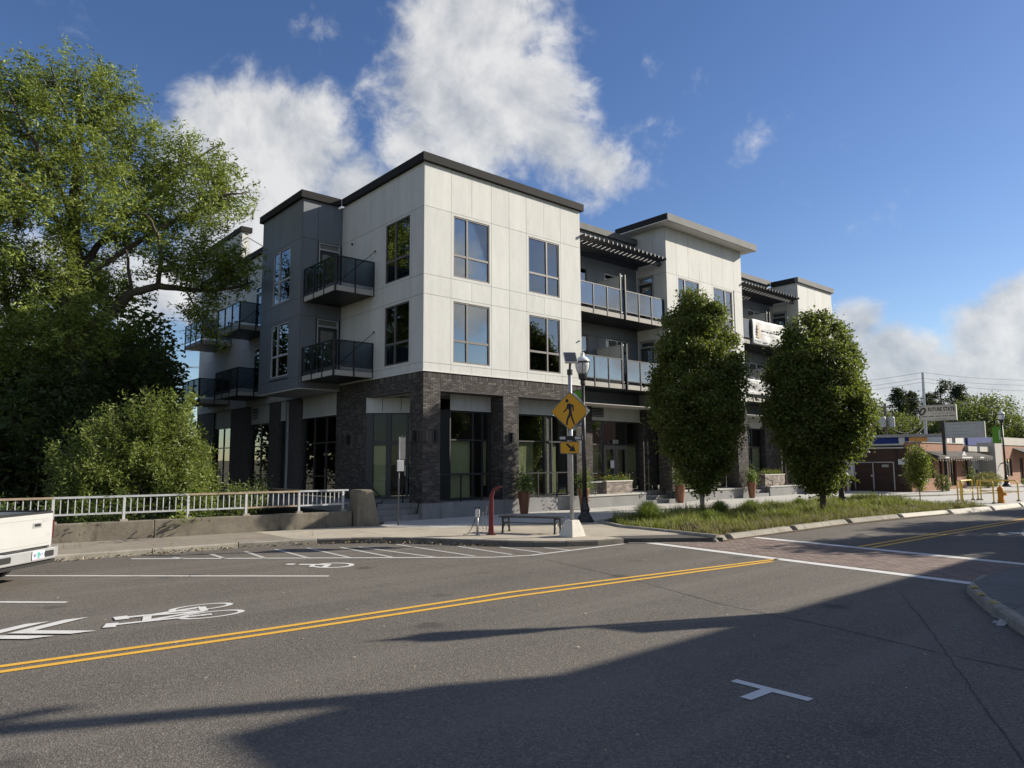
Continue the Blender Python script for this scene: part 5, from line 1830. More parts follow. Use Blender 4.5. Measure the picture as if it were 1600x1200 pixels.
rp = thing('bike_repair_stand', 'red bicycle repair stand with curved top at the pavement edge', 'repair stand', (-1.60, -5.66, SW), -0.85)
MB().plate([(-.08, 0), (.08, 0), (.06, .25), (.06, 1.02), (.10, 1.14), (.22, 1.22), (.30, 1.24), (.30, 1.28), (.18, 1.28), (.06, 1.22), (-.015, 1.10), (-.04, .98), (-.06, .25)], (0, 0, 0), (1, 0, 0), (0, 0, 1), (0, -1, 0), -.05, .05).build('stand_body', M['red_paint'], rp, bevel=.012)
MB().box(-.13, .13, -.10, .10, 0, .015).build('foot_plate', M['red_paint'], rp)
MB().box(-.035, .035, -.056, -.0505, .25, .95).build('front_strip', M['red_paint'], rp)
for s in (-.02, .02):
    MB().tube([(.29, s, 1.262), (.44, s, 1.262)], .016, 8).build('hanger_arm', M['rubber'], rp)
for k in range(4):
    MB().tube([(-.10, -.03 + .02 * k, .85 - .04 * k), (-.14, -.03 + .02 * k, .5), (-.12, -.03 + .02 * k, .12)], .005, 4).build('tool_cable', M['galv'], rp)
pu = thing('bike_pump', 'grey bicycle pump post with black hose left of the red repair stand', 'bike pump', (-1.87, -5.42, SW), -0.85)
MB().tube([(0, 0, 0), (0, 0, .58)], .03, 10).build('pump_post', M['sign_back'], pu, smooth=True)
MB().box(-.055, .055, -.05, .05, .46, .66).build('pump_body', M['white_plain'], pu, bevel=.01)
MB().tube([(-.07, 0, .72), (.07, 0, .72)], .014, 6).build('pump_handle', M['black_plastic'], pu)
MB().tube([(0, 0, .66), (0, 0, .72)], .01, 6).build('pump_rod', M['galv'], pu)
MB().lathe([(.07, 0), (.07, .015)], 12).build('foot_plate', M['galv'], pu)
MB().tube([(-.04, -.02, .46), (-.10, -.05, .30), (-.16, -.08, .15), (-.24, -.12, .04), (-.36, -.16, .02)], .009, 6).build('hose', M['rubber'], pu)
MB().tube([(.14, .05, 0), (.14, .05, .60)], .008, 6).build('side_rod', M['galv'], pu)

M['post_grey'] = surf('shaded_grey_paint', (0.14, 0.145, 0.15), 0.6, var=0.1, scale=6)  # grey darkened for the shade on the side in view, shade put into the colour
bp = thing('bus_stop_post', 'thin grey bus stop post with narrow sign blade and timetable case', 'bus stop sign', (-1.82, -1.42, SW), -0.2)
MB().tube([(0, 0, 0), (0, 0, 2.72)], .028, 8).build('post', M['post_grey'], bp, smooth=True)
MB().box(-.03, .20, -.012, .012, 2.02, 2.70).build('sign_blade', M['post_grey'], bp)
MB().box(-.08, .14, -.06, -.03, 1.66, 2.0).build('timetable_case', M['rail_paint'], bp)
MB().box(-.06, .12, -.064, -.0605, 1.70, 1.96).build('timetable', M['sign_grey'], bp)

# ------------------------------------------------------------------ pots, brick planters, flowers
def leaf_cloud(centers, size, aspect, cols, jitter=0.25, droop=0.0, rg=rng):
    """leaf-shaped quads at the given points, random attitude; returns (n,4,3), (n,3)"""
    n = len(centers)
    d = rg.normal(size=(n, 3)); d[:, 2] = d[:, 2] * 0.6 - droop
    d /= np.linalg.norm(d, axis=1)[:, None]
    e = rg.normal(size=(n, 3)); e -= d * (e * d).sum(1)[:, None]
    e /= np.linalg.norm(e, axis=1)[:, None] + 1e-9
    s = size * rg.uniform(.65, 1.3, n)[:, None]
    w = s * aspect
    nn = np.cross(d, e)
    V = np.stack([centers, centers + d * s * .5 + e * w * .5 + nn * s * .06, centers + d * s, centers + d * s * .5 - e * w * .5 + nn * s * .06], 1)
    cols = np.array(cols)
    c = cols[rg.integers(0, len(cols), n)] * rg.uniform(1 - jitter, 1 + jitter, n)[:, None]
    return V, c


GREENS = [(0.055, 0.105, 0.022), (0.075, 0.135, 0.028), (0.045, 0.085, 0.020), (0.09, 0.15, 0.035)]


def plant_mesh(name, pts, size, aspect, cols, parent, mat=None):
    V, c = leaf_cloud(pts, size, aspect, cols)
    o = link(bpy.data.objects.new(name, quads_mesh(name, V, mat or M['leaf'], c)), parent)
    o['kind'] = 'stuff'
    return o


def pot(label, x, y, h=.82, flowers=None, ph=.75):
    t = thing('tall_planter', label, 'planter', (x, y, SW), 0, 'tall bronze planters along the terrace')
    MB().lathe([(.14, 0), (.15, .02), (.20, h * .55), (.235, h), (.24, h + .015), (.21, h + .015), (.20, h - .06)], 16).build('pot', M['pot'], t, smooth=True)
    MB().lathe([(.20, h - .06), (.0, h - .05)], 12).build('soil', M['soil'], t)
    g = rng.normal(size=(900, 3)) * (.17, .17, .22) + (0, 0, h + .28 * ph / .75)
    plant_mesh('foliage', g, .09, .45, GREENS, t)
    st = MB()
    for k in range(7):
        a = rng.uniform(0, 6.28); r = rng.uniform(.1, .3)
        st.tube([(0, 0, h - .06), (r * .5 * math.cos(a), r * .5 * math.sin(a), h + .25), (r * math.cos(a), r * math.sin(a), h + rng.uniform(.4, .8))], .006, 4)
    st.build('stems', M['bark'], t)
    if flowers:
        g = rng.normal(size=(40, 3)) * (.2, .2, .2) + (0, 0, h + .35)
        plant_mesh('flowers', g, .05, .9, flowers, t, M['flower'])
    return t


RED, YEL, ORG = [(.45, .02, .02), (.35, .02, .05)], [(.6, .45, .05)], [(.55, .16, .06), (.6, .25, .12)]
pot('tall bronze planter with dark leafy plant against the brick pier behind the bench', 4.28, -.42, flowers=None)
pot('tall bronze planter with red flowers beside the street lamp pole', 7.55, -.40, flowers=RED)
pot('tall bronze planter beside the entrance steps, left of the first street tree trunk', 14.05, -.40)
pot('tall bronze planter right of the first street tree by the second steps', 20.25, -.40)
pot('tall bronze planter behind the second street tree trunk', 26.8, -.40, flowers=YEL)
pot('tall bronze planter with orange roses at the end of the terrace', 30.9, -.40, flowers=ORG, ph=1.0)


def brick_planter(label, x0, x1, y0, y1, z0, z1, flowers):
    t = thing('brick_planter', label, 'planter', (0, 0, 0), 0, 'brick planter boxes on the terrace')
    pal = [(0.36, 0.31, 0.27), (0.42, 0.37, 0.32), (0.30, 0.26, 0.23), (0.25, 0.21, 0.19)]
    w = MB().box(x0, x1, y0, y1, z0, z1 - .05).build('box', M['mortar'], t)
    bricks(('y', y0), x0, x1, z0, z1 - .05, (), w, pal=pal, mat=M['pale_brick'])
    bricks(('x', x0), y0, y1, z0, z1 - .05, (), w, pal=pal, mat=M['pale_brick'])
    MB().box(x0 - .02, x1 + .02, y0 - .03, y1 + .02, z1 - .048, z1).build('cap', M['kerb_white'], t)
    n = int(500 * (x1 - x0))
    g = np.stack([rng.uniform(x0 + .05, x1 - .05, n), rng.uniform(y0 + .05, y1 - .05, n), z1 + np.abs(rng.normal(0, .11, n))], 1)
    plant_mesh('foliage', g, .08, .4, GREENS, t)
    n = int(26 * (x1 - x0))
    g = np.stack([rng.uniform(x0 + .05, x1 - .05, n), rng.uniform(y0 + .02, y1 - .05, n), z1 + .08 + np.abs(rng.normal(0, .10, n))], 1)
    plant_mesh('flowers', g, .06, .9, flowers, t, M['flower'])


brick_planter('pale brick planter box with red and yellow flowers at the recessed entrance', 9.72, 11.45, .30, .80, ZG, 1.22, RED + YEL + YEL)
brick_planter('pale brick planter box with yellow flowers between the two street trees', 22.85, 25.0, .30, .80, ZG, 1.30, YEL + RED)
tr_ = thing('terrace_guard', 'short black guard rail on the terrace edge beside the brick planter', 'railing', (0, 0, 0))
box('rail', 8.55, 9.55, .38, .42, 1.16, 1.20, M['alu'], tr_)
for k in range(8):
    box('baluster', 8.58 + .135 * k, 8.60 + .135 * k, .39, .41, ZG, 1.16, M['black_metal'], tr_)
tr2 = thing('terrace_guard', 'pale metal guard rail on the terrace behind the second street tree', 'railing', (0, 0, 0))
box('rail', 25.6, 27.4, .38, .42, 1.42, 1.47, M['alu'], tr2)
for k in range(13):
    box('baluster', 25.62 + .14 * k, 25.64 + .14 * k, .39, .41, ZG, 1.42, M['black_metal'], tr2)
sgn = thing('site_sign', 'small white notice board on a post behind the second street tree', 'sign', (29.9, -1.1, SW))
box('post', -.04, .04, -.04, .04, 0, 1.4, M['white_plain'], sgn)
box('board', -.75, .75, -.07, -.045, 1.0, 2.02, M['white_plain'], sgn)
for k in range(3):
    box('print', -.45 + .3 * k, -.30 + .3 * k, -.075, -.0705, 1.2, 1.55, M['plate_blue'], sgn)
box('print_line', -.6, .5, -.075, -.0705, 1.06, 1.10, M['print_grey'], sgn)

# ------------------------------------------------------------------ yellow guard rails, hydrant
def guard(label, a, b, h=.95):
    a, b = np.array((*a, 0.0)), np.array((*b, 0.0))
    c = (a + b) / 2
    t = thing('yellow_guard_rail', label, 'guard rail', (c[0], c[1], SW - .004), 0, 'yellow tube guard rails by the hydrant')
    p, q = a - c, b - c
    d = (q - p) / np.linalg.norm(q - p)
    pts = [p, p + (0, 0, h - .12), p + d * .035 + (0, 0, h - .035), p + d * .12 + (0, 0, h), q - d * .12 + (0, 0, h), q - d * .035 + (0, 0, h - .035), q + (0, 0, h - .12), q]
    MB().tube(pts, .03, 8).build('hoop', M['yellow_rail'], t, smooth=True)
    MB().tube([p + (0, 0, h * .48), q + (0, 0, h * .48)], .022, 6).build('cross_rail', M['yellow_rail'], t, smooth=True)
    for e in (p, q):
        MB().lathe([(.09, 0), (.085, .05), (.05, .07)], 10, e).build('foot', M['kerb'], t)


guard('yellow tube guard rail nearest the grass bed, seen end on', (22.75, -9.35), (23.75, -8.85))
guard('yellow tube guard rail in the middle of the three behind the kerb', (23.85, -8.95), (25.5, -8.95))
guard('yellow tube guard rail left of the orange hydrant', (22.75, -10.55), (25.55, -9.15))
guard('yellow tube guard rail behind the orange hydrant', (25.65, -9.25), (25.65, -10.75))
hy = thing('fire_hydrant', 'weathered orange fire hydrant inside the yellow guard rails', 'fire hydrant', (23.5, -10.62, SW - .004))
MB().lathe([(.16, 0), (.16, .04), (.12, .05), (.12, .10), (.15, .11), (.15, .14), (.115, .15), (.115, .50), (.15, .52), (.15, .56), (.13, .58), (.12, .64), (.08, .71), (.03, .74)], 14).build('barrel', M['hydrant'], hy, smooth=False)
MB().lathe([(.035, .74), (.03, .80)], 5).build('top_nut', M['hydrant'], hy)
for a, b, r in (((-.19, 0, .42), (.19, 0, .42), .05), ((0, -.21, .40), (0, 0, .40), .07)):
    MB().tube([a, b], r, 10).build('outlet', M['hydrant'], hy)
    MB().tube([np.array(a) * 1.0, np.array(a) * 1.08 - (0, 0, .42 * .08 if r < .06 else .032)], r + .012, 8).build('outlet_cap', M['hydrant'], hy)

# dome grate in the bed
for (x, y, s) in ((3.3, -8.4, 1.0), (16.3, -9.6, 1.0)):
    g = thing('drain_grate', 'rusty domed drain grate in the grass near the kerb corner' if x < 5 else 'rusty domed drain grate far along the grass bed', 'drain grate', (x, y, .04), 0, 'domed drain grates in the bed')
    for k in range(9):
        a = math.pi * k / 9
        MB().tube([(.27 * math.cos(R(b)) * math.cos(a), .27 * math.cos(R(b)) * math.sin(a), .26 * math.sin(R(b))) for b in range(0, 181, 15)], .013, 4).build('bar', M['rust'], g)
    for b in (20, 45, 68):
        rr, zz = .27 * math.cos(R(b)), .26 * math.sin(R(b))
        MB().tube([(rr * math.cos(R(c)), rr * math.sin(R(c)), zz) for c in range(0, 361, 24)], .012, 4).build('ring', M['rust'], g)
    MB().lathe([(.32, 0), (.32, .05), (.27, .06)], 16).build('collar', M['rust'], g)

# ------------------------------------------------------------------ pickup truck in the angled bay
def truck():
    fwd = np.array((-0.73, 0.68)); fwd /= np.linalg.norm(fwd)
    rgt = np.array((fwd[1], -fwd[0]))
    corner = np.array((-11.40, -5.05))
    W = 1.72
    o = corner - rgt * W / 2
    t = thing('pickup_truck', 'white pickup truck parked in the angled bay, rear bumper towards the road', 'pickup truck', (o[0], o[1], 0), math.atan2(fwd[1], fwd[0]))
    # local: x ahead, y left; tailgate at x = 0
    h0, h1 = .60, 1.17
    def side(s):
        pts = [(0.02, h0 - .05), (0.02, h1 - .02), (.08, h1 + .02), (1.95, h1 + .02), (1.95, .42), (1.45, .42), (1.42, .62), (1.30, .80), (1.10, .87), (.85, .87), (.66, .78), (.54, .60), (.52, .50), (.10, .48)]
        y = s * W / 2
        MB().plate(pts, (0, y, 0), (1, 0, 0), (0, 0, 1), (0, -s, 0), 0, .06).build('bed_side', M['truck_white'], t, bevel=.015)
    side(1); side(-1)
    tg = MB().plate([(-W / 2 + .055, h0), (W / 2 - .055, h0), (W / 2 - .05, h1 - .03), (W / 2 - .09, h1), (-W / 2 + .09, h1), (-W / 2 + .05, h1 - .03)], (0, 0, 0), (0, 1, 0), (0, 0, 1), (-1, 0, 0), -.045, .02).build('tailgate', M['truck_white'], t, bevel=.012)
    for zz in (h0 + .055, h1 - .085):
        MB().box(-.027, -.0202, -W / 2 + .12, W / 2 - .12, zz, zz + .012).build('press_line', M['truck_white'], tg)
    for s in (-1, 1):
        MB().box(-.018, .03, s * (W / 2 - .0545) - .004, s * (W / 2 - .0545) + .004, h0, h1 - .03).build('panel_gap', M['black_plastic'], tg)
    MB().plate(rrect(.22, .085, .02), (0, -.42 + .02, h1 - .19), (0, 1, 0), (0, 0, 1), (-1, 0, 0), .0205, .028).build('latch_surround', M['chrome'], tg)
    MB().plate(rrect(.15, .05, .012), (0, -.42 + .02, h1 - .185), (0, 1, 0), (0, 0, 1), (-1, 0, 0), .029, .033).build('latch', M['black_plastic'], tg)
    text_obj('lettering', 'www.', .045, M['print_grey'], tg, frame_mat((-.0215, -.57, h1 - .125), (0, -1, 0), (0, 0, 1)), extrude=.0005)
    MB().box(-.0225, -.0206, -W / 2 + .10, -.62, h1 - .135, h1 - .117).build('lettering', M['print_grey'], tg)
    text_obj('fleet_number', '154', .075, M['print_grey'], tg, frame_mat((-.0215, -.70, h0 + .20), (0, -1, 0), (0, 0, 1)), extrude=.0005)
    MB().box(.0, 1.95, -W / 2 + .065, W / 2 - .065, .62, .66).build('bed_floor', M['black_plastic'], t)
    MB().box(-.01, .09, -W / 2 + .05, W / 2 - .05, h1 + .002, h1 + .035).build('tailgate_cap', M['black_plastic'], t)
    for s in (-1, 1):
        MB().box(.09, 1.95, s * W / 2 - (.055 if s > 0 else 0), s * W / 2 + (.055 if s < 0 else 0), h1 + .022, h1 + .045).build('rail_cap', M['black_plastic'], t)
        MB().box(-.012, .16, s * (W / 2 - .052) if s > 0 else -W / 2 - .006, (W / 2 + .006) if s > 0 else -(W / 2 - .052), .72, 1.05).build('tail_lamp', M['tail_red'], t, bevel=.01)
    # chrome step bumper
    bp_ = [(-.90, .0), (-.88, -.10), (-.70, -.17), (.70, -.17), (.88, -.10), (.90, .0)]
    mb = MB()
    for z0, z1, k in ((.38, .585, 1.0),):
        mb.prism([(y_, x_) for x_, y_ in [(p[0], p[1] * k) for p in bp_]], z0, z1)
    bmp = mb.build('bumper', M['chrome'], t, bevel=.02)
    MB().box(-.165, -.02, -.52, .52, .586, .596).build('step_pad', M['black_plastic'], bmp)
    for s in (-1, 1):
        MB().plate(rrect(.26, .10, .02), (0, s * .52, .485), (0, 1, 0), (0, 0, 1), (-1, 0, 0), .1705, .178).build('bumper_pocket', M['black_plastic'], bmp)
    MB().box(-.10, 1.0, -.8, .8, .30, .42).build('underbody', M['black_plastic'], t)
    pl = MB().box(-.186, -.179, -.40, -.10, .41, .56).build('licence_plate', M['plate_white'], t)
    MB().box(-.1885, -.1865, -.28, -.22, .43, .54).build('plate_print', M['plate_green'], pl)
    MB().box(-.1875, -.1865, -.395, -.105, .412, .432).build('plate_band', M['plate_pink'], pl)
    text_obj('plate_number', '487', .085, M['plate_blue'], pl, frame_mat((-.189, -.165, .487), (0, -1, 0), (0, 0, 1)), extrude=.0004, xscale=.75)
    text_obj('plate_number', 'NYO', .085, M['plate_blue'], pl, frame_mat((-.189, -.335, .487), (0, -1, 0), (0, 0, 1)), extrude=.0004, xscale=.70)
    # cab
    cabp = [(1.98, .42), (1.98, 1.17), (2.06, 1.20), (2.35, 1.66), (2.6, 1.70), (3.25, 1.66), (3.75, 1.22), (4.75, 1.08), (4.92, .98), (4.98, .55), (4.90, .42), (4.62, .42), (4.55, .68), (4.3, .80), (4.0, .76), (3.85, .60), (3.80, .42)]
    MB().plate(cabp, (0, -W / 2 + .03, 0), (1, 0, 0), (0, 0, 1), (0, 1, 0), 0, W - .06).build('cab', M['truck_white'], t, bevel=.03)
    for s in (-1, 1):
        MB().plate([(2.22, 1.22), (2.45, 1.60), (2.75, 1.63), (3.2, 1.60), (3.55, 1.25)], (0, s * (W / 2 - .027), 0), (1, 0, 0), (0, 0, 1), (0, s, 0), 0, .004).build('side_window', M['glass'], t)
        MB().box(3.3, 3.42, s * (W / 2 + .10) - .09, s * (W / 2 + .10) + .09, 1.20, 1.34).build('mirror', M['black_plastic'], t, bevel=.02)
        MB().box(4.80, 4.97, s * (W / 2 - .20) - .14, s * (W / 2 - .20) + .14, .74, .92).build('headlight', M['lamp_globe'], t)
    MB().plate([(-.62, 0), (.62, 0), (.54, .42), (-.54, .42)], (2.072, 0, 1.23), (0, 1, 0), (.53, 0, .85), (-.85, 0, .53), .0, .012).build('rear_window', M['glass'], t)
    for x in (.98, 4.22):
        for s in (-1, 1):
            w = MB()
            y0, y1 = s * (W / 2 - .02), s * (W / 2 - .25)
            prof = [(.23, 0), (.34, 0.0), (.37, .03), (.375, .19), (.34, .225), (.23, .225)]
            n = 28
            vs, fs = [], []
            for (r, d_) in prof:
                for k in range(n):
                    a = 2 * math.pi * k / n
                    vs.append((x + r * math.cos(a), y0 - s * d_, .375 + r * math.sin(a)))
            for i in range(len(prof)):
                j = (i + 1) % len(prof)
                for k in range(n):
                    fs.append((i * n + k, i * n + (k + 1) % n, j * n + (k + 1) % n, j * n + k))
            wh = w.add(vs, fs).build('wheel', M['rubber'], t, smooth=False)
            rim = MB()
            vs = []
            prof = [(.235, .01), (.22, .06), (.10, .05), (.06, .02), (.0, .02)]
            fs = []
            for (r, d_) in prof:
                for k in range(n):
                    a = 2 * math.pi * k / n
                    vs.append((x + r * math.cos(a), y0 - s * d_, .375 + r * math.sin(a)))
            for i in range(len(prof) - 1):
                for k in range(n):
                    fs.append((i * n + k, i * n + (k + 1) % n, (i + 1) * n + (k + 1) % n, (i + 1) * n + k))
            rim.add(vs, fs).build('rim', M['galv'], wh)
    return t


truck()
# ------------------------------------------------------------------ trees, shrubs, grass
def branch(mb, pts, r0, r1, n=7):
    k = len(pts)
    mb.tube(pts, [r0 + (r1 - r0) * i / (k - 1) for i in range(k)], n)


def wiggle(a, b, n, amp, rg):
    a, b = np.array(a, float), np.array(b, float)
    L_ = np.linalg.norm(b - a)
    out = [a]
    for k in range(1, n):
        out.append(a + (b - a) * k / n + rg.normal(size=3) * amp * L_)
    return out + [b]


def sprays(tips, per, sig, size, aspect, cols, rg, droop=0.3, jitter=.25):
    n = len(tips)
    c = np.repeat(tips, per, 0) + rg.normal(size=(n * per, 3)) * np.array(sig)
    V, C = leaf_cloud(c, size, aspect, cols, jitter, droop, rg)
    # whole sprays differ a little in tone
    C *= np.repeat(rg.uniform(.78, 1.2, n), per)[:, None]
    return V, C


def crown_obj(name, V, C, parent, mat=None):
    return link(bpy.data.objects.new(name, quads_mesh(name, V, mat or M['leaf'], C)), parent)


# --- the big tree over the creek
def big_tree():
    rg = np.random.default_rng(11)
    D0 = 33.0
    t = thing('large_tree', 'huge spreading tree over the creek with bare limbs showing through', 'tree')
    W = lambda u, v, dd=0.0: at(u, v, d=D0 + dd)
    wood = MB()
    base = W(112, 760); base[2] = -2.9
    path = [base, W(108, 690), W(112, 630), W(117, 573), W(122, 520), W(120, 450), W(115, 380), W(117, 303), W(122, 247), W(126, 170), W(118, 110)]
    rad = [.52, .47, .42, .40, .36, .30, .25, .20, .15, .09, .03]
    wood.tube(path, rad, 10)
    wood.build('trunk', M['bark'], t, smooth=True)
    limbs = [([(120, 545, 0), (150, 507, -.6), (182, 480, -1.0), (205, 457, -1.3), (247, 447, -1.5), (290, 452, -1.4), (327, 454, -1.2), (365, 450, -1.0), (397, 440, -.8)], .26, .035),
             ([(205, 457, -1.3), (200, 420, -1.5), (197, 390, -2.0)], .09, .03), ([(247, 447, -1.5), (252, 405, -1.8), (248, 370, -2.0), (228, 335, -2.2)], .10, .03),
             ([(116, 350, 0), (90, 290, -.8), (60, 235, -1.4), (37, 195, -1.6), (12, 140, -1.8)], .13, .03), ([(116, 420, 0), (98, 354, -1.2), (50, 305, -1.8), (0, 261, -2.3), (-40, 230, -2.4)], .14, .04),
             ([(118, 330, 0), (165, 280, .8), (215, 225, 1.2)], .11, .03), ([(119, 420, 0), (170, 365, 1.0), (240, 305, 1.4), (300, 255, 1.5), (345, 225, 1.4)], .16, .03),
             ([(115, 490, 0), (60, 425, 1.5), (5, 380, 2.2), (-50, 350, 2.5)], .16, .04), ([(120, 250, 0), (100, 170, -.5), (80, 105, -.8)], .07, .02), ([(126, 200, 0), (160, 145, .5), (178, 112, .6)], .06, .02),
             ([(120, 440, 0), (190, 395, -.5), (270, 345, -1.0), (350, 305, -1.2), (390, 300, -1.2)], .13, .03),
             ([(112, 600, 0), (170, 570, 1.8), (215, 540, 2.4)], .09, .03), ([(290, 452, -1.4), (310, 490, -1.8), (325, 525, -1.9)], .045, .015), ([(112, 640, 0), (40, 560, 2), (10, 470, 2.4), (0, 380, 2.4)], .20, .05), ([(60, 610, 1), (70, 500, 1.5), (75, 420, 1.6)], .13, .04)]
    lb = MB()
    nodes = []
    for pts, r0, r1 in limbs:
        P = [W(*q) for q in pts]
        out = []
        for a, b in zip(P, P[1:]):
            out += wiggle(a, b, 3, .03, rg)[:-1]
        out.append(P[-1])
        branch(lb, out, r0, r1, 8)
        nodes += out
    nodes = np.array(nodes + path[3:])
    clumps = [(12, 150, 36, 0), (62, 140, 38, 0), (122, 128, 36, 0), (170, 150, 36, 0), (30, 205, 46, 0), (95, 190, 42, -1), (160, 205, 42, 0), (208, 205, 30, 1), (10, 275, 48, -1), (72, 262, 40, -1), (140, 262, 42, -1), (194, 272, 40, 1), (244, 262, 34, 1), (288, 240, 30, 1), (326, 256, 30, 1), (352, 292, 30, 0), (312, 304, 36, 0), (262, 306, 38, 0), (216, 328, 38, -1), (165, 335, 42, -1), (362, 326, 22, -1), (330, 342, 26, -1), (288, 352, 30, -1), (100, 345, 42, -1.5), (30, 350, 48, -2), (62, 430, 52, 1), (150, 405, 38, 1), (8, 465, 60, 2), (110, 470, 45, 2), (60, 540, 60, 2), (198, 370, 32, 0), (246, 358, 28, -1.6),
              (318, 410, 30, -1), (354, 418, 30, -1), (384, 414, 18, -.9), (340, 452, 27, -1.2), (292, 436, 24, -1.5), (310, 488, 22, -1.8), (328, 512, 16, -1.8), (276, 402, 26, -1.5), (250, 415, 22, -1.5), (370, 440, 18, -1),
              (15, 590, 50, 2), (150, 550, 40, 2), (195, 540, 28, 2), (175, 465, 34, 1.5), (-40, 300, 60, 0), (-50, 450, 60, 1), (-40, 190, 50, 0), (125, 545, 22, -3), (30, 545, 40, -2), (104, 440, 28, -2.5), (140, 500, 24, -2.5), (100, 505, 32, -2.5), (152, 452, 22, -2)]
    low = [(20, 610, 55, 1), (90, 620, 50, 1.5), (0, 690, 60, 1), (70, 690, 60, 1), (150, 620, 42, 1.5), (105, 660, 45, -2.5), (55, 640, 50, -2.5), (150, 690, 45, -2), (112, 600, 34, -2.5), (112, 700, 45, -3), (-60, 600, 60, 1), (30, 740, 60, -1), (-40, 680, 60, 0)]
    Vs, Cs = [], []
    green = [(0.195, 0.25, 0.05), (0.165, 0.22, 0.045), (0.245, 0.285, 0.06), (0.135, 0.19, 0.04)]
    for (u, v, r, dd) in clumps:
        c = W(u, v, dd + rg.uniform(-.8, .8))
        rm = r / F_PX * D0 * 1.05
        nt = int((52 if v < 470 else 62) * (r / 45) ** 2) + 5
        g = rg.normal(size=(nt, 3)); g /= np.linalg.norm(g, axis=1)[:, None]
        tips = c + g * (rm * rg.uniform(.35, 1.12, nt)[:, None]) * (1, 1, .85)
        if v < 560:
            j = np.argmin(((nodes - c) ** 2).sum(1))
            hub = nodes[j]
            mid = wiggle(hub, c, 4, .06, rg)
            branch(lb, mid, .045, .02, 5)
            for q in tips[::4]:
                branch(lb, wiggle(c, q, 2, .08, rg), .016, .006, 4)
        # each tip carries an upturned leafy twig
        per = 50
        dirs = g + (0, 0, .55) + rg.normal(size=g.shape) * .25
        dirs /= np.linalg.norm(dirs, axis=1)[:, None]
        s_ = rg.uniform(-.25, .75, (nt, per, 1))
        pts_ = (tips[:, None, :] + dirs[:, None, :] * s_ + rg.normal(size=(nt, per, 3)) * (.06 + .09 * (1 - np.abs(s_)))).reshape(-1, 3)
        V, C = leaf_cloud(pts_, .20, .28, green, .25, .15, rg)
        C *= np.repeat(rg.uniform(.7, 1.2, nt), per)[:, None] * rg.uniform(.82, 1.15)
        Vs.append(V); Cs.append(C)
    lb.build('limbs', M['bark_pale'] if False else M['bark'], t, smooth=True)
    crown_obj('crown', np.concatenate(Vs), np.concatenate(Cs), t)
    # low clumps of the big tree, leaf colour darkened for the shade there
    e = thing('shaded_low_foliage', 'low foliage of the huge tree, coloured dark for the shade under its crown', 'tree', tuple(np.append(W(80, 720, -2)[:2], -2.7)))
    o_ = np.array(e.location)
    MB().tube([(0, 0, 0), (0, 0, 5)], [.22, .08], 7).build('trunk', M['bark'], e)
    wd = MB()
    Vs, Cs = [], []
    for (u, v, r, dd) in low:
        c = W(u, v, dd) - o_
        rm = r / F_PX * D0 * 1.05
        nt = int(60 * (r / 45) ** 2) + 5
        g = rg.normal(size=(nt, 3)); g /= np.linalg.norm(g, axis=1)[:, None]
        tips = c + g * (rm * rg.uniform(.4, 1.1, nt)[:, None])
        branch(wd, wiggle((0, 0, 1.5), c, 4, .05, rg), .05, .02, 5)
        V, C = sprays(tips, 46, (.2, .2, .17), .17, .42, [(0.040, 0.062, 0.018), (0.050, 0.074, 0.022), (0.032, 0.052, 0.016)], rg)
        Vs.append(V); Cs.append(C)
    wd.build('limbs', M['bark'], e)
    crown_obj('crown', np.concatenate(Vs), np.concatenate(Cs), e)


big_tree()


# --- clipped-looking street maples
def street_tree(name, label, x, y, prof, seed, cols, n_clump, per, leaf, trunk_h, tr, bark, group=None, jit=.09):
    rg = np.random.default_rng(seed)
    t = thing(name, label, 'tree', (x, y, .06), 0, group)
    zs, rs = np.array([p[0] for p in prof]), np.array([p[1] for p in prof])
    top = zs[-1]
    MB().tube([(0, 0, -.1), (0.01, 0, .35), (0, .01, trunk_h), (.02, 0, trunk_h + (top - trunk_h) * .4), (0, .02, top * .93)], [tr * 1.35, tr * 1.05, tr, tr * .6, .012], 10).build('trunk', bark, t, smooth=True)
    lb = MB()
    ang = rg.uniform(0, 6.28, n_clump)
    hz = rg.uniform(0, 1, n_clump)
    # more clumps where the crown is wide
    zc = np.interp(np.sort(hz), np.cumsum(np.interp(np.linspace(0, 1, 50), np.linspace(0, 1, len(rs)), rs)) / np.cumsum(np.interp(np.linspace(0, 1, 50), np.linspace(0, 1, len(rs)), rs))[-1], np.linspace(zs[0], zs[-1], 50))
    rr = np.interp(zc, zs, rs)
    lob = 1 + jit * np.sin(ang * 3 + zc * 1.3 + seed) + jit * .7 * np.sin(ang * 5 - zc * 2.1 + seed * 2) + jit * .5 * np.sin(zc * 3.7 + ang * 2 + seed)
    f = np.where(rg.uniform(size=n_clump) < .72, rg.uniform(.78, 1.02, n_clump), rg.uniform(.2, .8, n_clump))
    tips = np.stack([np.cos(ang) * rr * f * lob, np.sin(ang) * rr * f * lob, zc + rg.normal(0, .12, n_clump)], 1)
    keep = np.sin(ang * 4 + zc * 2.7 + seed * 1.7) * np.sin(zc * 4.1 - ang * 2 + seed) < .74
    tips = tips[keep]
    for q in tips[:: max(1, n_clump // 60)]:
        z0 = max(trunk_h, q[2] - np.hypot(q[0], q[1]) * 1.1 - .3)
        branch(lb, wiggle((0, 0, z0), q, 3, .05, rg), tr * .28, .008, 5)
    if len(lb.v): lb.build('limbs', bark, t, smooth=True)
    V, C = sprays(tips, per, (leaf * 1.55, leaf * 1.55, leaf * 1.25), leaf, .72, cols, rg, droop=.35, jitter=.22)
    crown_obj('crown', V, C, t)
    return t


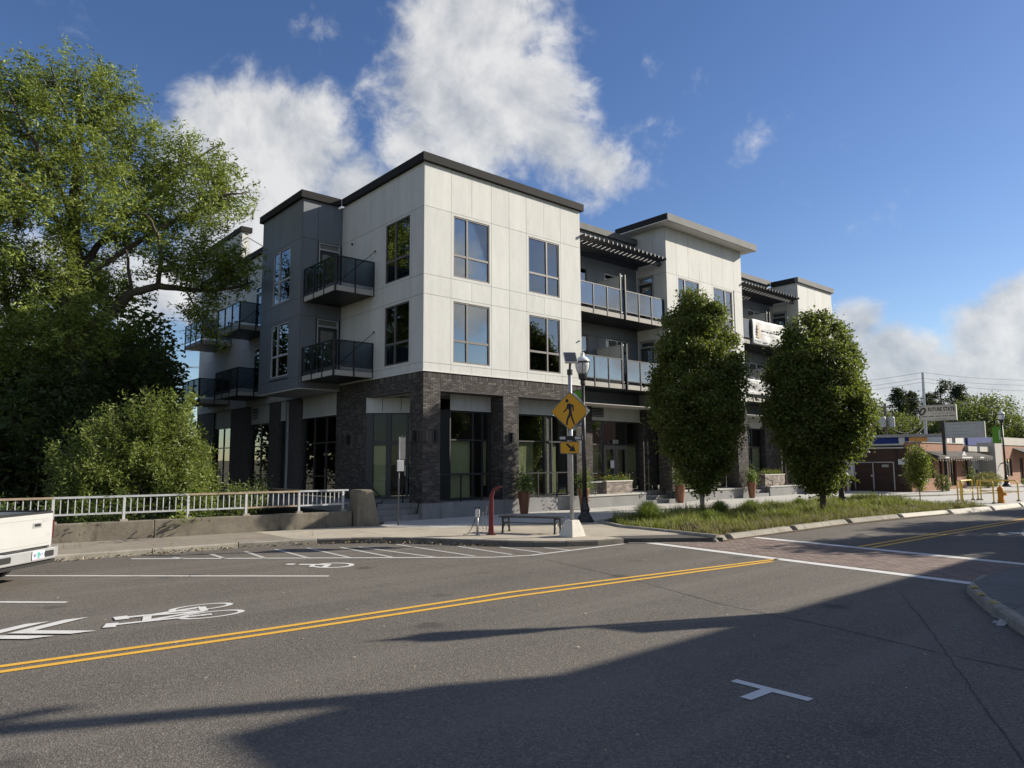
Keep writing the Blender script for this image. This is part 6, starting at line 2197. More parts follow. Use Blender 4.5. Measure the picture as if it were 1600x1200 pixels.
MAPLE = [(0.070, 0.108, 0.024), (0.085, 0.125, 0.028), (0.055, 0.088, 0.02), (0.105, 0.14, 0.03), (0.11, 0.10, 0.03)]
street_tree('street_tree', 'tall dense oval street tree in front of the tower block', 9.45, -4.70, [(1.0, .25), (1.5, .70), (2.2, 1.15), (3.1, 1.48), (4.2, 1.62), (5.2, 1.60), (6.2, 1.42), (7.1, 1.12), (7.9, .72), (8.4, .28)], 3, MAPLE, 800, 130, .105, 1.0, .085, M['bark_pale'], 'street trees in the grass bed')
street_tree('street_tree', 'dense oval street tree nearer the kerb with dark trunk', 12.25, -8.0, [(.95, .3), (1.4, .80), (2.1, 1.2), (3.0, 1.55), (4.0, 1.68), (5.0, 1.62), (5.8, 1.45), (6.5, 1.15), (7.1, .75), (7.45, .28)], 8, MAPLE, 720, 130, .105, 1.0, .11, M['bark'], 'street trees in the grass bed')
street_tree('young_tree', 'young yellow-green sapling on a thin stem in the grass bed', 22.7, -7.6, [(.75, .12), (1.0, .35), (1.5, .46), (2.0, .42), (2.4, .28), (2.72, .08)], 5, [(0.14, 0.17, 0.03), (0.17, 0.19, 0.035), (0.11, 0.15, 0.028)], 90, 50, .085, .7, .022, M['bark'])


# --- willow shrub rising out of the creek behind the railing
def shoots_shrub(name, label, items, D0, n_leaf, leaf, aspect, cols, seed, basez=-2.4, cat='shrub', mat=None):
    rg = np.random.default_rng(seed)
    t = thing(name, label, cat)
    st = MB()
    Vs, Cs = [], []
    for (u, v, ru, rv, n, dd) in items:
        for k in range(n):
            a, r = rg.uniform(0, 6.28), math.sqrt(rg.uniform(0, 1))
            tip = at(u + ru * r * math.cos(a), v - rv * r * math.sin(a), d=D0 + dd + rg.normal(0, .9))
            root = at(u + ru * .25 * rg.normal(), v + rv * 1.0, d=D0 + dd + rg.normal(0, .5))
            root[2] = min(root[2], tip[2] - .8)
            pts = wiggle(root, tip, 4, .05, rg)
            if k % 3 == 0: branch(st, pts, .018, .004, 4)
            s = rg.uniform(.30, 1.0, n_leaf)
            c = np.array([np.array([np.interp(q, [0, .25, .5, .75, 1], [p[i] for p in pts]) for q in s]) for i in range(3)]).T
            c += rg.normal(size=c.shape) * .09
            d = (tip - root) / np.linalg.norm(tip - root)
            V, C = leaf_cloud(c, leaf, aspect, cols, .25, -.35, rg)
            C *= rg.uniform(.8, 1.2)
            Vs.append(V); Cs.append(C)
    st.build('stems', M['bark'], t)
    crown_obj('foliage', np.concatenate(Vs), np.concatenate(Cs), t, mat)
    return t


WIL = [(0.14, 0.19, 0.04), (0.17, 0.21, 0.05), (0.12, 0.165, 0.035), (0.20, 0.225, 0.06)]
shoots_shrub('bushy_shrub', 'big bushy yellow-green shrub rising behind the bridge railing', [(225, 700, 112, 82, 130, 0), (150, 720, 78, 80, 60, .5), (285, 740, 60, 50, 60, -.4), (250, 650, 80, 55, 60, .4), (110, 760, 40, 90, 14, .2), (175, 668, 30, 60, 9, .2), (320, 690, 30, 40, 12, -.2), (300, 760, 60, 40, 30, -.8)], 24.5, 150, .135, .28, WIL, 21)
shoots_shrub('creek_shrub', 'small leafy shrub growing through the end of the bridge railing', [(375, 772, 45, 22, 26, 0), (410, 752, 18, 24, 6, 0)], 24.0, 70, .10, .45, [(0.09, 0.125, 0.04), (0.11, 0.15, 0.05)], 22)
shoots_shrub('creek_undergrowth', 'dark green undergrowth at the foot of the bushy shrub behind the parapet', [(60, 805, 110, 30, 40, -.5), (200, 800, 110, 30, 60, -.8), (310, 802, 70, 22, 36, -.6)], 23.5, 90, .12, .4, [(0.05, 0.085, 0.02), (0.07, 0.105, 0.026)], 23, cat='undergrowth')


def round_tree(name, label, u, v, d, rw, rh, seed, cols, n=240, per=60, leaf=.3, group=None, ground=-.1):
    rg = np.random.default_rng(seed)
    c = at(u, v, d=d)
    t = thing(name, label, 'tree', (c[0], c[1], ground), 0, group)
    cz = c[2] - ground
    g = rg.normal(size=(n, 3)); g /= np.linalg.norm(g, axis=1)[:, None]
    g[:, 2] = np.where(g[:, 2] < -.5, g[:, 2] * .6, g[:, 2])
    lob = 1 + .18 * np.sin(g[:, 0] * 4 + seed) + .16 * np.sin(g[:, 1] * 5 + g[:, 2] * 3)
    tips = g * np.array((rw, rw, rh)) * (lob * np.where(rg.uniform(size=n) < .7, rg.uniform(.8, 1.05, n), rg.uniform(.3, .8, n)))[:, None] + (0, 0, cz)
    V, C = sprays(tips, per, (leaf * 1.7, leaf * 1.7, leaf * 1.3), leaf, .6, cols, rg, droop=.2)
    wood = MB()
    wood.tube([(0, 0, -.3), (.1, 0, max(cz - rh * .6, .8)), (0, .1, cz + rh * .5)], [rw * .09, rw * .07, .03], 8)
    wood.build('trunk', M['bark'], t)
    lb = MB()
    for q in tips[::12]:
        branch(lb, wiggle((0, 0, max(cz - rh * .6, .6)), q, 3, .06, rg), rw * .03, .01, 4)
    lb.build('limbs', M['bark'], t)
    crown_obj('crown', V, C, t)
    return t


DK = [(0.045, 0.070, 0.020), (0.055, 0.085, 0.024), (0.035, 0.058, 0.018)]
MD = [(0.085, 0.12, 0.035), (0.10, 0.13, 0.04), (0.07, 0.10, 0.03)]
round_tree('creek_tree', 'dark broad tree behind the huge tree on the far creek bank', 60, 640, 40, 6.0, 5.0, 31, DK, 300, 60, .30, 'trees along the creek', -2.5)
round_tree('creek_tree', 'rounded sunlit tree behind the bushy shrub beside the far balconies', 196, 612, 44, 2.8, 2.6, 32, MD, 220, 60, .24, 'trees along the creek', -2.5)
round_tree('creek_tree', 'dark tree between the huge tree trunk and the bushy shrub', 150, 610, 42, 3.8, 4.2, 33, DK, 240, 60, .26, 'trees along the creek', -2.5)
round_tree('creek_tree', 'dark low tree at the picture edge behind the truck', -40, 720, 36, 5.0, 4.0, 34, DK, 240, 60, .28, 'trees along the creek', -2.5)
# trees behind the low shops
RB = 'trees behind the shops'
BGM = [(0.042, 0.054, 0.022), (0.05, 0.06, 0.025), (0.035, 0.046, 0.019)]
round_tree('background_tree', 'olive tree beside the transformer pole', 1390, 690, 105, 5.6, 3.4, 41, BGM, 420, 45, .30, RB)
round_tree('background_tree', 'broad olive tree left of the tall utility pole', 1428, 698, 100, 4.6, 3.0, 42, BGM, 380, 45, .28, RB)
round_tree('background_tree', 'large rounded dark tree right of the cream sign', 1537, 680, 100, 5.4, 4.2, 43, DK, 480, 45, .28, RB)
round_tree('background_tree', 'dark tree behind the two sign boards', 1492, 692, 108, 5.5, 4.0, 44, DK, 420, 45, .30, RB)
round_tree('background_tree', 'low dark tree behind the far street lamp', 1568, 703, 100, 3.0, 2.2, 45, DK, 260, 45, .26, RB)
round_tree('background_tree', 'small tree at the far right edge of the street', 1602, 694, 115, 2.6, 2.6, 46, BGM, 240, 45, .26, RB)
round_tree('background_tree', 'green tree showing past the second street tree', 1352, 690, 98, 4.6, 3.6, 47, BGM, 380, 45, .28, RB)
round_tree('background_tree', 'pale tree low behind the brick shop roof', 1455, 707, 92, 3.4, 1.8, 48, BGM, 260, 45, .24, RB)


def conifer(label, u, vtop, d, width, seed, sparse=False):
    rg = np.random.default_rng(seed)
    tp = at(u, vtop, d=d)
    t = thing('conifer', label, 'tree', (tp[0], tp[1], 2.0), 0, 'dark conifers on the skyline')
    H = tp[2] - 2.0
    MB().tube([(0, 0, -2), (0, 0, H)], [.35, .03], 6).build('trunk', M['bark'], t)
    Vs, Cs = [], []
    nb = 90 if not sparse else 40
    for k in range(nb):
        z = H * (k + .5) / nb
        if sparse and z < H * .25: continue
        r = width * (1 - z / H) ** .75 * rg.uniform(.6, 1.1) + .25
        if sparse: r = width * rg.uniform(.25, 1.0) * (1.0 if z < H * .8 else .5)
        a = rg.uniform(0, 6.28)
        m_ = 80
        s = rg.uniform(.1, 1, m_)
        c = np.stack([np.cos(a) * r * s, np.sin(a) * r * s, z - .35 * r * s ** 2 + (.2 * r * s if sparse else 0)], 1) + rg.normal(size=(m_, 3)) * (.28, .28, .16)
        V, C = leaf_cloud(c, .42, .32, [(0.022, 0.036, 0.020), (0.030, 0.045, 0.026)], .3, .3, rg)
        Vs.append(V); Cs.append(C)
    crown_obj('needles', np.concatenate(Vs), np.concatenate(Cs), t, M['needle'])


conifer('pointed dark conifer left of the utility pole', 1402, 608, 118, 4.6, 51)
conifer('slimmer dark conifer right beside the pointed one', 1422, 613, 122, 4.2, 52)
conifer('ragged sparse conifer above the cream sign', 1468, 595, 120, 3.9, 53, True)
conifer('dark conifer above the right end of the cream sign', 1497, 602, 118, 4.8, 54)
conifer('dark conifer just right of the utility pole', 1452, 616, 125, 4.4, 55)
conifer('short dark conifer half hidden behind the second street tree', 1385, 650, 120, 3.0, 56)


# --- grass in the bed
def grass():
    rg = np.random.default_rng(61)
    bed = [(2.45, -9.8), (2.75, -6.6), (3.6, -5.2), (4.9, -4.6), (24.2, -4.8), (21.0, -8.2), (20.7, -10.9), (9, -9.8)]
    def inside(x, y):
        c = np.zeros(len(x), bool)
        for i in range(len(bed)):
            x0, y0 = bed[i - 1]; x1, y1 = bed[i]
            k = ((y0 > y) != (y1 > y)) & (x < (x1 - x0) * (y - y0) / (y1 - y0 + 1e-12) + x0)
            c ^= k
        return c
    n = 46000
    # tufts
    m_ = 1500
    tx, ty = rg.uniform(2.3, 24.3, m_), rg.uniform(-10.9, -4.5, m_)
    ok = inside(tx, ty); tx, ty = tx[ok], ty[ok]
    th = .20 + .14 * rg.uniform(size=len(tx)) + .10 * np.sin(tx * 1.3) * np.sin(ty * 1.7)
    brown = ty < (-8.7 - .05 * tx * 0 + .3 * np.sin(tx * 2)) 
    brown = (ty + .085 * np.maximum(tx - 9, 0)) < -8.25 + .35 * np.sin(tx * 2) + .3 * np.sin(tx * 5)
    th = np.where(brown, th * .75, th * 1.1)
    idx = rg.integers(0, len(tx), n)
    x, y = tx[idx] + rg.normal(0, .10, n), ty[idx] + rg.normal(0, .10, n)
    ok = inside(x, y); idx, x, y = idx[ok], x[ok], y[ok]; n = len(x)
    h = th[idx] * rg.uniform(.55, 1.35, n)
    a = rg.uniform(0, 6.28, n)
    lean = h * rg.uniform(.1, .75, n)
    w = rg.uniform(.006, .012, n)
    bx, by = np.cos(a), np.sin(a)
    z0 = np.full(n, .04)
    r = np.stack([-by * w, bx * w, np.zeros(n)], 1)
    p0 = np.stack([x, y, z0], 1)
    p1 = p0 + np.stack([bx * lean * .35, by * lean * .35, h * .6], 1)
    p2 = p0 + np.stack([bx * lean, by * lean, h], 1)
    V = np.concatenate([np.stack([p0 - r, p0 + r, p1 + r * .8, p1 - r * .8], 1), np.stack([p1 - r * .8, p1 + r * .8, p2 + r * .1, p2 - r * .1], 1)])
    gr = np.array([(0.20, 0.24, 0.05), (0.16, 0.20, 0.04), (0.28, 0.25, 0.10)])
    brn = np.array([(0.20, 0.15, 0.09), (0.26, 0.20, 0.12), (0.16, 0.15, 0.06)])
    k = rg.integers(0, 3, n)
    c = np.where(brown[idx][:, None], brn[k], gr[k]) * rg.uniform(.75, 1.25, n)[:, None]
    o = bpy.data.objects.new('grass', quads_mesh('grass', V, M['blade'], np.concatenate([c, c])))
    link(o)
    tag(o, 'green and straw-coloured ornamental grass filling the kerbside bed', 'grass', kind='stuff')
    return


grass()


def tuft(label, x, y, r, h, n, seed, cols):
    rg = np.random.default_rng(seed)
    t = thing('grass_clump', label, 'grass clump', (x, y, .04), 0, 'tall arching grass clumps')
    a = rg.uniform(0, 6.28, n)
    el = rg.uniform(.05, 1.0, n)
    hh = h * rg.uniform(.6, 1.1, n)
    bx, by = np.cos(a), np.sin(a)
    p0 = np.stack([bx * r * .25 * rg.uniform(size=n), by * r * .25 * rg.uniform(size=n), np.zeros(n)], 1)
    w = rg.uniform(.004, .008, n)
    s = np.stack([-by * w, bx * w, np.zeros(n)], 1)
    pts = [p0]
    for f, z in ((.35, .65), (.75, .95), (1.15, .85)):
        pts.append(p0 + np.stack([bx * r * el * f, by * r * el * f, hh * z * (1 - .3 * el)], 1))
    V = np.concatenate([np.stack([q - s * k0, q + s * k0, q2 + s * k1, q2 - s * k1], 1) for q, q2, k0, k1 in zip(pts, pts[1:], (1, .9, .6), (.9, .6, .1))])
    cols = np.array(cols)
    c = cols[rg.integers(0, len(cols), n)] * rg.uniform(.75, 1.25, n)[:, None]
    crown_obj('blades', V, np.concatenate([c, c, c]), t, M['blade'])


G2 = [(0.18, 0.25, 0.045), (0.22, 0.28, 0.06), (0.14, 0.20, 0.035)]
tuft('big bright green arching grass clump at the bed corner beside the lamp', 4.35, -6.2, .62, .80, 1500, 71, G2)
tuft('green grass clump at the foot of the first street tree', 8.9, -5.8, .50, .62, 900, 72, G2)
tuft('green grass clump right of the first street tree', 11.3, -5.6, .45, .55, 800, 73, G2)
tuft('green grass clump in front of the first tree near the kerb', 6.2, -7.2, .45, .50, 700, 74, G2)
tuft('green grass clump beside the second street tree trunk', 13.8, -7.3, .45, .5, 700, 75, G2)
tuft('bright grass clump behind the second street tree', 14.9, -5.7, .45, .5, 700, 76, G2)


# --- dry leaves and weeds caught along the kerb
def litter():
    rg = np.random.default_rng(81)
    pts = resample(KERB_W[1:10], .01)
    P = np.array(pts)
    n = 1500
    i = rg.integers(0, len(P) - 1, n)
    t_ = P[np.minimum(i + 1, len(P) - 1)] - P[i]
    t_ /= np.linalg.norm(t_, axis=1)[:, None] + 1e-9
    nr = np.stack([t_[:, 1], -t_[:, 0]], 1)
    dens = .5 + .5 * np.sin(P[i, 0] * 2.1) * np.sin(P[i, 0] * .7 + 1)
    off = np.abs(rg.normal(0, .13, n)) * (0.4 + dens)
    c = np.concatenate([P[i] + nr * off[:, None], rg.uniform(.008, .035, n)[:, None] * (1 + 1.2 * dens[:, None])], 1)
    V, C = leaf_cloud(c, .055, .6, [(0.20, 0.15, 0.09), (0.28, 0.22, 0.13), (0.12, 0.085, 0.05), (0.36, 0.30, 0.20)], .2, 0, rg)
    V[:, :, 2] = np.maximum(V[:, :, 2], .006)
    o = link(bpy.data.objects.new('leaf_litter', quads_mesh('leaf_litter', V, M['dry_leaf'], C)))
    tag(o, 'dry brown leaves gathered in the gutter below the bridge pavement', 'leaf litter', kind='stuff')
    # weeds in the gutter
    w = []
    wc = []
    for (u, v, h, k) in ((265, 861, .22, 26), (318, 857, .16, 22), (290, 858, .14, 20), (100, 866, .30, 8), (113, 866, .28, 8), (490, 845, .34, 6), (470, 847, .16, 20), (480, 846, .14, 20), (600, 846, .16, 22), (610, 847, .12, 18), (440, 850, .10, 18), (700, 846, .10, 5), (742, 848, .14, 4), (780, 848, .10, 4), (835, 850, .14, 4), (870, 850, .1, 4), (365, 853, .10, 16), (145, 868, .12, 18)):
        q = at(u, v, z=.0)
        for j in range(k):
            a = rg.uniform(0, 6.28); hh = h * rg.uniform(.5, 1.1); ln = hh * rg.uniform(.1, .6)
            b = np.array((q[0] + rg.normal(0, .05), q[1] + rg.normal(0, .05), .0))
            e = np.array((-math.sin(a), math.cos(a), 0)) * .004
            tp = b + (math.cos(a) * ln, math.sin(a) * ln, hh)
            w.append([b - e, b + e, tp + e * .4, tp - e * .4])
            wc.append(random.choice([(0.30, 0.26, 0.13), (0.12, 0.13, 0.05), (0.38, 0.33, 0.18), (0.10, 0.11, 0.04)]))
    o = link(bpy.data.objects.new('gutter_weeds', quads_mesh('gutter_weeds', np.array(w), M['blade'], np.array(wc))))
    tag(o, 'thin dry weeds sprouting from the kerb joints', 'weeds', kind='stuff')
    # scraps of paper and leaves on the asphalt
    n = 260
    x, y = rg.uniform(-12, 3, n), rg.uniform(-18, -4, n)
    c = np.stack([x, y, np.full(n, .008)], 1)
    V, C = leaf_cloud(c, .035, .6, [(0.45, 0.42, 0.36), (0.3, 0.25, 0.18)], .2, 0, rg)
    V[:, :, 2] = np.clip(V[:, :, 2], .005, .02)
    o = link(bpy.data.objects.new('road_specks', quads_mesh('road_specks', V, M['dry_leaf'], C)))
    tag(o, 'small pale scraps and leaves scattered over the asphalt', 'litter', kind='stuff')


litter()
lt = thing('crumpled_litter', 'crumpled pale litter lying in the gutter at the far right corner', 'litter', tuple(at(1568, 974, z=.005)))
rg_ = np.random.default_rng(5)
mb = MB()
for k in range(14):
    c = rg_.normal(size=3) * (.05, .05, .02) + (0, 0, .03)
    a, b = rg_.normal(size=3) * .06, rg_.normal(size=3) * .06
    v_ = [c, c + a, c + a + b, c + b]
    mb.add([(q[0], q[1], max(.002, q[2])) for q in v_], [(0, 1, 2, 3)])
mb.build('scrap', M['sign_grey'], lt)
# ------------------------------------------------------------------ shops down the street
NX, NY = 32.634, -3.664
br = thing('brown_boarded_building', 'dark brown boarded side building with wide gate', 'building')
xs = ('x', NX)
for k in range(17):
    z = .12 + .155 * k
    fbox('board', xs, NY + .0, 6.0, z, z + .148, -.05, .0 + .004 * (k % 2), M['brown_boards'], br)
box('wall_core', NX + .052, NX + 1.2, NY + .25, 6.0, .1, 2.74, M['brown_boards'], br)
box('coping', NX - .06, NX + .3, NY + .3, 6.0, 2.762, 2.83, M['white_plain'], br)
gt = MB()
for a, b, c, d in ((-2.76, -2.70, .22, 1.95), (-1.54, -1.48, .22, 1.95), (-.40, -.34, .22, 1.95), (-2.69, -.41, 1.89, 1.95)):
    mbox(gt, xs, a, b, c, d, .012, .05)
gt = gt.build('gate', M['rail_paint'], br)
fbox('gate_sign', xs, -2.45, -2.05, 1.62, 1.78, .055, .06, M['print_grey'], gt)
fbox('notice', xs, -3.55, -3.0, 1.78, 2.10, .012, .02, M['plate_white'], br)
fbox('notice_print', xs, -3.50, -3.10, 1.98, 2.03, .021, .023, M['plate_blue'], br)
MB().lathe([(.09, -.05), (.09, .05)], 10, (NX - .08, -3.05, 1.12)).build('meter', M['sign_back'], br)
fbox('meter_box', xs, -3.5, -3.05, .55, 1.25, .012, .12, M['brown_boards'], br)
MB().tube([(NX - .05, -2.95, 2.7), (NX - .05, -2.95, 1.2)], .03, 6).build('conduit', M['black_metal'], br)
post = thing('gate_post', 'thin black post with white cap before the brown gate', 'post', (31.4, -1.9, SW - .01))
MB().tube([(0, 0, 0), (0, 0, .95)], .03, 8).build('stem', M['black_metal'], post)
MB().lathe([(.045, .95), (.05, 1.0), (.02, 1.05)], 8).build('cap', M['white_plain'], post)

sh = thing('brick_shop', 'low red brick shop with shingle awning and a string of bulbs', 'building')
yf = ('y', NY)
hol = [(33.25, 34.55, .95, 2.55), (35.6, 36.5, .9, 2.1), (37.4, 38.0, .3, 2.1), (39.4, 40.6, .3, 2.1)]
wall(yf, NX + .002, 42.4, .1, 3.12, hol, M['far_brick'], .25, parent=sh)
box('coping', NX - .05, 42.4, NY - .06, NY + .30, 3.122, 3.17, M['grey_block'], sh)
box('roof', NX + .1, 42.4, NY + .31, 8.0, 2.95, 3.05, M['white_plain'], sh)
for h in hol:
    window(yf, h[0], h[1], h[2], h[3], mul=(h[0] + h[1]) / 2, mat=M['black_metal'], parent=sh, n=-.08)
    box('dark_room', h[0] - .02, h[1] + .02, NY + .5, NY + .52, h[2] - .02, h[3] + .02, M['room'], sh)
box('window_box', 33.2, 34.6, NY - .30, NY - .02, .70, .92, M['grey_block'], sh)
aw = MB()
aw.add([(34.4, NY - .02, 2.62), (44.0, NY - .02, 2.62), (44.6, NY - 1.1, 2.28), (34.0, NY - 1.1, 2.28), (44.6, NY - 1.1, 2.10), (34.0, NY - 1.1, 2.10), (34.4, NY - .02, 2.35), (44.0, NY - .02, 2.35)], [(0, 3, 2, 1), (3, 5, 4, 2), (5, 6, 7, 4), (0, 6, 5, 3), (1, 2, 4, 7)])
aw = aw.build('awning', M['awning_tan'], sh)
for xa, xb in ((35.2, 35.9), (38.2, 40.2), (41.8, 42.6)):
    box('awning_print', xa, xb, NY - 1.112, NY - 1.102, 2.14, 2.24, M['white_plain'], aw)
MB().add([(38.7, NY - .95, 2.32), (39.7, NY - .95, 2.32), (39.2, NY - .95, 2.62), (38.7, NY - .9, 2.32), (39.7, NY - .9, 2.32), (39.2, NY - .9, 2.62)], [(0, 1, 2), (5, 4, 3), (0, 3, 4, 1), (1, 4, 5, 2), (2, 5, 3, 0)]).build('gable', M['white_plain'], aw)
for k in range(22):
    MB().lathe([(.0, -.05), (.045, 0), (.0, .05)], 6, (34.3 + .47 * k, NY - 1.12, 2.03 - .03 * math.sin(k * 1.1))).build('bulb', M['bulb'], aw)
box('porch_wall', 41.6, 42.4, NY + .26, NY + 2.5, .1, 2.9, M['far_brick'], sh)
box('porch_back', 42.4, 46.6, NY + 2.5, NY + 2.7, .1, 2.9, M['far_brick'], sh)

gw2 = thing('grey_shop_front', 'grey block entry with a pale concrete pillar and flat canopy', 'building')
box('pillar', 47.2, 48.9, NY - .55, NY + .6, .1, 3.30, M['grey_block'], gw2)
box('side_wall', 45.6, 47.2, NY + .5, NY + .8, .1, 2.75, M['grey_block'], gw2)
box('canopy', 42.45, 47.15, NY - .25, NY + 1.4, 2.62, 2.98, M['tan_wall'], gw2)
box('plaque', 46.2, 46.6, NY + .47, NY + .498, 1.1, 1.3, M['black_metal'], gw2)
MB().tube([(48.3, NY - .57, 1.75), (48.3, NY - .85, 1.85), (48.3, NY - .95, 1.65)], .05, 6).build('wall_lamp', M['black_metal'], gw2)
b3 = thing('brick_office', 'single-storey pink brick office with dark awning at the far right', 'building')
h3 = [(50.9, 52.5, .75, 2.1), (54.6, 55.6, .2, 2.2), (58, 60, .8, 2.1)]
wall(('y', NY - .2), 48.91, 75, .1, 3.15, h3, M['far_brick'], .25, parent=b3)
box('parapet', 48.91, 75, NY - .26, NY + .1, 3.152, 3.75, M['tan_wall'], b3)
for h in h3:
    window(('y', NY - .2), *h, mul=(h[0] + h[1]) / 2, mat=M['black_metal'], parent=b3, n=-.05)
    box('dark_room', h[0] - .02, h[1] + .02, NY + .3, NY + .32, h[2] - .02, h[3] + .02, M['room'], b3)
MB().add([(53.0, NY - .21, 2.95), (60, NY - .21, 2.95), (60, NY - 1.3, 2.45), (53.0, NY - 1.3, 2.45), (60, NY - 1.3, 2.25), (53.0, NY - 1.3, 2.25)], [(0, 3, 2, 1), (3, 5, 4, 2), (0, 5, 3), (1, 2, 4)]).build('awning', M['awning_dark'], b3)
box('roof', 48.91, 75, NY + .1, 12, 3.0, 3.1, M['roof_grey'], b3)
# bigger sheds and canopies behind the shops
can = thing('station_canopy', 'blue, white and orange canopy edge showing over the shop roofs', 'canopy')
c0 = at(1375, 700, d=64); c1 = at(1470, 703, d=64)
dd = (c1 - c0) / np.linalg.norm(c1 - c0)
for a, b, mt_, z0, z1 in ((-0.5, 1.35, 'blue_sign', 3.1, 4.05), (1.36, 1.75, 'white_plain', 3.1, 4.05), (1.76, 2.05, 'blue_sign', 3.1, 4.0), (2.06, 3.3, 'orange_sign', 3.25, 3.85)):
    p_, q_ = c0 + dd * a, c0 + dd * b
    MB().bar((p_[0], p_[1], (z0 + z1) / 2), (q_[0], q_[1], (z0 + z1) / 2), .3, z1 - z0).build('canopy_band', M[mt_], can)
p_, q_ = c0 + dd * -1, c0 + dd * 7
MB().bar((p_[0], p_[1] + 1, 3.95), (q_[0], q_[1] + 1, 3.95), 1.2, .22).build('canopy_roof', M['roof_grey'], can)
for a in (0, 3, 6):
    p_ = c0 + dd * a
    MB().tube([(p_[0], p_[1] + 1, 0), (p_[0], p_[1] + 1, 3.85)], .12, 8).build('column', M['white_plain'], can)
sd = thing('white_service_building', 'white and blue service building behind the two sign boards', 'building')
q0 = at(1500, 705, d=72)
MB().box(q0[0] - 3, q0[0] + 14, q0[1], q0[1] + 8, 0, 4.05).build('wall', M['white_plain'], sd)
MB().box(q0[0] + 1.5, q0[0] + 9, q0[1] - .2, q0[1] - .02, 3.3, 4.1).build('sign_band', M['blue_sign'], sd)
rf = thing('rooftop_plant', 'pale rooftop railing and plant seen through the trees', 'roof plant')
q1 = at(1442, 682, d=84)
for k in range(7):
    box('unit', q1[0] - 4 + 1.5 * k, q1[0] - 3 + 1.5 * k, q1[1], q1[1] + .8, 3.6, 4.2 + .3 * (k % 2), M['white_plain'], rf)
box('deck', q1[0] - 5, q1[0] + 7, q1[1] - .5, q1[1] + 6, 0, 3.58, M['tan_wall'], rf)

# pole sign
ps = thing('pole_sign', 'cream FUTURE STATE sign board above a faded grey board on one black pole', 'sign', (35.93, -4.54, SW - .01))
MB().box(-.09, .09, -.09, .09, 0, 4.35).build('pole', M['black_metal'], ps)
n_ = np.array((-0.985, -0.17, 0)); n_ /= np.linalg.norm(n_)
e_ = np.array((0.17, -0.985, 0)); e_ /= np.linalg.norm(e_)


def board(c, w, h, mat, name):
    c = np.array(c, float)
    f = MB()
    for sx in (-1, 1):
        f.obox(c + e_ * sx * (w / 2 - .02), e_ * .02, (0, 0, h / 2), n_ * .17)
    for sz in (-1, 1):
        f.obox(c + np.array((0, 0, sz * (h / 2 - .02))), e_ * (w / 2 - .04), (0, 0, .02), n_ * .17)
    o = f.build(name, M['sign_back'], ps)
    for k in (-1, 1):
        MB().obox(c + n_ * .155 * k, e_ * (w / 2 - .04), (0, 0, h / 2 - .04), n_ * .003).build('board_face', mat, o)
    return o


cT = np.array((0.0, 0.0, 4.88)) - e_ * .22
o1 = board(cT, 2.0, 0.98, M['sign_cream'], 'sign_board')
def on(c, dx, dz, k=.164): return np.array(c) + e_ * dx + np.array((0, 0, dz)) + n_ * k
tx = lambda s, size, c, dx, dz, mat, xs=1.0, al='CENTER', bd=0.0: text_obj('lettering', s, size, mat, o1, frame_mat(on(c, dx, dz), tuple(e_), (0, 0, 1)), extrude=.002, xscale=xs, align=al, bold=bd)
tx('FUTURE STATE', .33, cT, .20, .20, M['sign_black'], .66, bd=.010)
tx('CONSULTING', .16, cT, .22, -.05, M['print_grey'], 1.15)
for k in range(5):
    MB().obox(on(cT, -.72 + .37 * k, -.22), e_ * .155, (0, 0, .022), n_ * .001).build('print_line', M['print_dark'], o1)
MB().obox(on(cT, .15, -.38), e_ * .35, (0, 0, .016), n_ * .001).build('print_line', M['print_grey'], o1)
mb = MB()
rgp = []
for k in range(25):
    a = 2 * math.pi * k / 24
    x_, z_ = .16 * math.cos(a), .20 * math.sin(a)
    rgp.append(tuple(on(cT, -.84 + .85 * x_ + .4 * z_, .10 + z_)))
mb.tube(rgp, .045, 4).build('ring_emblem', M['sign_black'], o1)
cB = np.array((0.0, 0.0, 3.76)) + e_ * 1.15
o2 = board(cB, 2.1, 0.98, M['sign_pale'], 'sign_board')
for k, (dx, dz, w) in enumerate(((-.15, .36, .75), (-.25, .10, .38), (-.25, -.10, .46), (-.25, -.28, .38))):
    MB().obox(on(cB, dx, dz), e_ * w, (0, 0, .03), n_ * .001).build('print_line', M['print_grey'], o2)
MB().plate([(-.2, -.3), (.2, -.3), (.17, -.05), (.06, .02), (.11, .14), (.08, .28), (0, .33), (-.09, .27), (-.11, .1), (-.05, .0), (-.17, -.05)], on(cB, .80, -.12), e_ * 1.0, (0, 0, 1), n_, 0, .001).build('print_portrait', M['print_grey'], o2)
mb = MB()

# hedges and flowers in front of the shops
def hedge(name, label, x, y, rx, ry, rz, n, cols, cat='shrub'):
    t = thing(name, label, cat, (x, y, SW - .02))
    g = rng.normal(size=(n, 3)); g /= np.linalg.norm(g, axis=1)[:, None]
    g = g * rng.uniform(.6, 1.05, n)[:, None] * (rx, ry, rz) + (0, 0, rz)
    g[:, 2] = np.maximum(g[:, 2], .02)
    plant_mesh('foliage', g, .10, .6, cols, t)
    MB().tube([(0, 0, 0), (.02, 0, rz)], .03, 5).build('stem', M['bark'], t)


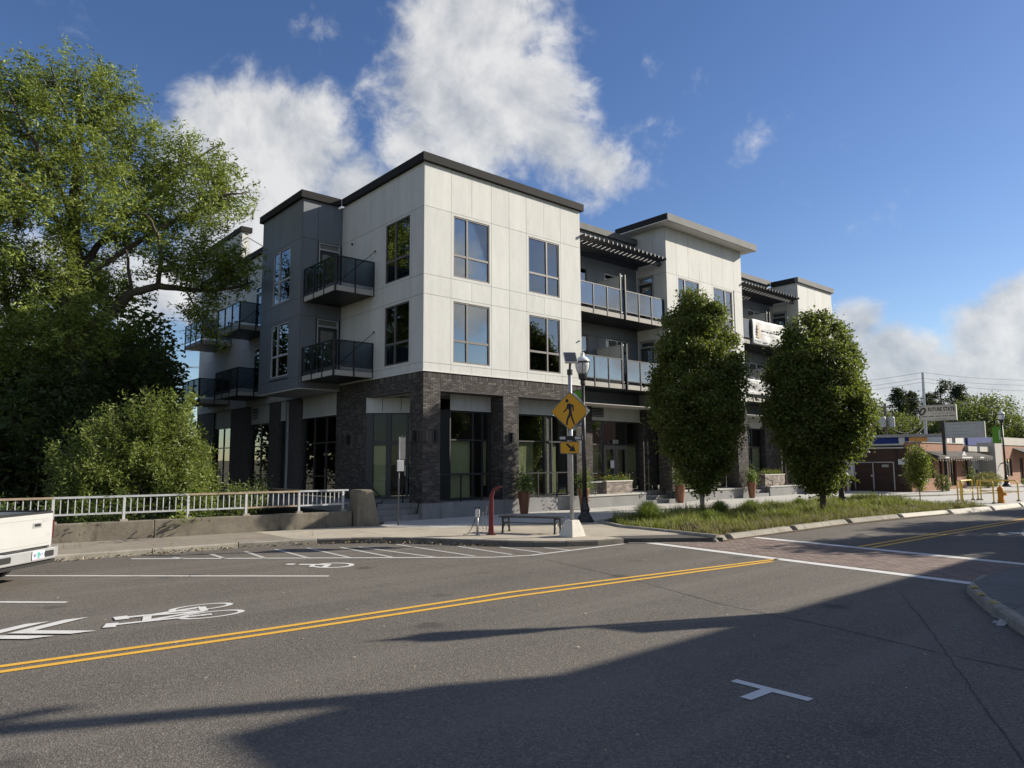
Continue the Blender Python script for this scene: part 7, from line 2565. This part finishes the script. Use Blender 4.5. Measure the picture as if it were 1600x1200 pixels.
hedge('clipped_hedge', 'rounded hedge with reddish top by the concrete pillar', 43.6, -4.6, 1.6, .8, .55, 1800, [(0.14, 0.10, 0.03), (0.07, 0.10, 0.03), (0.20, 0.10, 0.04)])
hedge('dark_shrub', 'tall dark climbing shrub in the shop porch', 42.0, -3.2, 1.1, .6, 1.05, 1600, [(0.04, 0.06, 0.02)])
hedge('dark_shrub', 'dark shrub leaning on the brick shop window', 34.9, -4.6, .5, .45, .55, 900, [(0.035, 0.05, 0.02)])
hedge('flower_bush', 'pale flowering bush beside the far street lamp', 47.5, -6.2, 1.0, .6, .35, 900, [(0.12, 0.16, 0.05), (0.3, 0.3, 0.18)])
hedge('flower_bush', 'low pale-flowered bush at the right edge of the street', 49.5, -6.3, 1.6, .6, .35, 1200, [(0.12, 0.16, 0.05), (0.28, 0.28, 0.16)])
hedge('climbing_vine', 'bright green vine on the grey shop wall', 44.8, -3.35, .25, .2, .75, 400, [(0.12, 0.17, 0.03)])

# ------------------------------------------------------------------ utility poles and wires
up1 = thing('utility_pole', 'tall thin steel utility pole behind the cream sign', 'utility pole', (*at(1447, 700, d=70)[:2], 0))
pb = np.array(at(1447, 700, d=70)); ptp = np.array(at(1441.5, 582, d=70))
MB().tube([(0, 0, 0), tuple(np.append((ptp - pb)[:2], ptp[2]))], [.16, .10], 8).build('pole', M['galv'], up1)
MB().bar((-.9, .4, 6.3), (.4, -.2, 6.3), .1, .1).build('crossarm', M['wood_pole'], up1)
up2 = thing('utility_pole', 'short wooden utility pole with grey transformer cans', 'utility pole', (*at(1386, 690, d=66)[:2], 0))
zt = at(1383, 640, d=66)[2]
MB().tube([(0, 0, 0), (0, 0, zt + .5)], [.15, .11], 8).build('pole', M['wood_pole'], up2)
MB().bar((-.9, .6, zt + .2), (.9, -.6, zt + .2), .1, .1).build('crossarm', M['wood_pole'], up2)
for s in (-1, 1):
    MB().lathe([(.24, 0), (.25, .05), (.25, .75), (.20, .85)], 12, (s * .32, -s * .22 - .1, zt - 1.45)).build('transformer', M['sign_grey'], up2)


def wire(label, a, b, sag, r=.018):
    a, b = np.array(a), np.array(b)
    pts = [a + (b - a) * k / 14 - np.array((0, 0, sag * 4 * (k / 14) * (1 - k / 14))) for k in range(15)]
    o = MB().tube(pts, r, 4, cap=False).build('power_line', M['wire'])
    tag(o, label, 'power line', 'overhead power lines')


for v0, vl, vr, lab in ((582, 588, 585, 'topmost'), (591, 597, 592, 'second'), (597, 605, 603, 'third')):
    pm_ = at(1441.5, v0, d=70)
    wire(f'{lab} overhead wire running left from the steel utility pole', pm_, at(1180, vl + 14, d=95), .5, .012)
    wire(f'{lab} overhead wire running right from the steel utility pole', pm_, at(1720, vr + 6, d=82), .4, .012)
wire('lower overhead wire running right past the conifers', at(1443, 621, d=70), at(1720, 640, d=80), .4, .014)
wire('lower overhead wire running left behind the second street tree', at(1443, 621, d=70), at(1250, 634, d=90), .4, .014)
wire('sagging pale cable from transformer pole to steel pole', at(1387, 664, d=66), at(1445, 655, d=70), .9, .02)
wire('cable stay slanting from the steel pole to the roofs', at(1446, 662, d=70), at(1432, 678, d=68), .1, .02)
for k, (vl, vr, r) in enumerate(((487, 502, .016), (506, 517, .016), (543, 547, .016), (555, 575, .022), (568, 572, .016), (586, 592, .016))):
    wire(('highest', 'second highest', 'third', 'fourth, thicker', 'fifth', 'lowest')[k] + ' overhead wire between the bushy shrub and the far end of the building', at(60, vl - 8, d=48), at(330, vr, d=62), .25, r)

# ------------------------------------------------------------------ across the street, behind the camera
ob = thing('opposite_building', 'two-storey brick shop row across the street behind the viewer', 'building')
OY, OH, OX0, OX1 = -22.05, 7.2, 1.75, 30.0
box('body', OX0, OX1, -36, OY - .25, 0.1, OH - .3, M['grey_block'], ob)
oh = [(OX0 + 1.2 + 3.5 * k, OX0 + 3.4 + 3.5 * k, .7, 2.9) for k in range(8)] + [(OX0 + 1.6 + 3.5 * k, OX0 + 2.9 + 3.5 * k, 4.0, 5.5) for k in range(8)]
wall(('Y', OY), OX0, OX1, .1, OH, oh, M['far_brick'], .25, parent=ob)
for h in oh:
    window(('Y', OY), *h, mul=(h[0] + h[1]) / 2, mat=M['black_metal'], parent=ob, n=-.06)
box('shadow_block', 3.35, 5.2, OY - 1.6, OY - .3, OH, 8.3, M['grey_block'], ob)  # unseen block added on the roof, sized to shape the shadow on the road
box('coping', OX0 - .05, OX1 + .05, OY - .3, OY + .05, OH + .002, OH + .08, M['grey_block'], ob)
ob2 = thing('opposite_building', 'long low brick building farther along the opposite side', 'building')
box('body', 31.5, 95, -38, OY - .25, 0.1, 6.6, M['grey_block'], ob2)
oh2 = [(32.5 + 4.2 * k, 35.2 + 4.2 * k, .7, 3.0) for k in range(14)]
wall(('Y', OY), 31.5, 95, .1, 6.9, oh2, M['far_brick'], .25, parent=ob2)
for h in oh2:
    window(('Y', OY), *h, mul=(h[0] + h[1]) / 2, mat=M['black_metal'], parent=ob2, n=-.06)
pole = thing('utility_pole', 'stout wooden pole behind the viewer, added for its band of shadow', 'utility pole', (2.4, -21.2, SW))  # unseen pole, put in for the shadow band it casts across the road
MB().tube([(0, 0, 0), (0, 0, 9.2)], [.19, .14], 10).build('pole', M['wood_pole'], pole)
MB().bar((-1.0, 0, 8.6), (1.0, 0, 8.6), .12, .12).build('crossarm', M['wood_pole'], pole)


def near_tree(label, x, y, h, rw, rh, seed, n=200, leaf=.2):
    rg = np.random.default_rng(seed)
    t = thing('street_tree', label, 'tree', (x, y, .1), 0, 'trees on the near side of the street')
    g = rg.normal(size=(n, 3)); g /= np.linalg.norm(g, axis=1)[:, None]
    tips = g * np.array((rw, rw, rh)) * rg.uniform(.5, 1.05, n)[:, None] + (0, 0, h)
    V, C = sprays(tips, 70, (leaf * 1.6, leaf * 1.6, leaf * 1.3), leaf, .6, MD, rg)
    MB().tube([(0, 0, -.1), (0, 0, h - rh * .6), (0, 0, h + rh * .5)], [.14, .11, .03], 8).build('trunk', M['bark'], t)
    lb = MB()
    for q in tips[::10]:
        branch(lb, wiggle((0, 0, h - rh * .7), q, 3, .06, rg), .04, .01, 4)
    lb.build('limbs', M['bark'], t)
    crown_obj('crown', V, C, t)


near_tree('leafy street tree on the near pavement beyond the crossing', 14.6, -18.3, 4.6, 1.7, 1.6, 92)
near_tree('second leafy street tree farther along the near pavement', 21.5, -18.5, 5.0, 1.9, 1.9, 93)
near_tree('leafy street tree on the near pavement far from the crossing', 30.0, -18.8, 5.0, 2.0, 2.0, 94)
